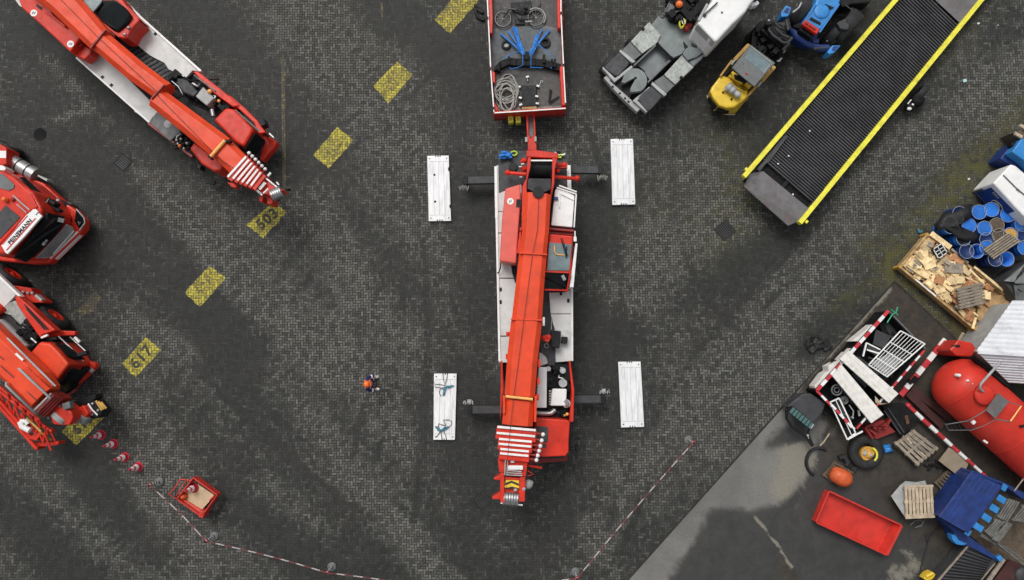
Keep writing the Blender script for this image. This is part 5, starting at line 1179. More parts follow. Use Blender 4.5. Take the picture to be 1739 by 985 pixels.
p.prism(B1, [(232, -250), (268, -250), (280, 150), (276, 278), (250, 275), (240, 100)], 1.02, 1.42); p.prism(B1, [(268, 590), (298, 605), (300, 690), (280, 690)], 1.02, 1.40); p.prism(B1, [(285, 840), (325, 905), (325, 930), (292, 925)], 1.02, 1.35)
p.prism(B1, [(812, -250), (840, -250), (846, 238), (824, 232)], 1.02, 1.42); p.prism(B1, [(840, 560), (866, 545), (884, 880), (858, 880)], 1.02, 1.38)
fl.part('inner_panel', 'red_paint', p, wl_, bevel=.02)
p = MB()
for x, y in ((236, 152), (258, 578), (852, 110), (872, 545), (288, 905), (892, 872)): p.box(P(*B1(x, y), 1.55), (.07, .09, .1))
fl.part('latch', 'black_paint', p, wl_)
p = MB(); p.bar(P(*B1(290, 962), .95), P(*B1(888, 925), .95), .30, .35); fl.part('front_beam', 'dark_red', p, bevel=.02)
p = MB()
p.prism(B2, [(556, 15), (578, 15), (580, 190), (598, 222), (626, 190), (614, 15), (632, 15), (640, 200), (648, 322), (575, 322), (568, 200)], .75, .98); db = fl.part('drawbar', 'red_paint', p, bevel=.02)
p = MB(); p.prism(B2, [(580, 15), (612, 15), (624, 190), (598, 214), (582, 190)], .75, .84); fl.part('drawbar_plate', 'mid_grey', p, db)
p = MB(); p.box(P(*B2(560, 236), .98), (.1, .2, .2)); p.box(P(*B2(637, 232), .98), (.08, .2, .2)); fl.part('pin', 'light_grey', p, db)
for y in (-180, 30, 100):
    for s, x in ((-1, 226), (1, 846)): wheel(fl, P(*B1(x, y), .42) + Vector((s * -.12, 0, 0)), (s, 0, 0), .42, .3)
for x0, x1, lb in ((405, 450, 'yellow wheel chock on the trailer front nearer the picture left'), (468, 512, 'yellow wheel chock on the trailer front next to the drawbar')):
    c = Thing('wheel_chock', lb, 'wheel chock', P(*B2((x0 + x1) / 2, 62), .6), 'yellow wheel chocks on the trailer front')
    p = MB(); p.prism(B2, [(x0, 35), (x1, 32), (x1 + 4, 86), (x0 + 6, 92)], .55, .95); ck = c.part('chock_body', 'lemon_paint', p, bevel=.02)
    p = MB()
    for f in (.35, .65): p.bar(P(*B2(x0 + (x1 - x0) * f, 48), .962), P(*B2(x0 + (x1 - x0) * f + 3, 74), .962), .03, .01)
    c.part('rib', 'ochre_paint', p, ck)
# load on the trailer
bk = Thing('bicycle', 'black bicycle lying flat across the grey trailer floor', 'bicycle', P(*B1(500, 150), 1.04))
zb = 1.16
def ring(k, x, y, rpx, z, r, n=28, rng=(0, 6.2832), sy=1.0):
    sc = k(1, 0)[0] - k(0, 0)[0]; full = abs(rng[1] - rng[0]) > 6.2
    return [P(*k(x + math.cos(rng[0] + (rng[1] - rng[0]) * i / (n - (0 if full else 1))) * rpx, y + math.sin(rng[0] + (rng[1] - rng[0]) * i / (n - (0 if full else 1))) * rpx * sy), z) for i in range(n)]
for x, y in ((365, 156), (640, 148)):
    p = MB(); p.tube(ring(B1, x, y, 72, zb, .02), .020, 6, True); ty = bk.part('wheel', 'rubber', p)
    p = MB(); p.tube(ring(B1, x, y, 66, zb, .02), .012, 6, True)
    for i in range(12): a = i * math.pi / 6; p.rod(P(*B1(x, y), zb), P(*B1(x + math.cos(a) * 66, y + math.sin(a) * 66), zb), .004, 4)
    p.rod(P(*B1(x, y), zb - .05), P(*B1(x, y), zb + .06), .03, 8); bk.part('spokes', 'light_grey', p, ty)
p = MB()
for a, b in (((365, 156), (415, 80)), ((415, 80), (540, 92)), ((430, 95), (512, 170)), ((512, 170), (548, 85)), ((512, 170), (640, 150)), ((548, 92), (640, 150))): p.rod(P(*B1(*a), zb + .03), P(*B1(*b), zb + .03), .022, 8)
bk.part('frame', 'black_paint', p)
p = MB(); p.tube([P(*B1(380, 66), zb + .3), P(*B1(420, 74), zb + .1), P(*B1(470, 76), zb + .05), P(*B1(478, 100), zb - .02)], .018, 6); bk.part('handlebar', 'steel', p)
p = MB(); p.ball(P(*B1(555, 68), zb + .04), .1, 10, (1, .6, .5)); bk.part('saddle', 'black_paint', p)
p = MB(); p.tube(ring(B1, 640, 148, 80, zb, .02, 12, (-2.2, .6)), .03, 6); p.rod(P(*B1(552, 182), zb + .05), P(*B1(610, 180), zb + .05), .03, 8); bk.part('mudguard', 'light_grey', p)
p = MB(); p.prism(B1, [(430, 20), (600, 5), (612, 100), (520, 120), (440, 90)], 1.04, 1.12); p.prism(B1, [(460, 160), (545, 150), (550, 205), (470, 205)], 1.04, 1.12); solo('bag', 'black bag lying beneath the bicycle frame on the trailer', 'bag', 'tarp', p, bevel=.03)
p = MB()
for q_ in range(6): p.tube([P(*B1(615 + 10 * q_, 100 + 8 * q_), 1.05), P(*B1(650 + 6 * q_, 70 - 10 * q_), 1.08)], .02, 5)
solo('cord', 'dark cord bunch beside the bicycle rear wheel', 'cord', 'wire_dark', p)
rr = random.Random(3)
def sling_fan(label, head, ends, n, tails, z=1.06):
    p = MB()
    for i in range(n):
        e = ends[i % len(ends)]; m = ((head[0] + e[0]) / 2 + rr.uniform(-10, 10), (head[1] + e[1]) / 2 + rr.uniform(-10, 10))
        p.tube([P(*B1(head[0] + rr.uniform(-14, 14), head[1] + rr.uniform(-14, 14)), z + .3), P(*B1(*m), z + .10 + rr.uniform(0, .12)), P(*B1(e[0] + rr.uniform(-8, 8), e[1] + rr.uniform(-6, 6)), z + rr.uniform(.02, .1))], .022, 6)
    for tl2 in tails: p.tube([P(*B1(x, y), z + .32 if j else z + .34) for j, (x, y) in enumerate(tl2)], .016, 6)
    solo('lifting_slings', label, 'slings', 'sling_blue', p, 'blue lifting slings on the trailer')
sling_fan('blue sling bunch fanning towards the bicycle front wheel', (535, 445), [(460, 228), (480, 226), (350, 280), (410, 262), (450, 235), (500, 330), (525, 400), (520, 380)], 22, [[(500, 430), (430, 455), (365, 495)], [(530, 450), (532, 545), (490, 565), (430, 578), (420, 560)], [(460, 225), (462, 260)]])
sling_fan('blue sling bunch fanning towards the trailer right wall', (597, 445), [(690, 245), (752, 250), (650, 290), (640, 330), (665, 340), (620, 390)], 18, [[(668, 372), (770, 468), (768, 575)], [(600, 455), (600, 550), (590, 562), (700, 568)], [(620, 360), (700, 400)]])
p = MB()
arc = [(290, 575), (345, 520), (420, 492), (480, 500), (560, 500), (640, 500), (720, 510), (790, 530), (850, 545)]
for a, b in zip(arc, arc[1:]): p.prism(B1, [(a[0], a[1] - 12), (b[0], b[1] - 12), (b[0], b[1] + 48), (a[0], a[1] + 52 if a[0] > 300 else a[1] + 20)], 1.04, 1.30)
for x, y in ((330, 530), (415, 480), (710, 465), (800, 500), (775, 500)): p.prism(B1, [(x - 9, y - 10), (x + 9, y - 10), (x + 11, y + 60), (x - 11, y + 60)], 1.04, 1.40)
p.prism(B1, [(545, 430), (585, 430), (585, 500), (545, 500)], 1.04, 1.36)
solo('spreader_beam', 'black arched lifting beam lying across the trailer bed', 'lifting beam', 'engine_black', p, bevel=.02)
for x, y, r, lb, fill in ((392, 375, 30, 'black rubber ring with pale centre left of the blue slings', 'light_grey'), (722, 356, 32, 'black rubber ring with dark centre right of the blue slings', 'engine_black')):
    t = Thing('rubber_ring', lb, 'rubber ring', P(*B1(x, y), 1.035), 'rubber rings on the trailer')
    p = MB(); p.tube(ring(B1, x, y, r, 1.10, .04), .055, 10, True); rg = t.part('ring', 'rubber', p)
    p = MB(); c = P(*B1(x, y), 1.05); p.cyl(c, .12, 1.034, 1.05, 18); t.part('centre_disc', fill, p, rg)
p = MB(); rr = random.Random(5)
for i in range(13):
    cx, cy = 390 + rr.uniform(-12, 20), 790 + rr.uniform(-55, 60); rx, ry = rr.uniform(55, 100), rr.uniform(70, 120)
    if cy + ry > 930: ry = 930 - cy
    if cx - rx < 292: rx = cx - 292
    a0 = rr.uniform(0, 6)
    p.tube([P(*B1(cx + math.cos(a0 + t * .25) * rx, cy + math.sin(a0 + t * .25) * ry), 1.06 + i * .018 + .02 * math.sin(t + i)) for t in range(25)], .026, 6, True)
for a, b, c_ in (((400, 650), (440, 632), (470, 690)), ((470, 690), (490, 760), (470, 860)), ((330, 900), (360, 850), (420, 930)), ((300, 760), (400, 740), (480, 800))): p.tube([P(*B1(*a), 1.3), P(*B1(*b), 1.33), P(*B1(*c_), 1.3)], .024, 6)
solo('rope_coil', 'thick grey rope coiled in the trailer front corner', 'rope', 'rope_grey', p)
t = Thing('steel_plate', 'dark steel plate held by small clamps on the trailer floor', 'steel plate', P(*B1(585, 800), 1.03))
p = MB(); p.prism(B1, [(522, 715), (645, 712), (652, 885), (528, 890)], 1.03, 1.16); sp_ = t.part('plate', 'black_paint', p, bevel=.02)
for x, y in ((500, 728), (658, 722), (510, 820), (648, 808), (514, 878), (652, 868), (570, 645)):
    p = MB(); p.box(P(*B1(x, y), 1.14), (.12, .07, .12), rr.uniform(-.3, .3)); p.rod(P(*B1(x, y + 4), 1.1), P(*B1(x + 3, y + 34 if y < 700 else y + 14), 1.1), .03, 6); t.part('clamp', 'steel', p, sp_)
p = MB(); p.tube(ring(B1, 688, 684, 10, 1.05, .02, 10), .014, 6, True); p.rod(P(*B1(680, 690), 1.05), P(*B1(672, 710), 1.05), .014); solo('shackle', 'small steel shackle lying right of the dark steel plate', 'shackle', 'steel', p)
p = MB(); p.prism(B1, [(524, 893), (645, 888), (648, 910), (524, 916)], 1.03, 1.12); solo('plank', 'light wooden plank lying at the trailer front wall', 'plank', 'wood_box', p, bevel=.005)
p = MB(); p.prism(B1, [(655, 897), (775, 892), (778, 905), (655, 912)], 1.03, 1.10); solo('plank', 'grey weathered plank along the trailer front wall beside the light one', 'plank', 'wood_grey', p, bevel=.005)
p = MB(); p.prism(B1, [(755, 740), (780, 760), (770, 830), (745, 850)], 1.03, 1.034); p.prism(B1, [(740, 850), (840, 800), (835, 830), (760, 880)], 1.03, 1.034); solo('oil_stain', 'dark oil stain on the trailer floor right of the steel plate', 'stain', 'engine_black', p)
p = MB(); p.tube([P(820, 22, .05), P(806, 14, .06), P(812, 30, .05), P(822, 34, .05)], .09, 6); p.tube([P(806, 8, .05), P(818, 20, .06)], .06, 6); solo('rag', 'crumpled black rag on the paving left of the trailer', 'rag', 'tarp', p)

# ================================================================== cones, posts, chain, cart
def make_cone():
    t = Thing('traffic_cone', 'red and white traffic cone nearest the 618 yellow field', 'traffic cone', (0, 0, 0), 'traffic cones in a row')
    p = MB(); n = 24
    p.lathe((0, 0, 0), (0, 0, 1), [(0, 0), (.205, 0), (.205, .03), (.18, .05), (.165, .05)], n); t.part('base', 'cone_red', p)
    prof = lambda h: .165 - .135 * h / .86
    for a, b, m_ in ((.05, .22, 'cone_red'), (.22, .42, 'cone_white'), (.42, .52, 'cone_red'), (.52, .70, 'cone_white'), (.70, .90, 'cone_red')):
        p = MB(); p.lathe((0, 0, 0), (0, 0, 1), [(prof(a), a), (prof(b), b)] + ([(0, b)] if b > .8 else []), n); t.part('band' if m_ == 'cone_white' else 'cone_body', m_, p)
    return t
cone0 = make_cone()
cone_at = [(172, 738.5, 'red and white traffic cone nearest the 618 yellow field'), (193, 753.5, 'second traffic cone from the yellow field, next to the nearest one'), (212, 776, 'third traffic cone from the yellow field, between second and last'), (235, 792.5, 'traffic cone at the row end nearest the barrier chain post')]
for i, (x, y, lb) in enumerate(cone_at):
    o = cone0.o if i == 0 else copy_tree(cone0.o)
    o.location = P(x, y); o['label'] = lb
A7, A8 = K(60, 660, 4.106), K(240, 780, 3.780)
def make_post():
    t = Thing('barrier_post', 'x', 'barrier post', (0, 0, 0), 'chain barrier posts')
    p = MB(); p.lathe((0, 0, 0), (0, 0, 1), [(0, 0), (.18, 0), (.19, .03), (.16, .06), (.05, .09), (0, .09)], 24); t.part('foot', 'mid_grey', p)
    p = MB(); 
    for i in range(8):
        p.m = i % 2; p.rod((0, 0, .08 + .11 * i), (0, 0, .08 + .11 * (i + 1)), .045, 10)
    p.m = 0; p.ball((0, 0, .99), .045, 10); t.part('pole', ['black_paint', 'white_paint'], p)
    p = MB(); p.tube([(math.cos(a) * .06, math.sin(a) * .06, .93) for a in [i * .785 for i in range(8)]], .014, 6, True); t.part('hook', 'cone_red', p)
    return t
post0 = make_post()
posts = [(271, 817.5, 'barrier post with grey foot nearest the row of traffic cones'), (364, 910, 'barrier post with grey foot below the red hand cart, at the chain bend'), (564, 962, 'barrier post with greenish foot at the lower chain'), (977, 971, 'barrier post at the bottom where the right hand chain begins'), (1169, 747, 'barrier post at the far chain end near the white plate')]
tops = []
for i, (x, y, lb) in enumerate(posts):
    o = post0.o if i == 0 else copy_tree(post0.o)
    o.location = P(x, y); o['label'] = lb; tops.append(P(x, y) + Vector((0, 0, .94)))
def chain(label, a, b, sag=.12, n=None):
    L = (b - a).length; n = n or max(6, int(L / .33)); p = MB()
    pt = lambda f: a.lerp(b, f) + Vector((0, 0, -sag * 4 * f * (1 - f)))
    links = int(L / .055)
    for i in range(links):
        f0, f1 = i / links, (i + 1.25) / links
        p.m = int(f0 * n) % 2
        c, d = pt(f0), pt(min(f1, 1)); dv_ = (d - c); nn_ = Vector((-dv_.y, dv_.x, 0)).normalized() if i % 2 else Vector((0, 0, 1))
        p.tube([c + nn_ * .016, c.lerp(d, .5) + nn_ * .02, d + nn_ * .016, d - nn_ * .016, c.lerp(d, .5) - nn_ * .02, c - nn_ * .016], .0065, 4, True)
    return solo('barrier_chain', label, 'chain', ['chain_red', 'cone_white'], p, 'red and white barrier chains')
chain('red and white chain between cone side post and the bend below the cart', tops[0], tops[1], .15)
chain('red and white chain from the bend towards the greenish foot post', tops[1], tops[2], .2)
chain('red and white chain leaving the frame right of the greenish foot post', tops[2], tops[2] + (P(800, 1010, .94) - tops[2]), .2)
chain('short red and white chain leaving the frame at the bottom, left of a post', P(820, 1008, .94), tops[3], .12)
chain('long red and white chain rising diagonally to the far right post', tops[3], tops[4], .22)
cart = Thing('hand_cart', 'red hand cart with plywood floor standing on the paving', 'cart', P(332, 845))
z = .42
p = MB(); p.prism(A7, [(1000, 770), (1095, 640), (1250, 745), (1160, 845)], z - .06, z); cart.part('floor', 'plywood', p)
p = MB()
for a, b in (((990, 775), (1150, 890)), ((1100, 622), (1265, 742)), ((1265, 742), (1155, 895)), ((1100, 622), (985, 770))): p.bar(P(*A7(*a), .80), P(*A7(*b), .80), .05, .45)
p.prism(A7, [(1140, 850), (1185, 860), (1165, 905), (1140, 895)], .2, .8)
fr_ = cart.part('side_wall', 'skip_red', p, bevel=.01)
p = MB(); p.prism(A7, [(1010, 772), (1030, 770), (1160, 850), (1150, 880)], .42, .55); cart.part('side_ledge', 'pale_red', p)
p = MB(); p.tube([P(*A7(1090, 640), .8), P(*A7(1010, 632), .85), P(*A7(975, 690), .9), P(*A7(932, 735), .9), P(*A7(975, 765), .85), P(*A7(1000, 760), .8)], .025, 8); p.rod(P(*A7(1050, 640), .85), P(*A7(985, 745), .85), .02); cart.part('handle', 'skip_red', p)
for x, y in ((1000, 760), (1090, 655), (1250, 755), (1150, 880)):
    c = P(*A7(x, y), .14); p = MB(); p.lathe(c - dv * .03, nv, [(0, -.04), (.13, -.04), (.14, 0), (.13, .04), (0, .04)], 18); cart.part('wheel', 'rubber', p)
p = MB(); c = P(*A7(992, 752), .55); p.ball(c, .09, 10); cart.part('cap', 'black_paint', p)
p = MB(); p.rod(P(*A7(1215, 780), .84), P(*A7(1250, 745), .84), .03); cart.part('corner_rail', 'skip_red', p)
o = copy_tree(cone0.o); o.location = P(*A7(1105, 690), .43); o['label'] = 'red and white traffic cone standing inside the hand cart'; del o['group']
p = MB(); c = P(*A7(1040, 750), .45); p.lathe((c.x, c.y, .42), (0, 0, 1), [(0, .32), (.05, .32), (.12, .2), (.14, 0)], 16); p.ball(P(*A7(1018, 768), .6), .05); solo('beacon', 'orange red warning lamp in the cart corner beside the cone', 'warning lamp', 'orange_worn', p)

# ================================================================== person
def make_person(px, py, face):
    c = P(px, py); t = Thing('person', 'person in navy work clothes, orange vest and orange helmet standing on the paving', 'person', (0, 0, 0))
    def skin(name, mat, V, E, parent=None, sub=2):
        me = bpy.data.meshes.new(name); me.from_pydata([v[:3] for v in V], E, []); me.materials.append(MAT[mat])
        o = bpy.data.objects.new(name, me); C.objects.link(o); o.parent = parent or t.o
        s_ = o.modifiers.new('skin', 'SKIN'); s_.use_smooth_shade = True
        lay = me.skin_vertices[0] if len(me.skin_vertices) else None
        if lay is None:
            bm = bmesh.new(); bm.from_mesh(me); bm.verts.layers.skin.verify(); bm.to_mesh(me); bm.free(); lay = me.skin_vertices[0]
        for i, v in enumerate(V): lay.data[i].radius = (v[3], v[4] if len(v) > 4 else v[3]); lay.data[i].use_root = (i == 0)
        u = o.modifiers.new('sub', 'SUBSURF'); u.levels = u.render_levels = sub
        return o
    # faces +x, left arm towards +y
    arm = lambda s: [(0, .17 * s, 1.42, .055), (.02, .25 * s, 1.18, .046), (.20, .27 * s, 1.02, .036), (.25, .265 * s, .99, .03), (.29, .26 * s, .965, .034, .018)]
    leg = lambda s: [(0, .10 * s, .88, .085), (.02 * s, .12 * s, .50, .06), (-.02 + .04 * s, .13 * s, .10, .042), (.02 + .04 * s, .13 * s, .045, .04), (.16 + .04 * s, .15 * s, .03, .035)]
    V = [(0, 0, .95, .13, .11), (0, 0, 1.15, .115, .10), (0, 0, 1.36, .12, .10), (.01, 0, 1.48, .055), (.02, 0, 1.56, .06), (.025, 0, 1.64, .095, .08), (.02, 0, 1.73, .085, .075)]
    E = [(0, 1), (1, 2), (2, 3), (3, 4), (4, 5), (5, 6)]
    for s in (1, -1):
        b = len(V); V += arm(s); E += [(2, b), (b, b + 1), (b + 1, b + 2), (b + 2, b + 3), (b + 3, b + 4)]
        for f, (dy, ln) in enumerate(((-.03, .075), (-.01, .085), (.01, .08), (.03, .065))):
            q_ = len(V); V += [(.33, (.26 + dy * 1.0) * s, .945, .009), (.33 + ln * .5, (.26 + dy) * s, .92, .0085), (.33 + ln * .7, (.26 + dy) * s, .885, .008)]; E += [(b + 4, q_), (q_, q_ + 1), (q_ + 1, q_ + 2)]
        q_ = len(V); V += [(.30, .215 * s, .95, .011), (.335, .20 * s, .925, .009)]; E += [(b + 3, q_), (q_, q_ + 1)]
        b = len(V); V += leg(s); E += [(0, b), (b, b + 1), (b + 1, b + 2), (b + 2, b + 3), (b + 3, b + 4)]
    body = skin('body', 'skin', V, E)
    for s in (1, -1):
        p = MB(); p.ball((.112, .033 * s, 1.655), .013, 8); o = p.build('eye', 'letter_black', body)
        p = MB(); p.ball((.02, .085 * s, 1.64), .028, 8, (.6, .4, 1)); p.build('ear', 'skin', body)
    p = MB(); p.ball((.122, 0, 1.625), .02, 8, (1, .8, 1.3)); p.build('nose', 'skin', body)
    p = MB(); p.box((.108, 0, 1.58), (.012, .05, .01)); p.build('mouth', 'stripe_red', body)
    V = [(0, 0, .90, .165, .145), (0, 0, 1.12, .15, .13), (0, 0, 1.36, .15, .13), (0, 0, 1.44, .10)]; E = [(0, 1), (1, 2), (2, 3)]
    for s in (1, -1):
        b = len(V); V += [(0, .18 * s, 1.41, .085), (.02, .27 * s, 1.18, .07), (.19, .29 * s, 1.03, .055), (.235, .285 * s, 1.0, .05)]; E += [(2, b), (b, b + 1), (b + 1, b + 2), (b + 2, b + 3)]
    jk = skin('jacket', 'navy_cloth', V, E)
    V = [(0, 0, .92, .15, .135)]; E = []
    for s in (1, -1):
        b = len(V); V += [(0, .10 * s, .84, .11), (.02 * s, .125 * s, .50, .08), (-.02 + .04 * s, .13 * s, .14, .065)]; E += [(0, b), (b, b + 1), (b + 1, b + 2)]
    tr_ = skin('trousers', 'navy_cloth', V, E)
    V = [(0, 0, .98, .185, .165), (0, 0, 1.15, .18, .16), (0, 0, 1.36, .185, .165), (0, .17, 1.455, .11), (0, -.17, 1.455, .11)]; E = [(0, 1), (1, 2), (2, 3), (2, 4)]
    skin('vest', 'vest_orange', V, E)
    for s in (1, -1):
        V = [(.24, .266 * s, .995, .042), (.29, .26 * s, .965, .040, .024)]; E = [(0, 1)]
        for (dy, ln) in ((-.03, .075), (-.01, .085), (.01, .08), (.03, .065)):
            q_ = len(V); V += [(.33, (.26 + dy) * s, .945, .0125), (.33 + ln * .5, (.26 + dy) * s, .92, .012), (.33 + ln * .72, (.26 + dy) * s, .882, .011)]; E += [(1, q_), (q_, q_ + 1), (q_ + 1, q_ + 2)]
        q_ = len(V); V += [(.30, .215 * s, .95, .0145), (.337, .198 * s, .923, .0125)]; E += [(0, q_), (q_, q_ + 1)]; skin('glove', 'reflective', V, E)
        V = [(-.05 + .04 * s, .13 * s, .06, .055), (.05 + .04 * s, .14 * s, .05, .05), (.19 + .04 * s, .155 * s, .04, .045)]; skin('boot', 'boot', V, [(0, 1), (1, 2)])
        p = MB(); a = Vector((.10, .28 * s, 1.11)); b = Vector((.14, .284 * s, 1.075)); p.tube([a, b], .078, 12); p.build('sleeve_stripe', 'reflective', jk)
        p = MB(); p.tube([(0 + .01 * s, .128 * s, .40), (.0 + .01 * s, .128 * s, .34)], .088, 12); p.build('leg_stripe', 'reflective', tr_)
    p = MB(); n = 20
    p.lathe((.02, 0, 1.68), (0, 0, 1), [(.125, 0), (.135, .01), (.128, .05), (.10, .11), (.05, .145), (0, .15)], n)
    hm = p.build('helmet', 'helmet_orange', t.o)
    p = MB(); p.hexa([Vector(v) for v in ((.10, -.10, 1.675), (.20, -.06, 1.67), (.20, .06, 1.67), (.10, .10, 1.675))], [Vector(v) for v in ((.10, -.10, 1.69), (.20, -.06, 1.68), (.20, .06, 1.68), (.10, .10, 1.69))]); p.bar((-.08, 0, 1.82), (.11, 0, 1.82), .03, .02); p.build('helmet_peak', 'orange_worn', hm)
    t.o.location = c; t.o.rotation_euler = (0, 0, face)
make_person(634, 649.5, R(5))
# ================================================================== grey tractor unit at the top
C1, C2 = K(1000, 0, 4.691), K(1180, 0, 4.69)
gt = Thing('tractor_unit', 'grey heavy tractor unit with white cab and horseshoe coupling plate', 'truck', P(1130, 100))
p = MB(); q1, q2 = P(1052, 152, .95), P(1320, -120, .95); p.bar(q1, q2, 1.1, .45); gt.part('chassis', 'black_paint', p)
tv = (q2 - q1).normalized(); tn = Vector((-tv.y, tv.x, 0))
for d_ in (.6, 2.2, 5.8, 7.4):
    for s in (-1, 1): wheel(gt, q1 + tv * d_ + tn * s * 1.28 + Vector((0, 0, -.41)), tn * s, .54, .40, 'light_grey')
p = MB(); p.prism(C1, [(555, 125), (590, 155), (618, 133), (640, 148), (690, 185), (850, 235), (870, 185), (1010, 330), (905, 460), (835, 530), (740, 430), (660, 465), (550, 350), (500, 195)], .95, 1.28); dk = gt.part('deck', 'truck_grey', p, bevel=.015)
p = MB(); p.prism(C1, [(440, 215), (482, 175), (575, 280), (540, 345), (425, 425), (335, 330)], 1.0, 1.36); p.prism(C1, [(740, 440), (835, 535), (690, 672), (600, 595)], 1.0, 1.36); gt.part('tread_plate', 'tread_grey', p, dk, bevel=.012)
p = MB(); p.prism(C1, [(330, 334), (424, 428), (355, 485), (265, 400)], .95, 1.25); p.prism(C1, [(596, 598), (688, 674), (612, 750), (520, 650)], .95, 1.25); gt.part('side_deck', 'mid_grey', p, dk, bevel=.01)
p = MB(); p.prism(C1, [(550, 352), (660, 466), (490, 640), (460, 600), (440, 560), (390, 520)], .8, 1.06); gt.part('frame_well', 'tank_grey', p, dk)
p = MB()
for a, b in (((548, 345), (360, 520)), ((665, 462), (470, 655)), ((548, 345), (665, 462))): p.bar(P(*C1(*a), 1.38), P(*C1(*b), 1.38), .07, .3)
gt.part('frame_rail', 'mid_grey', p, dk, bevel=.01)
p = MB(); p.rod(P(*C1(550, 352), 1.44), P(*C1(655, 460), 1.44), .05, 8); p.ball(P(*C1(655, 462), 1.42), .09, 8); p.ball(P(*C1(548, 352), 1.42), .08, 8); gt.part('air_line', 'engine_black', p, dk)
p = MB(); p.prism(C1, [(245, 412), (322, 492), (320, 515), (240, 603), (210, 607), (118, 535)], .7, 1.22); p.prism(C1, [(500, 683), (592, 765), (498, 870), (470, 890), (392, 800), (400, 770)], .7, 1.22); md = gt.part('mudguard', 'dark_grey', p, bevel=.05, seg=3)
p = MB(); p.prism(C1, [(248, 395), (270, 405), (372, 490), (350, 500), (330, 490), (242, 410)], 1.0, 1.26); p.prism(C1, [(112, 530), (210, 622), (340, 520), (352, 535), (205, 655), (108, 545)], .9, 1.18); p.prism(C1, [(510, 650), (622, 750), (600, 765), (495, 672)], 1.0, 1.26); p.prism(C1, [(350, 800), (480, 690), (492, 700), (385, 800), (470, 880), (460, 897)], .9, 1.18)
gt.part('mudguard_bracket', 'light_grey', p, md, bevel=.01)
p = MB(); p.prism(C1, [(118, 618), (145, 600), (175, 625), (170, 645), (345, 800), (365, 815), (410, 868), (385, 893), (300, 815), (205, 720)], .7, 1.02); bmr = gt.part('rear_beam', 'light_grey', p, bevel=.02)
p = MB()
for f in (.25, .45, .6, .7): c = P(*C1(120 + 280 * f, 625 + 265 * f), 1.02); p.cyl(c, .05, 1.02, 1.03, 10)
p.prism(C1, [(240, 690), (330, 680), (340, 750), (300, 800), (230, 730)], .8, .9); gt.part('bracket_hole', 'engine_black', p, bmr)
p = MB(); cx, cy, r_ = 368, 640, 98; pts = [(358, 612), (262, 668)] if False else []
poly = [(335, 735), (330, 705), (372, 625), (368, 618), (285, 662), (258, 655)]
for i in range(13): a = R(188 + i * 19.5); poly.append((cx + math.cos(a) * r_, cy + math.sin(a) * r_))
p.prism(C1, poly, 1.12, 1.38); fw = gt.part('coupling_plate', 'truck_grey', p, bevel=.02)
p = MB(); c = P(*C1(372, 622), 1.38); p.cyl(c, .06, 1.381, 1.386, 14); gt.part('coupling_hole', 'engine_black', p, fw)
p = MB(); p.prism(C1, [(830, 300), (850, 298), (985, 360), (900, 385), (820, 340)], 1.2, 1.5); p.prism(C1, [(775, 385), (800, 370), (945, 395), (860, 455), (790, 480), (745, 430)], 1.2, 1.5); p.prism(C1, [(800, 490), (930, 420), (905, 465), (835, 530)], 1.2, 1.4); p.prism(C1, [(925, 370), (1000, 325), (1010, 345), (960, 390)], 1.2, 1.45); gt.part('fuel_tank', 'tank_grey', p, bevel=.04)
p = MB(); p.prism(C1, [(755, 330), (790, 372), (760, 420), (738, 430), (770, 385)], 1.2, 1.4); gt.part('bracket', 'black_paint', p)
p = MB()
for x, y in ((432, 232), (735, 618)): p.cyl(P(*C1(x, y), 1.38), .07, 1.0, 1.40, 12)
gt.part('pin', 'engine_black', p)
p = MB(); p.prism(C2, [(20, 185), (60, 90), (130, 20), (230, -180), (560, -120), (440, 40), (405, 95), (300, 195), (170, 335), (130, 310)], 1.1, 2.9); gc = gt.part('cab', 'white_paint', p, bevel=.10, seg=3)
p = MB(); p.tube([P(*C2(75, 115), 2.98), P(*C2(110, 85), 2.98), P(*C2(180, 20), 2.98)], .03, 6); p.ball(P(*C2(78, 120), 2.95), .08, 8); p.ball(P(*C2(216, 98), 2.93), .04, 8); gt.part('roof_rail', 'dark_grey', p, gc)
p = MB(); p.bar(P(*C2(25, 190), 2.92), P(*C2(160, 330), 2.92), .05, .5); p.bar(P(*C2(100, 30), 2.96), P(*C2(30, 160), 2.96), .09, .6); gt.part('roof_edge', 'light_grey', p, gc)
p = MB(); p.rod(P(*C2(395, 80), 2.4), P(*C2(430, 35), 2.4), .04); p.box(P(*C2(455, 48), 2.3), (.18, .14, .35), .6); p.box(P(*C2(482, 38), 2.3), (.2, .16, .35), .6); gt.part('mirror', 'white_paint', p, gc, bevel=.03)
p = MB(); random.seed(21)
for i in range(60): p.box(P(*C1(random.uniform(640, 870), random.uniform(-60, 160)), random.uniform(1.2, 1.8)), (random.uniform(.1, .5), random.uniform(.1, .4), .3), R(45))
p.prism(C1, [(640, 20), (780, -40), (900, -40), (940, 20), (880, 110), (850, 190), (780, 250), (740, 215), (650, 120)], .9, 1.25)
gt.part('engine', 'engine_black', p, bevel=.01)
p = MB(); p.prism(C1, [(640, 20), (710, 25), (750, 70), (650, 92), (615, 95)], 1.2, 1.7); p.tube([P(*C1(605, 92), 1.72), P(*C1(690, 98), 1.74), P(*C1(745, 75), 1.72)], .03, 6); p.rod(P(*C1(640, 25), 1.72), P(*C1(610, 90), 1.72), .03); gt.part('exhaust_box', 'mid_grey', p, bevel=.02)
p = MB(); p.ball(P(*C1(720, 35), 1.9), .16, 10); gt.part('beacon', 'signal_orange', p)
p = MB(); rr = random.Random(8)
for i in range(9): p.tube([P(*C1(748 + math.cos(a) * (26 + rr.uniform(-7, 7)) + (a - 3) * 2, 172 + math.sin(a) * (44 + rr.uniform(-8, 8)) - math.cos(a) * 20), 1.5 + .03 * i) for a in [k_ * .42 for k_ in range(15)]], .022, 6, True)
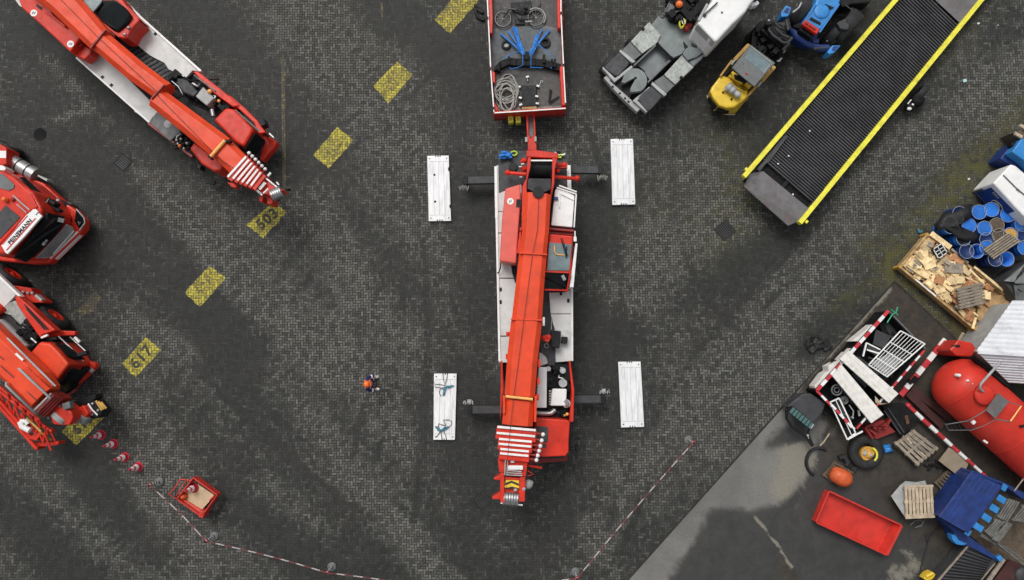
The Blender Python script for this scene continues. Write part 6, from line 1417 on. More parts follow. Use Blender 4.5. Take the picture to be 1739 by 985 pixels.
solo('hose_coil', 'bright yellow hose coiled on the grey tractor deck', 'hose', 'hose_yellow', p)
p = MB(); p.tube([P(*C1(735, 145), 1.82), P(*C1(748, 190), 1.82)], .02, 6); p.tube([P(*C1(755, 145), 1.82), P(*C1(768, 188), 1.82)], .02, 6); solo('cable_tie', 'white ties across the yellow hose coil', 'tie', 'white_paint', p)
p = MB(); p.ball(P(*C1(800, 195), 1.45), .2, 10, (1, .8, .7)); p.ball(P(*C1(775, 225), 1.42), .16, 10); solo('red_bag', 'dark red bag beside the yellow hose coil', 'bag', 'dark_red', p)

# ================================================================== yellow forklift
yf = Thing('forklift', 'yellow forklift with grey roof facing a black mast', 'forklift', P(1265, 125))
p = MB(); p.hexa([P(*C2(x, y), .3) for x, y in ((202, 640), (250, 650), (420, 760), (432, 782), (395, 818), (320, 910), (250, 908), (165, 885), (120, 830), (97, 755), (130, 715))], [P(*C2(x, y), 1.42) for x, y in ((205, 600), (250, 605), (420, 720), (442, 750), (392, 795), (312, 855), (250, 862), (195, 842), (148, 785), (118, 730), (135, 690))]); yb = yf.part('counterweight', 'yellow_paint', p, bevel=.09, seg=3)
p = MB(); p.slab(C2, [(112, 772, .98), (138, 780, 1.1), (176, 848, 1.1), (160, 862, .95), (124, 805, .98)], .3); p.slab(C2, [(188, 855, 1.1), (210, 864, 1.1), (270, 872, 1.1), (272, 893, .9), (205, 890, .9), (175, 872, .95)], .3); yf.part('handle_slot', 'black_paint', p, yb)
p = MB(); p.tube([P(*C2(97, 760), .42), P(*C2(120, 832), .42), P(*C2(160, 882), .42)], .035, 6); p.tube([P(*C2(168, 887), .42), P(*C2(250, 910), .42), P(*C2(320, 912), .42)], .035, 6); yf.part('edge_trim', 'wood_pale', p, yb)
p = MB(); p.prism(C2, [(270, 605), (300, 560), (470, 690), (455, 730), (400, 660), (370, 665), (330, 640)], .5, 1.55); yf.part('hood', 'yellow_paint', p, bevel=.04)
p = MB(); p.prism(C2, [(310, 590), (370, 600), (420, 650), (400, 665), (320, 630)], 1.4, 1.58); yf.part('seat', 'black_paint', p, bevel=.03)
p = MB()
for x, y in ((225, 735), (292, 790), (248, 598), (425, 745)): p.cyl(P(*C2(x, y), 1.46), .045, 1.45, 1.47, 10)
yf.part('bolt', 'engine_black', p, yb)
p = MB(); p.lathe(P(*C2(268, 692), 1.62), P(*C2(368, 775), 1.62) - P(*C2(268, 692), 1.62), [(0, -.1), (.14, -.1), (.17, 0), (.17, .12), (.15, .13), (.17, .16), (.17, .3), (.12, .32), (.12, .44), (.15, .45), (.13, .55), (.08, .62), (0, .62)], 18); p.rod(P(*C2(255, 685), 1.6), P(*C2(245, 720), 1.6), .06); ex = yf.part('air_filter', 'light_grey', p)
p = MB(); p.tube([P(*C2(285, 625), 1.6), P(*C2(330, 680), 1.65), P(*C2(400, 720), 1.6)], .025, 6); yf.part('hose', 'black_paint', p)
p = MB()
p.bar(P(*C2(300, 475), 1.62), P(*C2(205, 605), 1.58), .09, .12); p.bar(P(*C2(435, 350), 1.7), P(*C2(315, 478), 1.62), .16, .14); p.bar(P(*C2(520, 655), 1.62), P(*C2(425, 760), 1.58), .09, .12); p.bar(P(*C2(640, 525), 1.7), P(*C2(535, 645), 1.62), .16, .14)
yf.part('side_rail', 'ochre_paint', p, bevel=.04)
p = MB(); p.rod(P(*C2(318, 480), 1.63), P(*C2(290, 515), 1.63), .05); p.rod(P(*C2(528, 652), 1.63), P(*C2(500, 690), 1.63), .05); yf.part('rail_joint', 'light_grey', p)
p = MB(); p.slab(C2, [(445, 355, 2.2), (640, 500, 2.2), (475, 690, 2.2), (295, 540, 2.2)], .08); rf2 = yf.part('roof', 'mid_grey', p, bevel=.02)
p = MB(); p.slab(C2, [(448, 375, 2.21), (608, 500, 2.21), (545, 580, 2.21), (395, 460, 2.21)], .012); yf.part('roof_window', 'roof_glass', p, rf2)
p = MB(); p.tube([P(*C2(448, 372), 2.23), P(*C2(610, 500), 2.23), P(*C2(545, 585), 2.23)], .02, 6); yf.part('roof_trim', 'light_grey', p, rf2)
p = MB(); p.prism(C2, [(400, 575), (430, 590), (415, 600), (400, 595)], 2.2, 2.206); yf.part('roof_mark', 'dark_red', p, rf2)
for a, b in (((445, 365), (445, 365)), ((630, 505), (630, 505)), ((310, 540), (310, 540)), ((475, 675), (475, 675))):
    p = MB(); c = P(*C2(*a), 2.12); p.box((c.x, c.y, 1.6), (.08, .08, 1.0), R(40)); yf.part('pillar', 'black_paint', p)
p = MB(); p.prism(C2, [(455, 280), (480, 210), (530, 160), (610, 165), (700, 200), (740, 270), (780, 290), (760, 350), (720, 420), (690, 470), (640, 500), (450, 370)], .3, 1.2); ms = yf.part('mast_base', 'engine_black', p, bevel=.05)
p = MB(); 
for r0 in (0, .12): p.tube([P(*C2(x, y), 2.0 + r0) for x, y in ((600, 175), (590, 240), (620, 280), (700, 340), (740, 345), (775, 300))], .07 - r0 * .2, 8)
p.tube([P(*C2(x, y), 2.1) for x, y in ((640, 185), (670, 215), (715, 235), (700, 260), (650, 240))], .05, 8); p.tube([P(*C2(x, y), 2.1) for x, y in ((640, 220), (700, 280), (750, 300))], .05, 8)
yf.part('mast_hose', 'dark_grey', p, ms)
p = MB(); p.bar(P(*C2(570, 190), 2.3), P(*C2(620, 180), 2.3), .12, 1.6); p.bar(P(*C2(700, 400), 2.2), P(*C2(760, 340), 2.2), .12, 1.6); p.bar(P(*C2(540, 230), 1.9), P(*C2(700, 370), 1.9), .16, .4); yf.part('mast_rail', 'black_paint', p, ms, bevel=.02)
p = MB(); p.ball(P(*C2(705, 405), 2.0), .09); p.tube([P(*C2(690, 462), 1.6), P(*C2(670, 488), 1.6), P(*C2(655, 485), 1.6)], .05, 6); p.rod(P(*C2(640, 290), 2.1), P(*C2(675, 320), 2.1), .025); p.ball(P(*C2(590, 165), 2.2), .06); yf.part('lamp', 'steel', p, ms)
p = MB(); p.lathe(P(*C2(470, 240), .5), P(*C2(440, 200), .5) - P(*C2(470, 240), .5), [(0, -.35), (.45, -.35), (.5, -.25), (.5, -.05), (.44, 0), (0, 0)], 24); p.lathe(P(*C2(690, 440), .5), P(*C2(720, 480), .5) - P(*C2(690, 440), .5), [(0, -.35), (.45, -.35), (.5, -.25), (.5, -.05), (.44, 0), (0, 0)], 24); yf.part('wheel', 'rubber', p)
p = MB(); random.seed(31)
for i in range(50): p.box(P(*C2(random.uniform(500, 720), random.uniform(220, 440)), random.uniform(1.2, 1.7)), (random.uniform(.05, .3), random.uniform(.05, .2), .15), R(40) + random.uniform(-.4, .4))
yf.part('mast_block', 'engine_black', p, ms)

# ================================================================== blue tractor at the top
bt = Thing('tractor', 'bright blue tractor with red bar and large black wheels at the picture top', 'tractor', P(1405, 40))
p = MB(); p.prism(C2, [(760, 215), (800, 225), (870, 165), (960, 30), (1000, -160), (1190, -160), (1150, 40), (985, 265), (960, 330), (900, 340), (800, 280)], .5, 1.3); bb = bt.part('chassis', 'navy_paint', p, bevel=.03)
p = MB(); p.prism(C2, [(868, 165), (960, 30), (1000, -150), (1190, -150), (1145, 60), (1000, 240)], 1.1, 1.9); hd_ = bt.part('bonnet', 'cyan_blue', p, bevel=.07, seg=3)
p = MB(); p.slab(C2, [(925, 135, 1.93), (1005, 180, 1.93), (1000, 200, 1.93), (915, 155, 1.93)], .04); p.prism(C2, [(1040, 30), (1110, 60), (1080, 80), (1020, 50)], 1.88, 1.92); bt.part('vent', 'engine_black', p, hd_)
p = MB(); p.bar(P(*C2(965, 25), 1.98), P(*C2(870, 180), 1.9), .07, .1); p.bar(P(*C2(1150, 30), 1.98), P(*C2(995, 255), 1.9), .07, .1); bt.part('bonnet_trim', 'cyan_blue', p, hd_)
p = MB(); p.ball(P(*C2(1010, 90), 1.9), .34, 14, (1, 1, .16)); bt.part('tank_dome', 'cyan_blue', p, hd_)
p = MB(); p.bar(P(*C2(868, 172), 1.98), P(*C2(985, 252), 1.98), .24, .22); rb_ = bt.part('red_bar', 'red_paint', p, bevel=.04)
p = MB()
for f in (.2, .45, .7): p.box(P(*C2(868 + 117 * f, 172 + 80 * f), 2.0), (.14, .06, .08), R(-34))
bt.part('bar_clip', 'dark_red', p, rb_)
p = MB(); p.prism(C2, [(845, 205), (945, 275), (930, 305), (835, 240)], 1.2, 1.7); p.prism(C2, [(780, 210), (830, 225), (860, 190), (830, 180)], 1.0, 1.5); bt.part('grille', 'engine_black', p)
p = MB(); p.tube([P(*C2(x, y), 1.2) for x, y in ((775, 230), (810, 290), (900, 350), (990, 385), (1060, 385))], .17, 8); p.prism(C2, [(940, 310), (990, 310), (985, 340), (940, 340)], 1.2, 1.4); bt.part('front_bumper', 'navy_paint', p)
def fender(pts, inner):
    p = MB(); p.prism(C2, pts, .9, 1.5); f_ = bt.part('fender', 'cyan_blue', p, bevel=.03)
    p = MB(); p.slab(C2, [(x, y, 1.51) for x, y in inner], .02); bt.part('step_plate', 'navy_paint', p, f_)
fender([(690, 95), (730, 40), (770, 60), (745, 130), (690, 135)], [(705, 95), (735, 60), (755, 70), (740, 110)])
fender([(1055, 415), (1095, 360), (1165, 360), (1110, 420), (1070, 432)], [(1090, 400), (1105, 368), (1150, 366), (1110, 410)])
p = MB()
for i in range(9): a = P(*C2(945 + 15 * i, 385 + 1 * i), 1.3); p.rod(a, a + Vector((.02, .12, 0)), .03, 6)
for i in range(8): a = P(*C2(728 + 2 * i, 150 + 11 * i), 1.3); p.rod(a, a + Vector((.12, .02, 0)), .03, 6)
p.tube([P(*C2(945, 388), 1.3), P(*C2(1075, 380), 1.3)], .07, 8); p.tube([P(*C2(725, 140), 1.3), P(*C2(745, 240), 1.3)], .07, 8); bt.part('steering_boot', 'dark_grey', p)
w4 = (P(*C2(1050, 430)) - P(*C2(690, 110))).normalized()
wheel(bt, P(*C2(810, 60), .75), -w4, .75, .55, 'navy_paint'); wheel(bt, P(*C2(1180, 200), .75) + w4 * .45, w4, .8, .6, 'dark_grey'); wheel(bt, P(*C2(1110, 290), .7) + w4 * .1, w4, .6, .4, 'dark_grey')
p = MB(); p.prism(C2, [(1130, 180), (1200, 145), (1250, 170), (1220, 240), (1160, 230)], .8, 1.5); p.prism(C2, [(1030, 320), (1110, 250), (1180, 270), (1180, 310), (1080, 350)], .5, .9); bt.part('side_tank', 'dark_grey', p, bevel=.05)
p = MB(); p.rod(P(*C2(1050, 330), 1.0), P(*C2(1120, 250), 1.0), .03); p.tube([P(*C2(780, 100), 1.6), P(*C2(830, 60), 1.6), P(*C2(850, 20), 1.6)], .04, 6); bt.part('rod', 'light_grey', p)
p = MB(); p.prism(C2, [(1180, 60), (1260, 30), (1400, 20), (1430, -100), (1200, -150), (1150, 20)], .2, 1.0); bt.part('rear_hitch', 'black_paint', p, bevel=.05)
p = MB(); p.bar(P(*C2(1195, 35), 1.05), P(*C2(1300, 115), 1.0), .05, .1); p.bar(P(*C2(1260, 60), 1.05), P(*C2(1230, 120), 1.0), .05, .1); bt.part('hitch_bar', 'dark_grey', p)

# ================================================================== loading ramp
C3, C4 = K(1240, 180, 4.477), K(1460, 0, 4.925)
lr = Thing('loading_ramp', 'long dark loading ramp with ribbed deck and bright yellow side rails', 'loading ramp', P(1460, 190))
def zr(f): return 1.30 - .95 * f
L0, L1_, R0, R1_ = (1262, 298), (1262 + 251 * 1.53, 298 - 292 * 1.53), (1361, 380), (1361 + 305 * 1.2, 380 - 375 * 1.2)
def rp(u, f, dz=0): # u across, f along (0 lip end, 1 far end)
    x = (L0[0] + (L1_[0] - L0[0]) * f) * (1 - u) + (R0[0] + (R1_[0] - R0[0]) * f) * u; y = (L0[1] + (L1_[1] - L0[1]) * f) * (1 - u) + (R0[1] + (R1_[1] - R0[1]) * f) * u
    return P(x, y, zr(f) + dz)
for u in (.02, .98):
    p = MB(); p.bar(rp(u, 0, .12), rp(u, 1, .12), .19, .30); lr.part('side_rail', 'lemon_paint', p, bevel=.01)
p = MB(); p.bar(rp(.07, .02, -.08), rp(.07, 1, -.08), .1, .25); p.bar(rp(.93, .02, -.08), rp(.93, 1, -.08), .1, .25); p.bar(rp(.5, .02, -.08), rp(.5, 1, -.08), .15, .25); lr.part('girder', 'black_paint', p)
p = MB(); n = 118
for i in range(n):
    f = .075 + (1 - .075) * i / n
    if f > .742: break
    a, b = rp(.065, f, 0), rp(.935, f - .003, 0); p.bar(a, b, .058, .06)
lr.part('grating', 'grating', p)
p = MB(); p.hexa([rp(.06, .03, -.24), rp(.94, .03, -.24), rp(.94, 1, -.24), rp(.06, 1, -.24)], [rp(.06, .03, -.20), rp(.94, .03, -.20), rp(.94, 1, -.20), rp(.06, 1, -.20)]); lr.part('under_deck', 'engine_black', p)
p = MB(); q_ = [C3(135, 520), C3(105, 615), C3(440, 910), C3(545, 850), C3(600, 780), C3(250, 495)]
tp = [P(*C3(150, 515), 1.30), P(*C3(105, 612), 1.12), P(*C3(440, 910), 1.12), P(*C3(530, 870), 1.28), P(*C3(605, 785), 1.30), P(*C3(250, 495), 1.30)]
p.hexa([v - Vector((0, 0, .05)) for v in tp], tp); lr.part('lip', 'rust_plate', p)
tp = [rp(.06, .805, .01), rp(.94, .81, .01), rp(.94, .865, .01), rp(.06, .86, .01)]; 
p = MB(); p.hexa([rp(.06, .748, -.05), rp(.94, .748, -.05), rp(.94, .95, -.05), rp(.06, .95, -.05)], [rp(.06, .748, 0), rp(.94, .748, 0), rp(.94, .95, 0), rp(.06, .95, 0)]); lr.part('deck_plate', 'rust_plate', p)
p = MB(); p.slab(C3, [(415, 225, 1.25), (435, 235, 1.25), (300, 420, 1.3), (270, 440, 1.3), (225, 500, 1.3), (205, 480, 1.3)], .05); p.slab(C3, [(715, 630, 1.3), (725, 640, 1.3), (625, 750, 1.3), (612, 745, 1.3)], .05); lr.part('hinge_guard', 'dark_grey', p)
p = MB(); p.box(P(*C3(120, 480), 1.35), (.12, .1, .1), .7); p.box(P(*C3(580, 880), 1.35), (.12, .1, .1), .7); lr.part('eyelet', 'lemon_paint', p)
p = MB()
for x, y in ((605, 190), (445, 380), (365, 440), (478, 672)): p.ball(P(*C3(x, y), 1.3), .045, 6, (1, 1, .5))
lr.part('bolt_head', 'white_paint', p)
for u in (.1, .9):
    p = MB(); c = rp(u, .02, -.1); p.box((c.x, c.y, .58), (.16, .16, 1.16), R(40)); lr.part('support_leg', 'black_paint', p)
w5 = (P(*R0) - P(*L0)).normalized()
wheel(lr, P(*C4(512, 800), .42) + w5 * .05, w5, .42, .28, 'engine_black'); wheel(lr, P(1400, 60, .42), -w5, .42, .28, 'engine_black')
p = MB(); p.ball(P(*C4(415, 910), .5), .11, 10, (1, .7, .6)); p.ball(P(*C4(440, 878), .5), .07); p.rod(P(*C4(400, 870), .5), P(*C4(430, 835), .5), .03); lr.part('jack_handle', 'white_paint', p)
p = MB(); p.ball(P(*C4(420, 895), .35), .22, 10); p.ball(P(*C4(480, 840), .4), .3, 10); lr.part('wheel_bracket', 'black_paint', p)
# litter
for lb, x, y, s_, mt in (('square pale cyan scrap of paper on the paving right of the ramp', 1638, 137, .16, 'litter_cyan'), ('tiny white scrap near the ramp top right', 1661, 40, .10, 'litter_white'), ('small white scrap on the paving near the mossy strip', 1645, 304, .09, 'litter_white'), ('small pale scrap between ramp and picture edge', 1694, 43, .06, 'light_grey')):
    p = MB(); c = P(x, y); p.box(c + Vector((0, 0, .02)), (s_, s_ * .8, .02), .3); solo('litter', lb, 'litter', mt, p)
p = MB(); C5 = K(1520, 200, 4.105); p.tube([P(*C5(160, 775), .04), P(*C5(170, 800), .06), P(*C5(185, 795), .05)], .06, 6); solo('rag', 'small blue rag on the moss beside the wood scrap container', 'rag', 'rope_blue', p)
C5, C6, C7, C8, D1, D2 = K(1520, 200, 4.105), K(1500, 380, 4.925), K(1320, 510, 3.94), K(1520, 560, 4.105), K(1360, 720, 3.718), K(1560, 780, 4.804)
def inset(pts, d):
    c = sum(pts, Vector()) / len(pts); out = []
    for p in pts:
        v = (c - p); v.z = 0; out.append(p + v.normalized() * d)
    return out
def open_box(th, k, rim, z, wall, mat, floor_mat=None, name='side_wall', floor_z=.15, bevel=.01):
    """four walls standing on the ground under a rim given in px, with a floor"""
    w = [P(*k(*p), z) for p in rim]; n = len(w); cen = sum(w, Vector()) / n
    p = MB()
    for i in range(n):
        a, b = w[i], w[(i + 1) % n]; d = (b - a).normalized(); nr = Vector((-d.y, d.x, 0))
        if nr.dot(cen - a) < 0: nr = -nr
        a2, b2 = a + nr * wall + d * wall * (i % 2) * 1.0, b + nr * wall - d * wall * (i % 2) * 1.0
        a1, b1 = a + d * wall * (i % 2), b - d * wall * (i % 2)
        top = [a1, b1, b2, a2]; p.hexa([Vector((q.x, q.y, .06)) for q in top], top)
    o = th.part(name, mat, p, bevel=bevel)
    p = MB(); ins = inset(w, wall * .7); p.hexa([Vector((q.x, q.y, .07)) for q in ins], [Vector((q.x, q.y, floor_z)) for q in ins]); f = th.part('floor', floor_mat or mat, p)
    return o, w
# ================================================================== wood scrap container
wc = Thing('wood_container', 'large open wooden container heaped with pale timber offcuts', 'container', P(1625, 480))
rim = [(365, 92), (140, 362), (770, 885), (1080, 632)]
wall_, wr = open_box(wc, C6, rim, .52, .06, 'wood_box', floor_z=.26)
p = MB()
for i in range(4): a, b = wr[i], wr[(i + 1) % 4]; p.bar(a.lerp(b, .004) + Vector((0, 0, .045)), b.lerp(a, .004) + Vector((0, 0, .045)), .10, .04)
wc.part('top_edge', 'wood_box', p, wall_, bevel=.01)
for v in wr:
    p = MB(); p.box(Vector((v.x, v.y, .30)), (.13, .13, .56), R(-40)); wc.part('corner_post', 'ochre_paint', p, bevel=.01)
p = MB(); d_ = (wr[2] - wr[1]).normalized()
p.bar(wr[1].lerp(wr[2], .2) + Vector((0, 0, .06)), wr[1].lerp(wr[2], .47) + Vector((0, 0, .06)), .06, .04); wc.part('edge_strip', 'white_paint', p, wall_)
# offcuts: individually laid in the heap
rr = random.Random(41)
def in_rim(u, v): return wr[0].lerp(wr[3], u).lerp(wr[1].lerp(wr[2], u), v)
axu = (wr[3] - wr[0]).normalized(); axv = (wr[1] - wr[0]).normalized()
LBL = {'wood_new': 'pale sawn timber offcut lying loose in the heap of the wood container', 'wood_brown': 'reddish brown timber offcut lying loose in the wood container heap', 'wood_grey': 'grey weathered board lying loose in the wood container heap'}
def offcut(u, v, z, L, W, T, ang, mt, tilt=0):
    c = in_rim(u, v); p = MB(); Mr = Matrix.Rotation(ang, 3, 'Z') @ Matrix.Rotation(tilt, 3, 'Y')
    p.box(Vector((c.x, c.y, z)), (L, W, T), mat=Mr)
    return solo('timber_offcut', LBL[mt], 'timber', mt, p, 'loose timber in the wood container', bevel=.004)
for i in range(250):
    u, v = rr.uniform(.03, .80), rr.uniform(.05, .95)
    if u > .60 and rr.random() < .55: u = rr.uniform(.05, .55)
    lay = rr.random(); z = .30 + lay * .36 * (1 - u * .3)
    L = rr.choice([rr.uniform(.25, .5), rr.uniform(.3, .7), rr.uniform(.6, 1.3)])
    if u < .1 or v < .12 or v > .88: L = min(L, .4)
    W = rr.uniform(.07, .22) if L > .5 else rr.uniform(.10, .34); T = rr.uniform(.03, .09)
    ang = rr.choice([R(-40), R(48), rr.uniform(0, 3.1), R(-38) + rr.uniform(-.4, .4)])
    ul, vl = (wr[3] - wr[0]).length, (wr[1] - wr[0]).length; au = math.atan2(axu.y, axu.x); ca, sa = abs(math.cos(ang - au)), abs(math.sin(ang - au))
    mu, mv = (L * ca + W * sa) / 2 / ul + .015, (L * sa + W * ca) / 2 / vl + .03
    u, v = min(max(u, mu), 1 - mu), min(max(v, mv), 1 - mv)
    offcut(u, v, z, L, W, T, ang, rr.choices(['wood_new', 'wood_brown', 'wood_grey'], [.80, .11, .09])[0], rr.uniform(-.35, .35))
for (x, y, L, W, ang, mt) in ((480, 140, 1.0, .22, R(-38), 'wood_new'), (640, 270, .9, .1, R(-40), 'wood_grey'), (860, 440, 1.3, .09, R(-38), 'wood_new'), (930, 500, .9, .09, R(-40), 'wood_new'), (780, 440, .8, .08, R(-50), 'wood_new'),
                           (570, 480, .4, .3, R(0), 'wood_new'), (640, 470, .42, .3, R(0), 'wood_new'), (590, 370, .75, .42, R(-5), 'wood_grey'), (620, 300, .55, .25, R(-40), 'wood_brown'), (390, 350, .5, .25, R(20), 'wood_new'),
                           (330, 290, .55, .35, R(-50), 'wood_new'), (270, 400, .9, .06, R(-35), 'wood_new'), (720, 760, .5, .18, R(60), 'wood_brown'), (760, 830, .5, .1, R(70), 'wood_new'), (745, 735, .6, .08, R(-40), 'wood_new'), (470, 470, .4, .35, R(-20), 'wood_brown')):
    c = P(*C6(x, y), .66); p = MB(); p.box(c, (L, W, .05), mat=Matrix.Rotation(ang, 3, 'Z') @ Matrix.Rotation(rr.uniform(-.12, .12), 3, 'Y')); solo('timber_offcut', LBL[mt], 'timber', mt, p, 'loose timber in the wood container', bevel=.004)

def pallet(name, label, k, corners, z, mat, group=None, n=7, blocks=True, gap=.25, under=True, frame=False):
    """corners px tl,tr,br,bl; boards run tl->bl direction stacked along tl->tr"""
    w = [P(*k(*c), z) for c in corners]; ctr = sum(w, Vector()) / 4
    t = Thing(name, label, 'pallet', Vector((ctr.x, ctr.y, z - .14)), group)
    p = MB(); L = (w[1] - w[0]).length; rr2 = random.Random(int(corners[0][0]))
    for i in range(n):
        f = (i + .5) / n; a, b = w[0].lerp(w[1], f), w[3].lerp(w[2], f)
        wd = L / n * (1 - gap) * rr2.uniform(.85, 1.1); p.bar(a, b, wd, .022)
    t.part('deck_boards', mat, p, bevel=.003)
    p = MB()
    for f in (.06, .5, .94): p.bar(w[0].lerp(w[3], f) - Vector((0, 0, .024)), w[1].lerp(w[2], f) - Vector((0, 0, .024)), .10, .085)
    if under:
        for f in (.08, .5, .92): p.bar(w[0].lerp(w[1], f) - Vector((0, 0, .112)), w[3].lerp(w[2], f) - Vector((0, 0, .112)), .1, .022)
    t.part('stringers', mat, p)
    if frame:
        p = MB()
        for a, b in ((0, 1), (3, 2)): p.bar(w[a] + Vector((0, 0, .024)), w[b] + Vector((0, 0, .024)), .09, .022)
        t.part('end_boards', mat, p)
    return t
pallet('pallet', 'greyish pallet with slatted deck resting on top of the timber heap', C6, [(610, 540), (830, 490), (858, 665), (640, 720)], .84, 'wood_grey', n=2, gap=.3)
p = MB(); w = [P(*C6(*c), .84) for c in ((610, 540), (830, 490), (858, 665), (640, 720))]
for i in range(7): f = (i + .5) / 7; p.bar(w[0].lerp(w[3], f) + Vector((0, 0, .03)), w[1].lerp(w[2], f) + Vector((0, 0, .03)), .085, .025)
for o in [o_ for o_ in C.objects if o_.name.startswith('pallet') and 'timber heap' in o_.get('label', '')]: 
    q2 = p.build('slats', 'wood_grey', o, Vector(o.location))
t = Thing('crate', 'small black and white divided crate lying on the timber heap', 'crate', P(*C6(478, 228), .6))
w = [P(*C6(*c), .86) for c in ((420, 212), (490, 165), (535, 240), (465, 290))]
p = MB(); p.hexa([v - Vector((0, 0, .22)) for v in w], [v - Vector((0, 0, .03)) for v in w]); t.part('crate_body', 'engine_black', p)
p = MB()
for a, b in ((0, 1), (1, 2), (2, 3), (3, 0)): p.bar(w[a].lerp(w[b], .07), w[b].lerp(w[a], .07), .03, .04)
p.bar(w[0].lerp(w[1], .5), w[3].lerp(w[2], .5), .02, .03); p.bar(w[0].lerp(w[3], .36), w[1].lerp(w[2], .36), .02, .03); p.bar(w[0].lerp(w[3], .66), w[1].lerp(w[2], .66), .02, .03); t.part('divider', 'white_paint', p)
p = MB(); ins = [C6(800, 640), C6(1000, 590), C6(1070, 630), C6(850, 855), C6(780, 790)]; tp = [P(x, y, .42) for x, y in ins]; p.hexa([v - Vector((0, 0, .05)) for v in tp], tp); solo('plywood_sheet', 'bare ochre plywood sheet in the lower end of the wood container', 'plywood', 'wood_box', p)
p = MB(); p.tube([P(*C6(x, y), .48) for x, y in ((1050, 640), (900, 770), (880, 800))], .05, 6); solo('batten', 'wooden batten lying along the lower edge of the wood container', 'timber', 'wood_box', p)

# ================================================================== drums
drums = []
def make_drum(kind):
    t = Thing('drum', 'x', 'drum', (0, 0, 0)); r, h = .30, .88
    body = 'drum_blue'
    p = MB()
    p.lathe((0, 0, 0), (0, 0, 1), [(0, 0), (r, 0), (r, .03), (r - .01, .05), (r - .01, .28), (r, .29), (r - .01, .30), (r - .01, .58), (r, .59), (r - .01, .60), (r - .01, h - .02), (r, h)] + ([(r - .02, h), (r - .025, .12), (0, .12)] if kind == 'open' else [(r - .02, h), (r - .025, h - .03), (0, h - .03)]), 28)
    t.part('shell', body if kind != 'dark' else 'drum_dark', p)
    p = MB(); p.tube([(math.cos(i * math.pi / 16) * (r + .003), math.sin(i * math.pi / 16) * (r + .003), h) for i in range(32)], .009, 6, True); t.part('rim', 'light_grey', p)
    if kind in ('brown', 'orange', 'wet', 'blue'):
        p = MB(); p.cyl((0, 0), r - .028, h - .029, h - .018, 26); t.part('lid', {'brown': 'wood_dark', 'orange': 'ochre_paint', 'wet': 'engine_black', 'blue': 'drum_blue'}[kind], p)
        if kind == 'brown': t.o.children[-1].data.materials[0] = MAT['rust']
    return t
protos = {}
def drum(x, y, kind, label, group='blue drums crowded beside the wood container', z0=0.0):
    if kind not in protos: protos[kind] = make_drum(kind); o = protos[kind].o
    else: o = copy_tree(protos[kind].o)
    pt = P(*C5(x, y), .88 + z0); o.location = Vector((pt.x, pt.y, z0)); o.rotation_euler.z = random.uniform(0, 6)
    o['label'] = label; o['group'] = group
drum(588, 657, 'blue', 'bright blue drum overlapping its neighbour below the white tank corner')
drum(674, 640, 'blue', 'bright blue drum closest to the lettered white tank') 
drum(786, 677, 'blue', 'blue drum with pale rim between white tank and brown drum, alone on its right')
drum(885, 742, 'blue', 'blue drum at the right picture edge above the weathered pallet')
drum(516, 752, 'blue', 'bright blue drum leftmost of the bright ones, next to black sheeting')
drum(626, 770, 'blue', 'bright blue drum with grey stain touching two brown lidded drums')
drum(711, 748, 'brown', 'drum with flat brown lid ringed by blue drums')
drum(728, 822, 'brown', 'drum with dark brown lid partly under the weathered pallet')
drum(806, 815, 'orange', 'drum with orange lid peeping over the weathered pallet')
drum(452, 668, 'dark', 'dark blue drum at the top left of the cluster under black sheeting')
drum(388, 758, 'wet', 'drum with black wet lid and pale rim at the left of the cluster')
drum(478, 842, 'wet', 'drum with black lid half covered by sheeting in the cluster middle')
drum(570, 930, 'open', 'open blue drum beside the timber container wall')
drum(500, 930, 'dark', 'dark drum squeezed between timber container and black sheeting')
drum(640, 905, 'blue', 'blue drum at the lower left corner of the weathered pallet')
drum(700, 985, 'dark', 'dark blue drum under the lower edge of the weathered pallet')
drum(780, 985, 'open', 'open blue drum with pale rim below the weathered pallet')
drum(905, 905, 'blue', 'blue drum right of the weathered pallet at the picture edge')
drum(900, 820, 'dark', 'dark drum between orange lidded drum and the picture edge')
drum(640, 850, 'dark', 'dark drum hidden between stained blue drum and pallet')
p = MB(); n = 18; vs = []; fs = []; rr = random.Random(6)
base = [(300, 720), (330, 670), (410, 640), (470, 610), (540, 600), (545, 690), (480, 700), (450, 770), (560, 800), (600, 830), (570, 880), (480, 870), (430, 850), (390, 810), (330, 780), (280, 790), (270, 745)]
cx, cy = sum(b[0] for b in base) / len(base), sum(b[1] for b in base) / len(base); m = len(base)
for ringi in range(6):
    f = 1 - ringi / 5.5
    for (x, y) in base: vs.append(P(*C5(cx + (x - cx) * f, cy + (y - cy) * f), .93 + rr.uniform(-.05, .09) + .12 * (1 - f) if ringi else .45))
for a in range(5):
    for i in range(m): fs.append([a * m + i, a * m + (i + 1) % m, (a + 1) * m + (i + 1) % m, (a + 1) * m + i])
fs.append([5 * m + i for i in range(m)])
p.add(vs, fs, True); p.prism(C5, [(285, 690), (420, 620), (545, 600), (560, 640), (420, 900), (300, 800)], .0, .5) if False else None
solo('black_sheeting', 'crumpled black sheeting draped over the left drums', 'sheeting', 'tarp', p)
pallet('pallet', 'weathered brown pallet lying across the blue drums', C5, [(610, 915), (745, 820), (885, 860), (680, 985)], 1.06, 'wood_dark', n=8, gap=.22) if False else None
t = Thing('pallet', 'weathered brown pallet lying tilted across the blue drums', 'pallet', P(*C5(750, 890), .95)); w = [P(*C5(*c), 1.05) for c in ((612, 918), (790, 795), (880, 860), (690, 988))]
p = MB()
for i in range(6): f = (i + .5) / 6; p.bar(w[0].lerp(w[3], f), w[1].lerp(w[2], f), .065, .03)
t.part('deck_boards', 'wood_grey', p, bevel=.005); p = MB()
for f in (.1, .5, .9): p.bar(w[0].lerp(w[1], f) - Vector((0, 0, .032)), w[3].lerp(w[2], f) - Vector((0, 0, .032)), .1, .09)
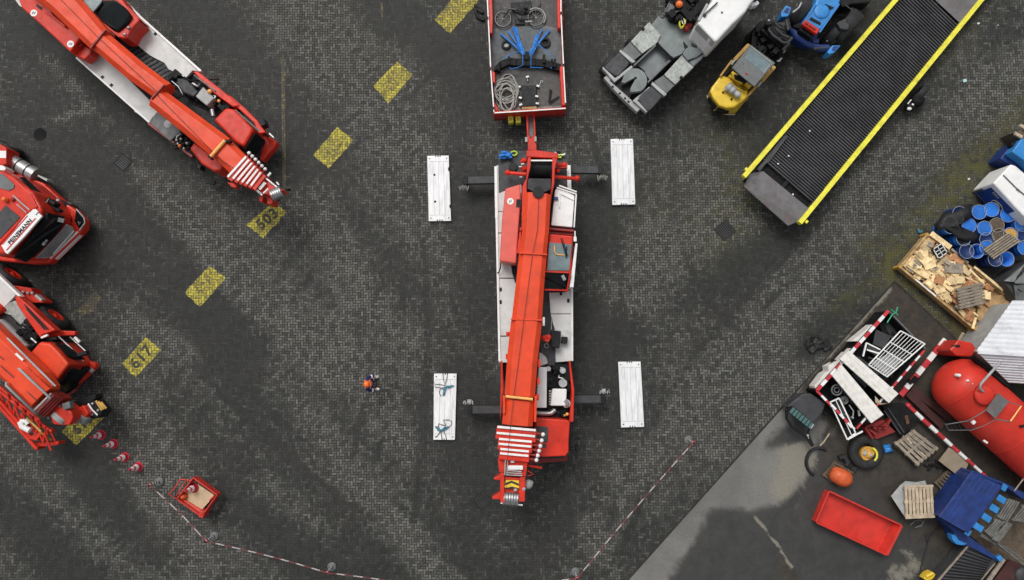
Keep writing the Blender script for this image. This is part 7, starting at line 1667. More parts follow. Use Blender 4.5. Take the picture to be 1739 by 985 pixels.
t.part('stringers', 'wood_dark', p)
p = MB(); p.prism(C5, [(620, 925), (790, 805), (870, 860), (700, 975)], .94, .99); t.part('base_board', 'wood_dark', p)

# ================================================================== blue box, white tank, grey bins at the right edge
t = Thing('skip', 'blue lidded waste skip at the right edge above the white tank', 'skip', P(1735, 260))
p = MB(); p.prism(C5, [(735, 285), (800, 195), (880, 140), (1100, 60), (1300, 300), (1000, 480), (900, 385)], .0, .9); sk = t.part('skip_body', 'navy_paint', p, bevel=.03)
p = MB(); p.slab(C5, [(815, 238, 1.45), (880, 150, 1.45), (1100, 60, 1.45), (1300, 260, 1.45), (1000, 390, 1.45), (900, 295, 1.45)], .55); t.part('lid', 'cyan_blue', p, sk, bevel=.04)
p = MB(); p.prism(C5, [(810, 175), (850, 165), (845, 200), (812, 195)], .9, 1.2); t.part('catch', 'black_paint', p, sk)
for lb, pts in (('pale wooden beam end sticking out above the blue skip, lower one', ((840, 95), (895, 125), (885, 145), (838, 118))), ('pale wooden beam end above the blue skip, touching the picture edge', ((875, 42), (960, 70), (950, 110), (872, 60)))):
    p = MB(); p.prism(C5, pts, 1.0, 1.12); solo('wooden_beam', lb, 'timber', 'wood_pale', p, bevel=.01)
p = MB(); p.prism(C5, [(830, 100), (960, 60), (980, 140), (890, 150)], 0, 1.0); solo('timber_stack', 'dark stack under pale beam ends at the right edge', 'timber', 'wood_dark', p)
t = Thing('storage_tank', 'white boxy tank with rounded top and dark blue lettered side panel', 'tank', P(1715, 325))
p = MB(); p.prism(C5, [(685, 455), (810, 322), (845, 335), (1060, 520), (960, 740), (885, 672)], .05, 1.55); tk = t.part('tank_body', 'white_paint', p, bevel=.07, seg=3)
p = MB(); p.slab(C5, [(600, 495, .3), (690, 400, .9), (800, 325, 1.4), (685, 455, 1.4)], .2) if False else p.prism(C5, [(605, 495), (690, 392), (800, 325), (690, 458), (680, 545)], .0, .75); t.part('tank_skirt', 'mid_grey', p, tk, bevel=.02)
a, b = P(*C5(690, 470), 1.1), P(*C5(885, 690), 1.1); sd_ = (b - a).normalized(); sn = Vector((sd_.y, -sd_.x, 0))
if sn.dot(P(*C5(700, 620)) - P(*C5(760, 560))) < 0: sn = -sn
q0, q1_ = P(*C5(690, 460), 1.5), P(*C5(885, 675), 1.5); q0.z = q1_.z = 0
def sp(f, z, o=.012): v = q0.lerp(q1_, f) + sn * o; return Vector((v.x, v.y, z))
p = MB(); p.hexa([sp(.06, .35, .0), sp(.06, 1.30, .0), sp(.86, 1.30, .0), sp(.86, .35, .0)], [sp(.06, .35, .16), sp(.06, 1.30, .02), sp(.86, 1.30, .02), sp(.86, .35, .16)]); pn = t.part('side_panel', 'navy_paint', p, tk)
up_n = (sp(.5, .35, .16) - sp(.5, 1.30, .02)).cross(sp(.86, .8) - sp(.06, .8)).normalized()
if up_n.z < 0: up_n = -up_n
lettering('panel_lettering', 'TANK', .2, sp(.36, 1.12, .055), sd_, 'light_grey', pn, t.off, up=up_n) if False else None
p = MB(); p.tube([sp(.55 + .16 * math.cos(a_), .78 + .18 * math.sin(a_), .10 - .14 * .18 * math.sin(a_)) for a_ in [i * .524 for i in range(12)]], .02, 6, True); p.tube([sp(.55 + .09 * math.cos(a_), .78 + .09 * math.sin(a_), .10) for a_ in [i * .524 for i in range(9)]], .016, 6)
for i, f in enumerate((.20, .25, .30, .36)): p.rod(sp(f, 1.05, .06), sp(f + .02, 1.16, .05), .014, 5); p.rod(sp(f, 1.16, .05), sp(f + .035, 1.16, .05), .012, 5)
t.part('side_emblem', 'light_grey', p, pn)
p = MB(); p.tube([P(*C5(755, 400), 1.57), P(*C5(850, 495), 1.57), P(*C5(905, 540), 1.57)], .03, 6); p.ball(P(*C5(855, 500), 1.58), .05, 8); p.rod(P(*C5(845, 490), 1.58), P(*C5(870, 515), 1.6), .025); t.part('top_seam', 'mid_grey', p, tk)
p = MB(); p.prism(C5, [(690, 400), (725, 395), (715, 425), (690, 440)], .7, .8); t.part('latch', 'dark_grey', p, tk)
t = Thing('waste_bin', 'grey waste container with two sloping lids at the right edge', 'waste bin', P(1735, 480))
z = 1.2
p = MB(); p.prism(C6, [(1005, 480), (1095, 395), (1250, 290), (1300, 640), (1120, 650), (1095, 600)], 0, 1.1); t.part('bin_body', 'dark_grey', p)
p = MB(); p.slab(C6, [(1095, 490, 1.35), (1250, 330, 1.35), (1250, 500, 1.5), (1110, 500, 1.45)], .06); p.slab(C6, [(1095, 510, 1.3), (1250, 505, 1.5), (1250, 650, 1.2), (1110, 640, 1.15)], .06); p.slab(C6, [(1010, 480, 1.2), (1110, 400, 1.2), (1200, 320, 1.3), (1095, 488, 1.36)], .06); ld = t.part('lid', 'mid_grey', p, bevel=.02)
p = MB(); p.bar(P(*C6(1125, 440), 1.40), P(*C6(1165, 410), 1.42), .04, .04); p.bar(P(*C6(1125, 545), 1.48), P(*C6(1160, 570), 1.42), .04, .04); t.part('handle', 'black_paint', p, ld)
t = Thing('tray', 'black open tray tucked under the end of the wood container', 'tray', P(1690, 568))
rim = [(810, 868), (890, 955), (1085, 765), (1005, 695)]
open_box(t, C6, rim, .75, .05, 'black_paint', 'engine_black', floor_z=.45)

# ================================================================== white corrugated shelter
sh = Thing('shelter', 'white shelter with corrugated pitched roof at the right edge behind the red tank', 'shelter', P(1720, 610))
W1 = K(1640, 440, 4.69)
zr_, ze = 2.9, 2.1
def roofq(a, b, c, d, n, name):
    """corrugated slope from ridge a-b to eave d-c"""
    p = MB(); vs = []; m = 5
    for i in range(n + 1):
        f = i / n
        for j in range(2):
            dz = .035 * (1 if (i + j) % 2 else -1) if False else .022 * math.sin(i * math.pi / 2 * 1.0)
            e = (d.lerp(a, f), c.lerp(b, f))[j]; vs.append(e + Vector((0, 0, dz)))
    fs = [[2 * i, 2 * i + 1, 2 * i + 3, 2 * i + 2] for i in range(n)]
    fs = fs; k0 = len(vs); vs += [v - Vector((0, 0, .03)) for v in vs]; fs += [[k0 + q for q in reversed(f)] for f in fs]
    p.add(vs, fs, False); return sh.part(name, 'roof_white', p)
a = P(*W1(95, 742), zr_); b = P(*W1(900, 790), zr_)
roofq(P(*W1(375, 330), ze), P(*W1(900, 330), ze), b, P(*W1(85, 735), zr_), 44, 'roof_slope')
roofq(a, b, P(*W1(900, 1020), ze - .2), P(*W1(345, 985), ze - .2), 44, 'roof_slope')
p = MB(); p.bar(a + Vector((0, 0, .05)), b + Vector((0, 0, .05)), .12, .06); sh.part('ridge_cap', 'roof_white', p)
p = MB(); pts = [P(*W1(x, y), 1.9) for x, y in ((110, 735), (380, 350), (900, 350), (900, 980), (360, 970))]; p.hexa([Vector((q.x, q.y, 0)) for q in pts], pts); sh.part('wall', 'light_grey', p)
p = MB(); p.bar(P(*W1(60, 780), 2.2), P(*W1(340, 1010), 2.0), .10, .3); sh.part('gutter', 'engine_black', p)

# ================================================================== red tank
tk = Thing('red_tank', 'large red cylindrical tank lying on its side at the right edge', 'tank', P(1680, 700))
r = 1.13; c0 = P(*C8(412, 345), 1.28); c1 = P(*C8(1000, 872), 1.28); ad = (c1 - c0).normalized()
p = MB(); prof = [(0, -.62), (.25, -.60), (.55, -.50), (.82, -.33), (1.0, -.12), (1.1, .08), (r, .28), (r, .30)]
L = 7.5
prof += [(r, L), (1.0, L + .35), (.6, L + .7), (0, L + .85)]
p.lathe(c0, ad, prof, 56); body = tk.part('shell', 'tank_red', p)
for f in (.32, 3.1, 5.6):
    p = MB(); p.lathe(c0, ad, [(r - .01, f - .03), (r + .012, f - .02), (r + .012, f + .02), (r - .01, f + .03)], 56); tk.part('weld_band', 'tank_red', p, body)
sdn = Vector((-ad.y, ad.x, 0))
p = MB()
for f in (.9, 4.6): c = c0 + ad * f; p.bar(c - sdn * .9 + Vector((0, 0, -.3)), c + sdn * .9 + Vector((0, 0, -.3)), .2, .95)
tk.part('saddle', 'dark_red', p)
cm = P(*C8(622, 455), 2.45); p = MB(); p.lathe((cm.x, cm.y, 0), (0, 0, 1), [(.36, 2.2), (.36, 2.44), (.40, 2.44), (.40, 2.50), (.33, 2.51), (.30, 2.53), (0, 2.53)], 30); mh = tk.part('manhole', 'tank_red', p, body)
p = MB()
for i in range(14): a_ = i * .4488; p.cyl((cm.x + math.cos(a_) * .365, cm.y + math.sin(a_) * .365), .018, 2.5, 2.525, 8)
tk.part('bolt', 'dark_red', p, mh)
p = MB(); p.tube([P(*C8(612, 428), 2.6), P(*C8(590, 405), 2.75), P(*C8(600, 375), 2.85), P(*C8(735, 225), 2.9)], .05, 10); tk.part('vent_pipe', 'light_grey', p, mh)
p = MB(); p.slab(C8, [(720, 440, 2.62), (795, 500, 2.62), (700, 620, 2.62), (632, 558, 2.62)], .04); pf = tk.part('platform', 'rust_plate', p)
p = MB()
p.tube([P(*C8(x, y), 3.2) for x, y in ((795, 505), (878, 532), (800, 640), (700, 625))], .025, 6); p.tube([P(*C8(x, y), 2.9) for x, y in ((700, 625), (620, 670), (530, 700), (375, 700), (350, 655))], .014, 6); p.tube([P(*C8(x, y), 2.6) for x, y in ((632, 562), (510, 635), (360, 660))], .02, 6)
tk.part('hand_rail', 'mid_grey', p, pf)
p = MB(); p.rod(P(*C8(880, 532), 3.22), P(*C8(805, 638), 3.22), .03); tk.part('hand_rail', 'lamp_orange', p, pf)
p = MB(); w = [(P(*C8(520, 635), 2.0), P(*C8(355, 660), .5)), (P(*C8(560, 690), 2.0), P(*C8(380, 705), .5))]
for a_, b_ in w: p.rod(a_, b_, .025, 6)
for i in range(7): f = i / 6; p.rod(w[0][0].lerp(w[0][1], f), w[1][0].lerp(w[1][1], f), .013, 6)
tk.part('ladder', 'dark_grey', p)
p = MB()
for x, y, rr_ in ((448, 318, .06), (508, 355, .045), (538, 376, .045)): c = P(*C8(x, y), 2.35); p.lathe((c.x, c.y, 2.1), (0, 0, 1), [(rr_, 0), (rr_, .28), (0, .3)], 14)
p.box(P(*C8(545, 645), 2.1), (.15, .12, .1), .7); p.box(P(*C8(630, 780), 1.7), (.18, .08, .06), -.6); tk.part('fitting', 'white_paint', p, body)
p = MB(); p.box(P(*C8(885, 672), 2.45), (.18, .09, .06), .2); tk.part('slot', 'black_paint', p, body)
p = MB(); p.prism(C8, [(380, 140), (400, 120), (440, 70), (540, 90), (566, 130), (560, 160), (535, 190), (430, 182)], .1, 1.5); hs = tk.part('valve_housing', 'skip_red', p, bevel=.06)
p = MB(); p.slab(C8, [(420, 105, 1.52), (450, 105, 1.52), (455, 122, 1.52), (425, 122, 1.52)], .03); tk.part('slot', 'black_paint', p, hs)
p = MB(); p.bar(P(*C8(400, 112), 1.5), P(*C8(440, 112), 1.5), .05, .05); tk.part('lever', 'black_paint', p, hs)
p = MB(); p.rod(P(*C8(448, 70), 1.3), P(*C8(475, 25), 1.5), .06); solo('wooden_stick', 'short pale stick behind the red tank valve housing', 'stick', 'wood_pale', p)
p = MB(); p.ball(P(*C8(560, 50), .3), .1); solo('ball', 'small white ball between red tank and wood container', 'ball', 'white_paint', p)

# ================================================================== striped scrap container with load
sc = Thing('scrap_container', 'open grey container with red and white striped rims full of scrap', 'container', P(1480, 635))
rim = [(742, 70), (990, 325), (520, 868), (262, 605)]
wl3, wr3 = open_box(sc, C7, rim, 1.25, .07, 'engine_black', 'engine_black', floor_z=.3)
def edge(i, a, b, n, w_=.10, first=0, z=.05):
    p = MB(); A, B = wr3[i], wr3[(i + 1) % 4]; p.stripes(A.lerp(B, a) + Vector((0, 0, z)), A.lerp(B, b) + Vector((0, 0, z)), w_, .06, n, first); sc.part('striped_rim', ['stripe_red', 'white_paint'], p, wl3)
edge(3, 0, 1, 15, .13); edge(2, .02, 1, 8, .09, 1); edge(1, .02, .98, 15, .07, 0)
p = MB(); p.bar(wr3[0] + Vector((0, 0, .04)), wr3[1] + Vector((0, 0, .04)), .05, .05); sc.part('rim_bar', 'mid_grey', p, wl3)
A, B = P(*C7(720, 60), .9), P(*C7(250, 578), .9)
p = MB(); p.prism(C7, [(735, 95), (690, 120), (500, 275), (540, 275), (420, 400), (340, 440), (345, 475), (315, 490), (250, 575), (262, 612), (300, 560), (500, 330), (720, 110)], .3, .95); sc.part('outer_ledge', 'panel_white', p, bevel=.02)
p = MB(); p.tube([P(*C7(x, y), 1.4) for x, y in ((805, 45), (795, 80), (770, 95), (735, 150))], .03, 6); p.tube([P(*C7(x, y), 1.4) for x, y in ((760, 60), (790, 85), (808, 98))], .025, 6); solo('green_strap', 'green strap knotted at the container top corner', 'strap', 'green_paint', p)
p = MB(); rr = random.Random(77); 
for i in range(60):
    u, v = rr.uniform(.06, .94), rr.uniform(.05, .95); c = wr3[0].lerp(wr3[1], u).lerp(wr3[3].lerp(wr3[2], u), v); p.m = rr.choice([0, 0, 0, 1]); p.box(Vector((c.x, c.y, rr.uniform(.4, .85))), (rr.uniform(.2, .9), rr.uniform(.05, .35), rr.uniform(.04, .2)), R(-48) + rr.uniform(-.6, .6))
o = solo('scrap_metal', 'dark mixed scrap filling the striped container', 'scrap', ['engine_black', 'dark_grey'], p); o['kind'] = 'stuff'
t = Thing('wire_cage', 'white wire grid cage panel lying in the striped container', 'wire cage', P(*C7(800, 360), 1.1))
w = [P(*C7(*c), 1.35) for c in ((825, 205), (988, 292), (735, 512), (612, 432))]
p = MB()
for a_, b_ in ((0, 1), (1, 2), (2, 3), (3, 0)): p.rod(w[a_], w[b_], .03, 8)
for f in (.33, .55, .78): p.rod(w[0].lerp(w[3], f), w[1].lerp(w[2], f), .024, 6)
fr_ = t.part('frame', 'white_paint', p)
p = MB()
for i in range(1, 8): f = i / 8; p.rod(w[0].lerp(w[1], f), w[3].lerp(w[2], f), .014, 6)
t.part('bars', 'white_paint', p, fr_)
p = MB(); p.slab(C7, [(620, 420, 1.15), (760, 350, 1.15), (840, 400, 1.15), (740, 505, 1.15)], .03); t.part('mesh_tray', 'light_grey', p)
for lb, pts, z, dz in (('upper long white panel lying across the striped container', ((418, 392), (478, 335), (812, 625), (748, 688)), 1.52, 0), ('lower long white panel lying across the striped container', ((372, 508), (428, 428), (712, 765), (630, 822)), 1.46, 0)):
    p = MB(); p.slab(C7, [(x, y, z) for x, y in pts], .10); a_ = [P(*C7(*q), z + .012) for q in pts]
    for f in (.3, .68): p.bar(a_[0].lerp(a_[1], f), a_[3].lerp(a_[2], f), .012, .01)
    solo('white_sheet', lb, 'panel', 'panel_white', p, 'long white panels on the striped container', bevel=.008)
p = MB(); p.slab(C7, [(655, 640, 1.3), (700, 690, 1.35), (745, 688, 1.35), (690, 700, 1.3), (658, 685, 1.3)], .05); solo('board', 'cream board corner showing between the two white panels', 'board', 'wood_pale', p)
p = MB(); w = [P(*C7(*c), 1.34) for c in ((355, 682), (415, 655), (525, 888), (470, 932))]
for a_, b_ in ((0, 1), (1, 2), (2, 3), (3, 0)): p.bar(w[a_], w[b_], .05, .05)
p.bar(w[0].lerp(w[1], .6), w[3].lerp(w[2], .55), .03, .04); p.bar(P(*C7(470, 932), 1.36), P(*C7(572, 876), 1.36), .06, .05); solo('steel_rack', 'white steel frame leaning over the lower end of the striped container', 'frame', 'white_paint', p)
p = MB(); p.bar(P(*C7(598, 285), 1.3), P(*C7(575, 375), 1.3), .06, .05); p.bar(P(*C7(598, 285), 1.32), P(*C7(690, 330), 1.3), .05, .05); p.bar(P(*C7(600, 330), 1.25), P(*C7(680, 355), 1.25), .06, .03); solo('white_bracket', 'white angled bracket beside the wire cage in the container', 'bracket', 'white_paint', p)
p = MB(); p.slab(C7, [(660, 195, 1.0), (760, 240, 1.0), (720, 330, 1.0), (640, 290, 1.0)], .05); solo('grey_sheet', 'dark grey sheet in the striped container under the cage', 'sheet', 'dark_grey', p)
for x, y, r2, lb in ((398, 600, 34, 'larger steel ring lying in the lower scrap'), (450, 670, 22, 'smaller steel ring lying in the lower scrap')):
    p = MB(); p.tube(ring(C7, x, y, r2, 1.05, 0, 24), .035, 8, True); p.tube(ring(C7, x, y, r2 * .5, 1.07, 0, 18), .025, 6, True); solo('steel_ring', lb, 'ring', 'mid_grey', p)
p = MB(); 
for x0, y0, x1, y1 in ((545, 735, 552, 775), (500, 780, 512, 790), (455, 760, 470, 770)): p.bar(P(*C7(x0, y0), 1.25), P(*C7(x1, y1), 1.2), .07, .06)
p.tube([P(*C7(480, 700), 1.1), P(*C7(510, 740), 1.12), P(*C7(505, 780), 1.1)], .025, 6); solo('steel_offcut', 'small steel pieces beside the rings in the container', 'scrap', 'light_grey', p)
p = MB(); p.bar(P(*C7(350, 700), 1.38), P(*C7(505, 845), 1.40), .07, .05) if False else p.stripes(P(*C7(365, 700), 1.42), P(*C7(500, 850), 1.42), .09, .05, 5, 1); solo('striped_bar', 'red and white striped bar lying across the white steel frame', 'bar', ['stripe_red', 'white_paint'], p)

# ================================================================== barrier poles
p = MB(); p.stripes(P(*C7(1130, 262), .44), P(*C7(828, 636), .42), .22, .10, 8, 1); solo('barrier_board', 'broad red and white striped board between scrap container and red tank', 'barrier board', ['stripe_red', 'white_paint'], p, bevel=.006)
p = MB(); p.box(P(*C7(915, 530), .47), (.30, .16, .1), R(50)); p.box(P(*C7(885, 545), .45), (.14, .2, .12), R(50)); solo('hinge', 'black hinge block on the broad striped board', 'hinge', 'engine_black', p)
a_, b_ = P(*C8(88, 530), .30), P(*D1(1185, 347), .55)
p = MB(); n = 11
for i in range(n):
    f0, f1 = i / n, (i + 1) / n; p.m = 0 if i % 2 == 0 else 1
    p.tube([a_.lerp(b_, f0), a_.lerp(b_, f1 - .0005)], [.105 - .045 * f0, .105 - .045 * f1], 12)
p.m = 0; p.ball(a_, .14, 10); solo('barrier_boom', 'long tapering red and white barrier boom running beside the red tank', 'barrier boom', ['stripe_red', 'white_paint'], p)
for lb, q in (('dark red steel beam nearer the red tank', ((125, 385), (400, 600), (390, 640), (110, 440))), ('dark red steel beam farther from the red tank', ((100, 425), (350, 660), (325, 690), (85, 455)))):
    p = MB(); w = [P(*C8(*c), .31) for c in q]; m1, m2 = (w[0] + w[3]) / 2, (w[1] + w[2]) / 2
    p.bar(m1, m2, .30, .03); p.bar(m1 - Vector((0, 0, .031)), m2 - Vector((0, 0, .031)), .04, .24); p.bar(m1 - Vector((0, 0, .272)), m2 - Vector((0, 0, .272)), .30, .03); solo('steel_beam', lb, 'steel beam', 'rust_beam', p, 'dark red beams beside the tank')
t = Thing('ribbed_steel_sheet', 'black ribbed steel panel lying below the white panels', 'panel', P(*C7(770, 790), .3))
p = MB(); p.prism(C7, [(700, 700), (740, 690), (850, 690), (960, 800), (830, 905), (760, 800)], .25, .5); bp_ = t.part('sheet', 'engine_black', p)
p = MB(); p.bar(P(*C7(715, 735), .55), P(*C7(825, 895), .55), .05, .05); p.bar(P(*C7(740, 720), .55), P(*C7(850, 885), .55), .05, .05); t.part('rib', 'dark_grey', p, bp_)
p = MB(); p.prism(C7, [(852, 775), (872, 768), (885, 820), (868, 832)], .5, .56); solo('brick', 'dull red block lying on the black panel', 'block', 'rust', p)
p = MB()
for i in range(6): p.bar(P(*C7(590 + 26 * i, 850 + 14 * (i % 2)), .7), P(*C7(640 + 24 * i, 925 - 26 * i), .7), .08, .3)
p.prism(C7, [(590, 840), (710, 800), (790, 880), (660, 930)], .1, .45); solo('crate', 'dark red slatted crate below the white panel ends', 'crate', 'dark_red', p)

# ================================================================== grille attachment on the apron
t = Thing('grab_attachment', 'black machine attachment with teal slotted grid on the concrete edge', 'attachment', P(1360, 705))
p = MB(); p.prism(C7, [(60, 715), (120, 665), (170, 625), (230, 625), (330, 690), (300, 760), (240, 830), (100, 715)], .15, .95); bd = t.part('housing', 'dark_grey', p, bevel=.06)
p = MB(); p.slab(C7, [(108, 708, .98), (252, 830, .98), (228, 865, .98), (72, 745, .98)], .05); gd = t.part('grid_frame', 'black_paint', p, bd)
p = MB()
for i in range(7):
    f = (i + .5) / 7; x, y = 92 + 145 * f, 728 + 118 * f; p.bar(P(*C7(x + 12, y - 16), 1.0), P(*C7(x - 14, y + 17), 1.0), .12, .03)
t.part('slot', 'teal_plastic', p, gd)
p = MB(); p.tube([P(*C7(x, y), .6) for x, y in ((60, 730), (62, 790), (95, 845), (190, 910), (235, 975))], .06, 8); p.tube([P(*C7(x, y), .6) for x, y in ((215, 850), (205, 890), (240, 975))], .05, 8); p.tube([P(*C7(x, y), .7) for x, y in ((60, 740), (70, 690), (180, 625))], .05, 8); t.part('tine', 'black_paint', p)
p = MB(); p.rod(P(*C7(245, 830), 1.0), P(*C7(225, 858), 1.0), .025); p.ball(P(*C7(205, 905), .66), .05); p.rod(P(*C7(198, 898), .66), P(*C7(212, 925), .66), .02); t.part('pin', 'light_grey', p)
p = MB(); p.tube([P(*C7(x, y), .25) for x, y in ((350, 890), (310, 950), (285, 975))], .03, 6); solo('stick', 'bent brown stick below the black attachment', 'stick', 'wood_pale', p)
p = MB(); p.prism(C7, [(240, 630), (330, 640), (380, 740), (330, 770), (290, 740)], .0, .35); solo('rubber_sheet', 'dark rubber sheet under the striped container corner', 'sheet', 'rubber', p, bevel=.03)
p = MB(); rr = random.Random(17)
for i in range(34):
    x, y = rr.choice([(225, 290), (250, 300), (270, 275), (320, 295)]); x += rr.uniform(-28, 28); y += rr.uniform(-24, 24)
    p.box(P(*C7(x, y), rr.uniform(.04, .16)), (rr.uniform(.1, .45), rr.uniform(.06, .25), rr.uniform(.02, .08)), mat=Matrix.Rotation(rr.uniform(0, 3), 3, 'Z') @ Matrix.Rotation(rr.uniform(-.5, .5), 3, 'X'))
p.tube([P(*C7(255, 235), .08), P(*C7(262, 260), .1), P(*C7(250, 310), .2)], .04, 6)
solo('debris_heap', 'small heap of dark debris on the paving by the apron edge', 'debris', ['tarp'], p)

# ================================================================== wheel, orange drum base, rag, pallets, board, skip
t = Thing('loose_wheel', 'large black tyre lying flat with orange and yellow hub', 'tyre', P(*D1(420, 182)))
c = P(*D1(420, 178), .38); p = MB(); p.lathe((c.x, c.y, 0), (0, 0, 1), [(.34, .02), (.60, .0), (.70, .06), (.72, .20), (.70, .34), (.60, .40), (.45, .40), (.36, .34), (.34, .30), (.34, .02)], 40); ty = t.part('tyre', 'rubber', p)
ch = P(*D1(436, 194), .38); p = MB(); p.lathe((ch.x, ch.y, 0), (0, 0, 1), [(.32, .05), (.32, .30), (.29, .33), (.27, .30), (.15, .26), (.13, .40), (.08, .44), (0, .44)], 28); hb_ = t.part('hub', 'tyre_hub', p, ty)
p = MB(); p.tube(ring(D1, 436, 196, 46, .36, 0, 8, (-1.2, .9)), .05, 8); t.part('yellow_patch', 'lemon_paint', p, hb_)
p = MB(); p.ball((ch.x + .03, ch.y - .02, .42), .08, 8); p.ball((ch.x - .16, ch.y + .05, .32), .12, 8, (1, 1, .3)); t.part('hub_cap', 'light_grey', p, hb_)
p = MB(); p.tube([P(*D1(x, y), .1) for x, y in ((520, 145), (560, 140), (575, 165), (530, 172), (520, 155), (560, 158))], .10, 8); solo('blue_cloth', 'crumpled blue cloth right of the big tyre', 'cloth', 'cyan_blue', p)
t = Thing('float_buoy', 'worn orange red drum shaped buoy lying on a broken pallet', 'buoy', P(*D1(260, 340)))
p = MB(); c = P(*D1(255, 335), .42); d2 = (P(*D1(300, 355)) - P(*D1(220, 315))).normalized(); p.lathe(c, d2, [(0, -.46), (.22, -.44), (.32, -.30), (.35, 0), (.34, .22), (.26, .36), (.14, .42), (.12, .46), (0, .47)], 26); by_ = t.part('shell', 'orange_worn', p)
p = MB(); p.lathe(c, d2, [(.352, -.03), (.365, 0), (.352, .03)], 26); t.part('rib', 'orange_worn', p, by_)
pallet('pallet', 'broken dark pallet beneath the orange buoy', D1, [(135, 325), (215, 235), (340, 300), (240, 405)], .14, 'wood_dark', n=6)
p = MB(); p.tube([P(*D1(x, y), .15) for x, y in ((240, 215), (270, 205), (300, 240), (285, 265))], .12, 8); p.tube([P(*D1(x, y), .12) for x, y in ((315, 285), (345, 275), (340, 300))], .09, 8); solo('rubber_hose', 'short black hose pieces above the orange buoy', 'hose', 'rubber', p)
p = MB()
for i in range(4): p.tube([P(*D1(110 + 80 * math.cos(a_) + i * 3, 240 + 90 * math.sin(a_)), .03 + .04 * i) for a_ in [2.0 + k_ * .3 for k_ in range(12)]], .05, 6)
solo('cable_loop', 'black cable loop on the concrete left of the orange buoy', 'cable', 'rubber', p)
for i in range(3): pallet('pallet', ('brown pallet at the bottom of the stack beside the barrier boom', 'middle brown pallet of the stack beside the barrier boom', 'topmost brown pallet of the stack beside the barrier boom')[i], D1, [(590 - 4 * (2 - i), 122 + 8 * (2 - i)), (715, 35 + 6 * (2 - i)), (875, 152 + 5 * (2 - i)), (735, 268 + 5 * (2 - i))], .15 * (i + 1), 'wood_dark' if i < 2 else 'wood_grey', 'brown pallets stacked beside the barrier boom', n=6, gap=.15)
p = MB(); p.bar(P(*D1(670, 88), .49), P(*D1(700, 125), .49), .07, .02); p.bar(P(*D1(758, 178), .49), P(*D1(785, 205), .49), .07, .02); solo('batten', 'two light battens nailed on the brown pallet stack', 'timber', 'wood_pale', p)
for i in range(5): pallet('pallet', ('lowest pale pallet in the stack near the blue skip', 'second lowest pale pallet in the stack near the blue skip', 'middle pale pallet in the stack near the blue skip', 'second highest pale pallet in the stack near the blue skip', 'topmost pale square pallet in the stack near the blue skip')[i], D1, [(652, 395), (835, 390), (846, 584), (660, 592)], .15 * (i + 1), 'wood_pale', 'pale pallets stacked near the blue skip', n=8, gap=.22, frame=True)
p = MB()
for i in range(4): p.slab(D1, [(570 + 12 * i, 455 - 14 * i, .55 - .1 * i), (630 + 10 * i, 385 - 8 * i, .55 - .1 * i), (785, 358 + 5 * i, .55 - .1 * i), (800, 400, .55 - .1 * i), (655, 585 - 5 * i, .55 - .1 * i)], .03)
solo('steel_sheet', 'grey steel sheets fanned out under the pale pallet stack', 'sheet metal', 'light_grey', p)
pallet('pallet', 'dark rotten pallet between pale stack and tan board', D1, [(845, 375), (930, 290), (1030, 350), (925, 465)], .18, 'wood_dark', n=6)
p = MB(); p.slab(D1, [(870, 232, .42), (935, 148, .42), (1072, 222, .42), (1015, 345, .42)], .04); solo('tan_board', 'tan board lying beside the barrier boom end', 'board', 'board', p, bevel=.004)
p = MB(); rr = random.Random(90)
for i in range(16): x, y = rr.uniform(700, 900), rr.uniform(225, 300); p.tube([P(*D1(x, y), .06), P(*D1(x + rr.uniform(20, 70), y + rr.uniform(-30, 20)), .12)], .035, 6)
solo('scrap_bars', 'dark scrap bars lying below the brown pallet stack', 'scrap', 'engine_black', p)
p = MB()
for (x0, y0, x1, y1, x2, y2) in ((720, 655, 760, 640, 785, 600), (690, 640, 720, 610, 760, 605), (735, 600, 770, 615, 760, 650)): p.tube([P(*D1(x0, y0), .05), P(*D1(x1, y1), .08), P(*D1(x2, y2), .06)], .03, 6)
solo('bent_tubes', 'bent grey tubes on the ground below the pale pallet stack', 'tubes', 'mid_grey', p)
p = MB(); p.tube([P(*D1(x, y), .04) for x, y in ((880, 640), (820, 700), (790, 800), (760, 900), (750, 985))], .03, 6); p.tube([P(*D1(x, y), .04) for x, y in ((790, 700), (800, 760), (770, 860))], .025, 6); solo('cable', 'black cable snaking over the concrete left of the blue skip', 'cable', 'rubber', p)
# red skip
t = Thing('red_skip', 'plain bright red open skip standing on the wet concrete', 'skip', P(*D1(365, 620)))
w = [P(*D1(*c), .52) for c in ((178, 424), (640, 642), (546, 830), (95, 620))]; ctr = sum(w, Vector()) / 4
p = MB(); foot = [Vector((ctr.x + (v.x - ctr.x) * (1.0), ctr.y + (v.y - ctr.y) * 1.0, .03)) for v in w]; inn = inset(w, .05); fin = [Vector((v.x, v.y, .10)) for v in inset(w, .08)]; la_ = (w[0] - w[1]).normalized(); fin[1] += la_ * .16; fin[2] += la_ * .16
vs = foot + w + inn + fin; fs = [[3, 2, 1, 0], [12, 13, 14, 15]]
for i in range(4):
    j = (i + 1) % 4; fs += [[i, j, 4 + j, 4 + i], [4 + i, 4 + j, 8 + j, 8 + i], [8 + i, 8 + j, 12 + j, 12 + i]]
p.add(vs, fs); t.part('skip_body', 'skip_red', p, bevel=.008)
p = MB(); 
for i in range(4): p.bar(w[i].lerp(w[(i + 1) % 4], .01) + Vector((0, 0, .028)), w[(i + 1) % 4].lerp(w[i], .01) + Vector((0, 0, .028)), .06, .03)
t.part('rim', 'skip_red', p, bevel=.006)
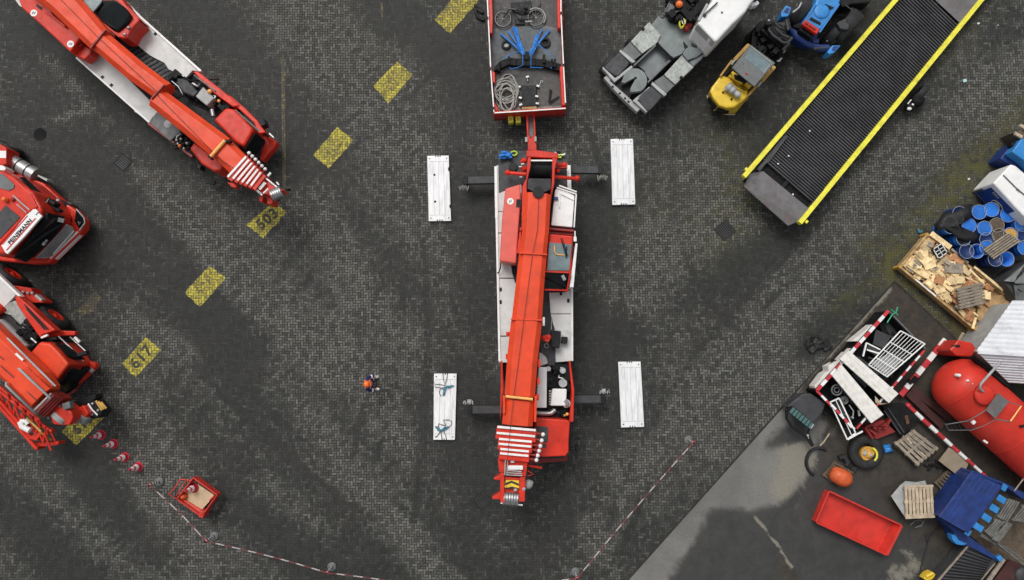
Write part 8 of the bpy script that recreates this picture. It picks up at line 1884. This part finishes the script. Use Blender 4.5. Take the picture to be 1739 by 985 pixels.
# blue skip with lid
t = Thing('blue_skip', 'dark blue container with ribbed lid holding grey slatted pallets', 'container', P(1665, 880))
z = 1.5
p = MB(); p.slab(D2, [(425, 105, 1.55), (690, 218, 1.55), (405, 605, 1.55), (165, 470, 1.5)], .06); lid = t.part('lid', 'navy_paint', p, bevel=.02)
p = MB()
for i in range(7): f = (i + .5) / 7; p.bar(P(*D2(430 + 255 * f, 112 + 112 * f), 1.562), P(*D2(172 + 235 * f, 470 + 132 * f), 1.525), .14, .015)
t.part('lid_rib', 'navy_paint', p, lid, bevel=.02)
p = MB(); p.prism(D2, [(170, 478), (280, 540), (390, 610), (640, 800), (640, 830), (400, 705), (300, 640), (280, 580)], .1, .9); p.prism(D2, [(420, 110), (700, 215), (860, 330), (1000, 360), (1000, 340), (700, 190), (440, 90)], .1, 1.25)
p.prism(D2, [(425, 112), (405, 130), (180, 470), (200, 480)], .1, 1.3); sw = t.part('side_wall', 'navy_paint', p, bevel=.02)
p = MB(); p.prism(D2, [(500, 400), (690, 230), (1000, 380), (1000, 900), (640, 815), (420, 620)], .1, .4); t.part('floor', 'wood_dark', p)
for i, (x, y, dx) in enumerate(((405, 598, 20), (470, 545, 55), (540, 470, 50), (605, 395, 48), (665, 320, 45), (700, 232, 20))):
    p = MB(); p.bar(P(*D2(x - 15, y - 12), 1.5), P(*D2(x + dx, y + dx * .6), 1.45), .26, .10); t.part('rim_tab', 'cyan_blue', p, sw, bevel=.02)
p = MB(); p.prism(D2, [(270, 620), (300, 615), (330, 660), (400, 690), (370, 705), (310, 695), (280, 660)], .6, 1.0); p.box(P(*D2(655, 805), 1.0), (.2, .2, .2), .6); t.part('hook', 'cyan_blue', p, sw, bevel=.03)
for lb, cs in (('grey slatted pallet nearest the blue lid in the blue container', ((735, 320), (640, 470), (730, 510), (830, 350))), ('second grey slatted pallet in the blue container, between the others', ((635, 485), (540, 590), (600, 640), (720, 520))), ('long grey slatted pallet farther from the lid at the right edge', ((860, 370), (760, 500), (860, 510), (960, 420))), ('lower grey slatted pallet in the blue container near its corner', ((700, 505), (600, 650), (660, 680), (770, 530)))):
    pallet('pallet', lb, D2, cs, 1.45, 'slat_grey', 'grey pallets in the blue container', n=4, gap=.3) if False else None
    w = [P(*D2(*c), 1.45) for c in cs]; c_ = sum(w, Vector()) / 4; tt = Thing('pallet', lb, 'pallet', Vector((c_.x, c_.y, 1.3)), 'grey slatted pallets in the blue container')
    p = MB()
    for i in range(5): f = (i + .5) / 5; p.bar(w[0].lerp(w[3], f), w[1].lerp(w[2], f), .055, .03)
    tt.part('deck_boards', 'slat_grey', p); p = MB()
    for f in (.08, .92): p.bar(w[0].lerp(w[1], f) - Vector((0, 0, .032)), w[3].lerp(w[2], f) - Vector((0, 0, .032)), .1, .1)
    tt.part('stringers', 'slat_grey', p)
p = MB(); p.bar(P(*D2(510, 615), 1.2), P(*D2(800, 790), 1.0), .12, .1); p.bar(P(*D2(640, 680), 1.3), P(*D2(860, 860), 1.1), .06, .06); p.bar(P(*D2(690, 700), 1.25), P(*D2(870, 830), 1.15), .04, .05); solo('steel_bars', 'grey steel bars lying over the lower wall of the blue container', 'bars', 'slat_grey', p)
# dark flat container below
t = Thing('flat_container', 'dark grey flat container with pale edge rails at the lower right corner', 'container', P(1655, 960))
p = MB(); p.prism(D2, [(400, 705), (595, 798), (640, 830), (480, 1040), (120, 1040)], .05, .75); fb = t.part('container_body', 'dark_grey', p)
p = MB()
for i in range(12): f = i / 12; p.bar(P(*D2(395 - 270 * f, 725 + 310 * f), .78), P(*D2(600 - 110 * f, 815 + 220 * f), .78), .05, .03)
t.part('rib', 'engine_black', p, fb)
p = MB(); p.bar(P(*D2(405, 708), .80), P(*D2(120, 1040), .80), .06, .06); p.bar(P(*D2(430, 712), .80), P(*D2(590, 795), .80), .05, .06); p.bar(P(*D2(625, 850), .82), P(*D2(470, 1040), .82), .03, .06); p.bar(P(*D2(700, 815), .82), P(*D2(540, 1040), .82), .14, .08); t.part('edge_rail', 'wood_grey', p, fb)
p = MB(); p.prism(D2, [(740, 820), (830, 850), (900, 1000), (880, 1060), (560, 1060)], .05, .5); solo('rust_container', 'rusty brown plate beside the dark flat container at the corner', 'steel plate', 'rust_beam', p)
p = MB(); p.lathe(P(*D2(860, 950), .6), (0, 0, 1), [(0, -.5), (.3, -.5), (.34, -.3), (.34, -.1), (.28, 0), (0, 0)], 20); solo('black_drum', 'dark drum at the very lower right corner', 'drum', 'dark_grey', p)
p = MB(); p.prism(D2, [(40, 975), (75, 935), (115, 918), (142, 942), (120, 975), (80, 1000)], .05, .45); p.tube([P(*D2(60, 960), .5), P(*D2(120, 930), .5)], .06, 6); solo('yellow_bollard', 'yellow painted iron block on the mud at the bottom edge', 'iron block', 'yellow_paint', p, bevel=.03)
p = MB(); p.rod(P(*D2(780, 260), 1.3), P(*D2(870, 140), 1.3), .03); solo('thin_pole', 'thin pale pole behind the blue container at the right edge', 'pole', 'wood_grey', p)
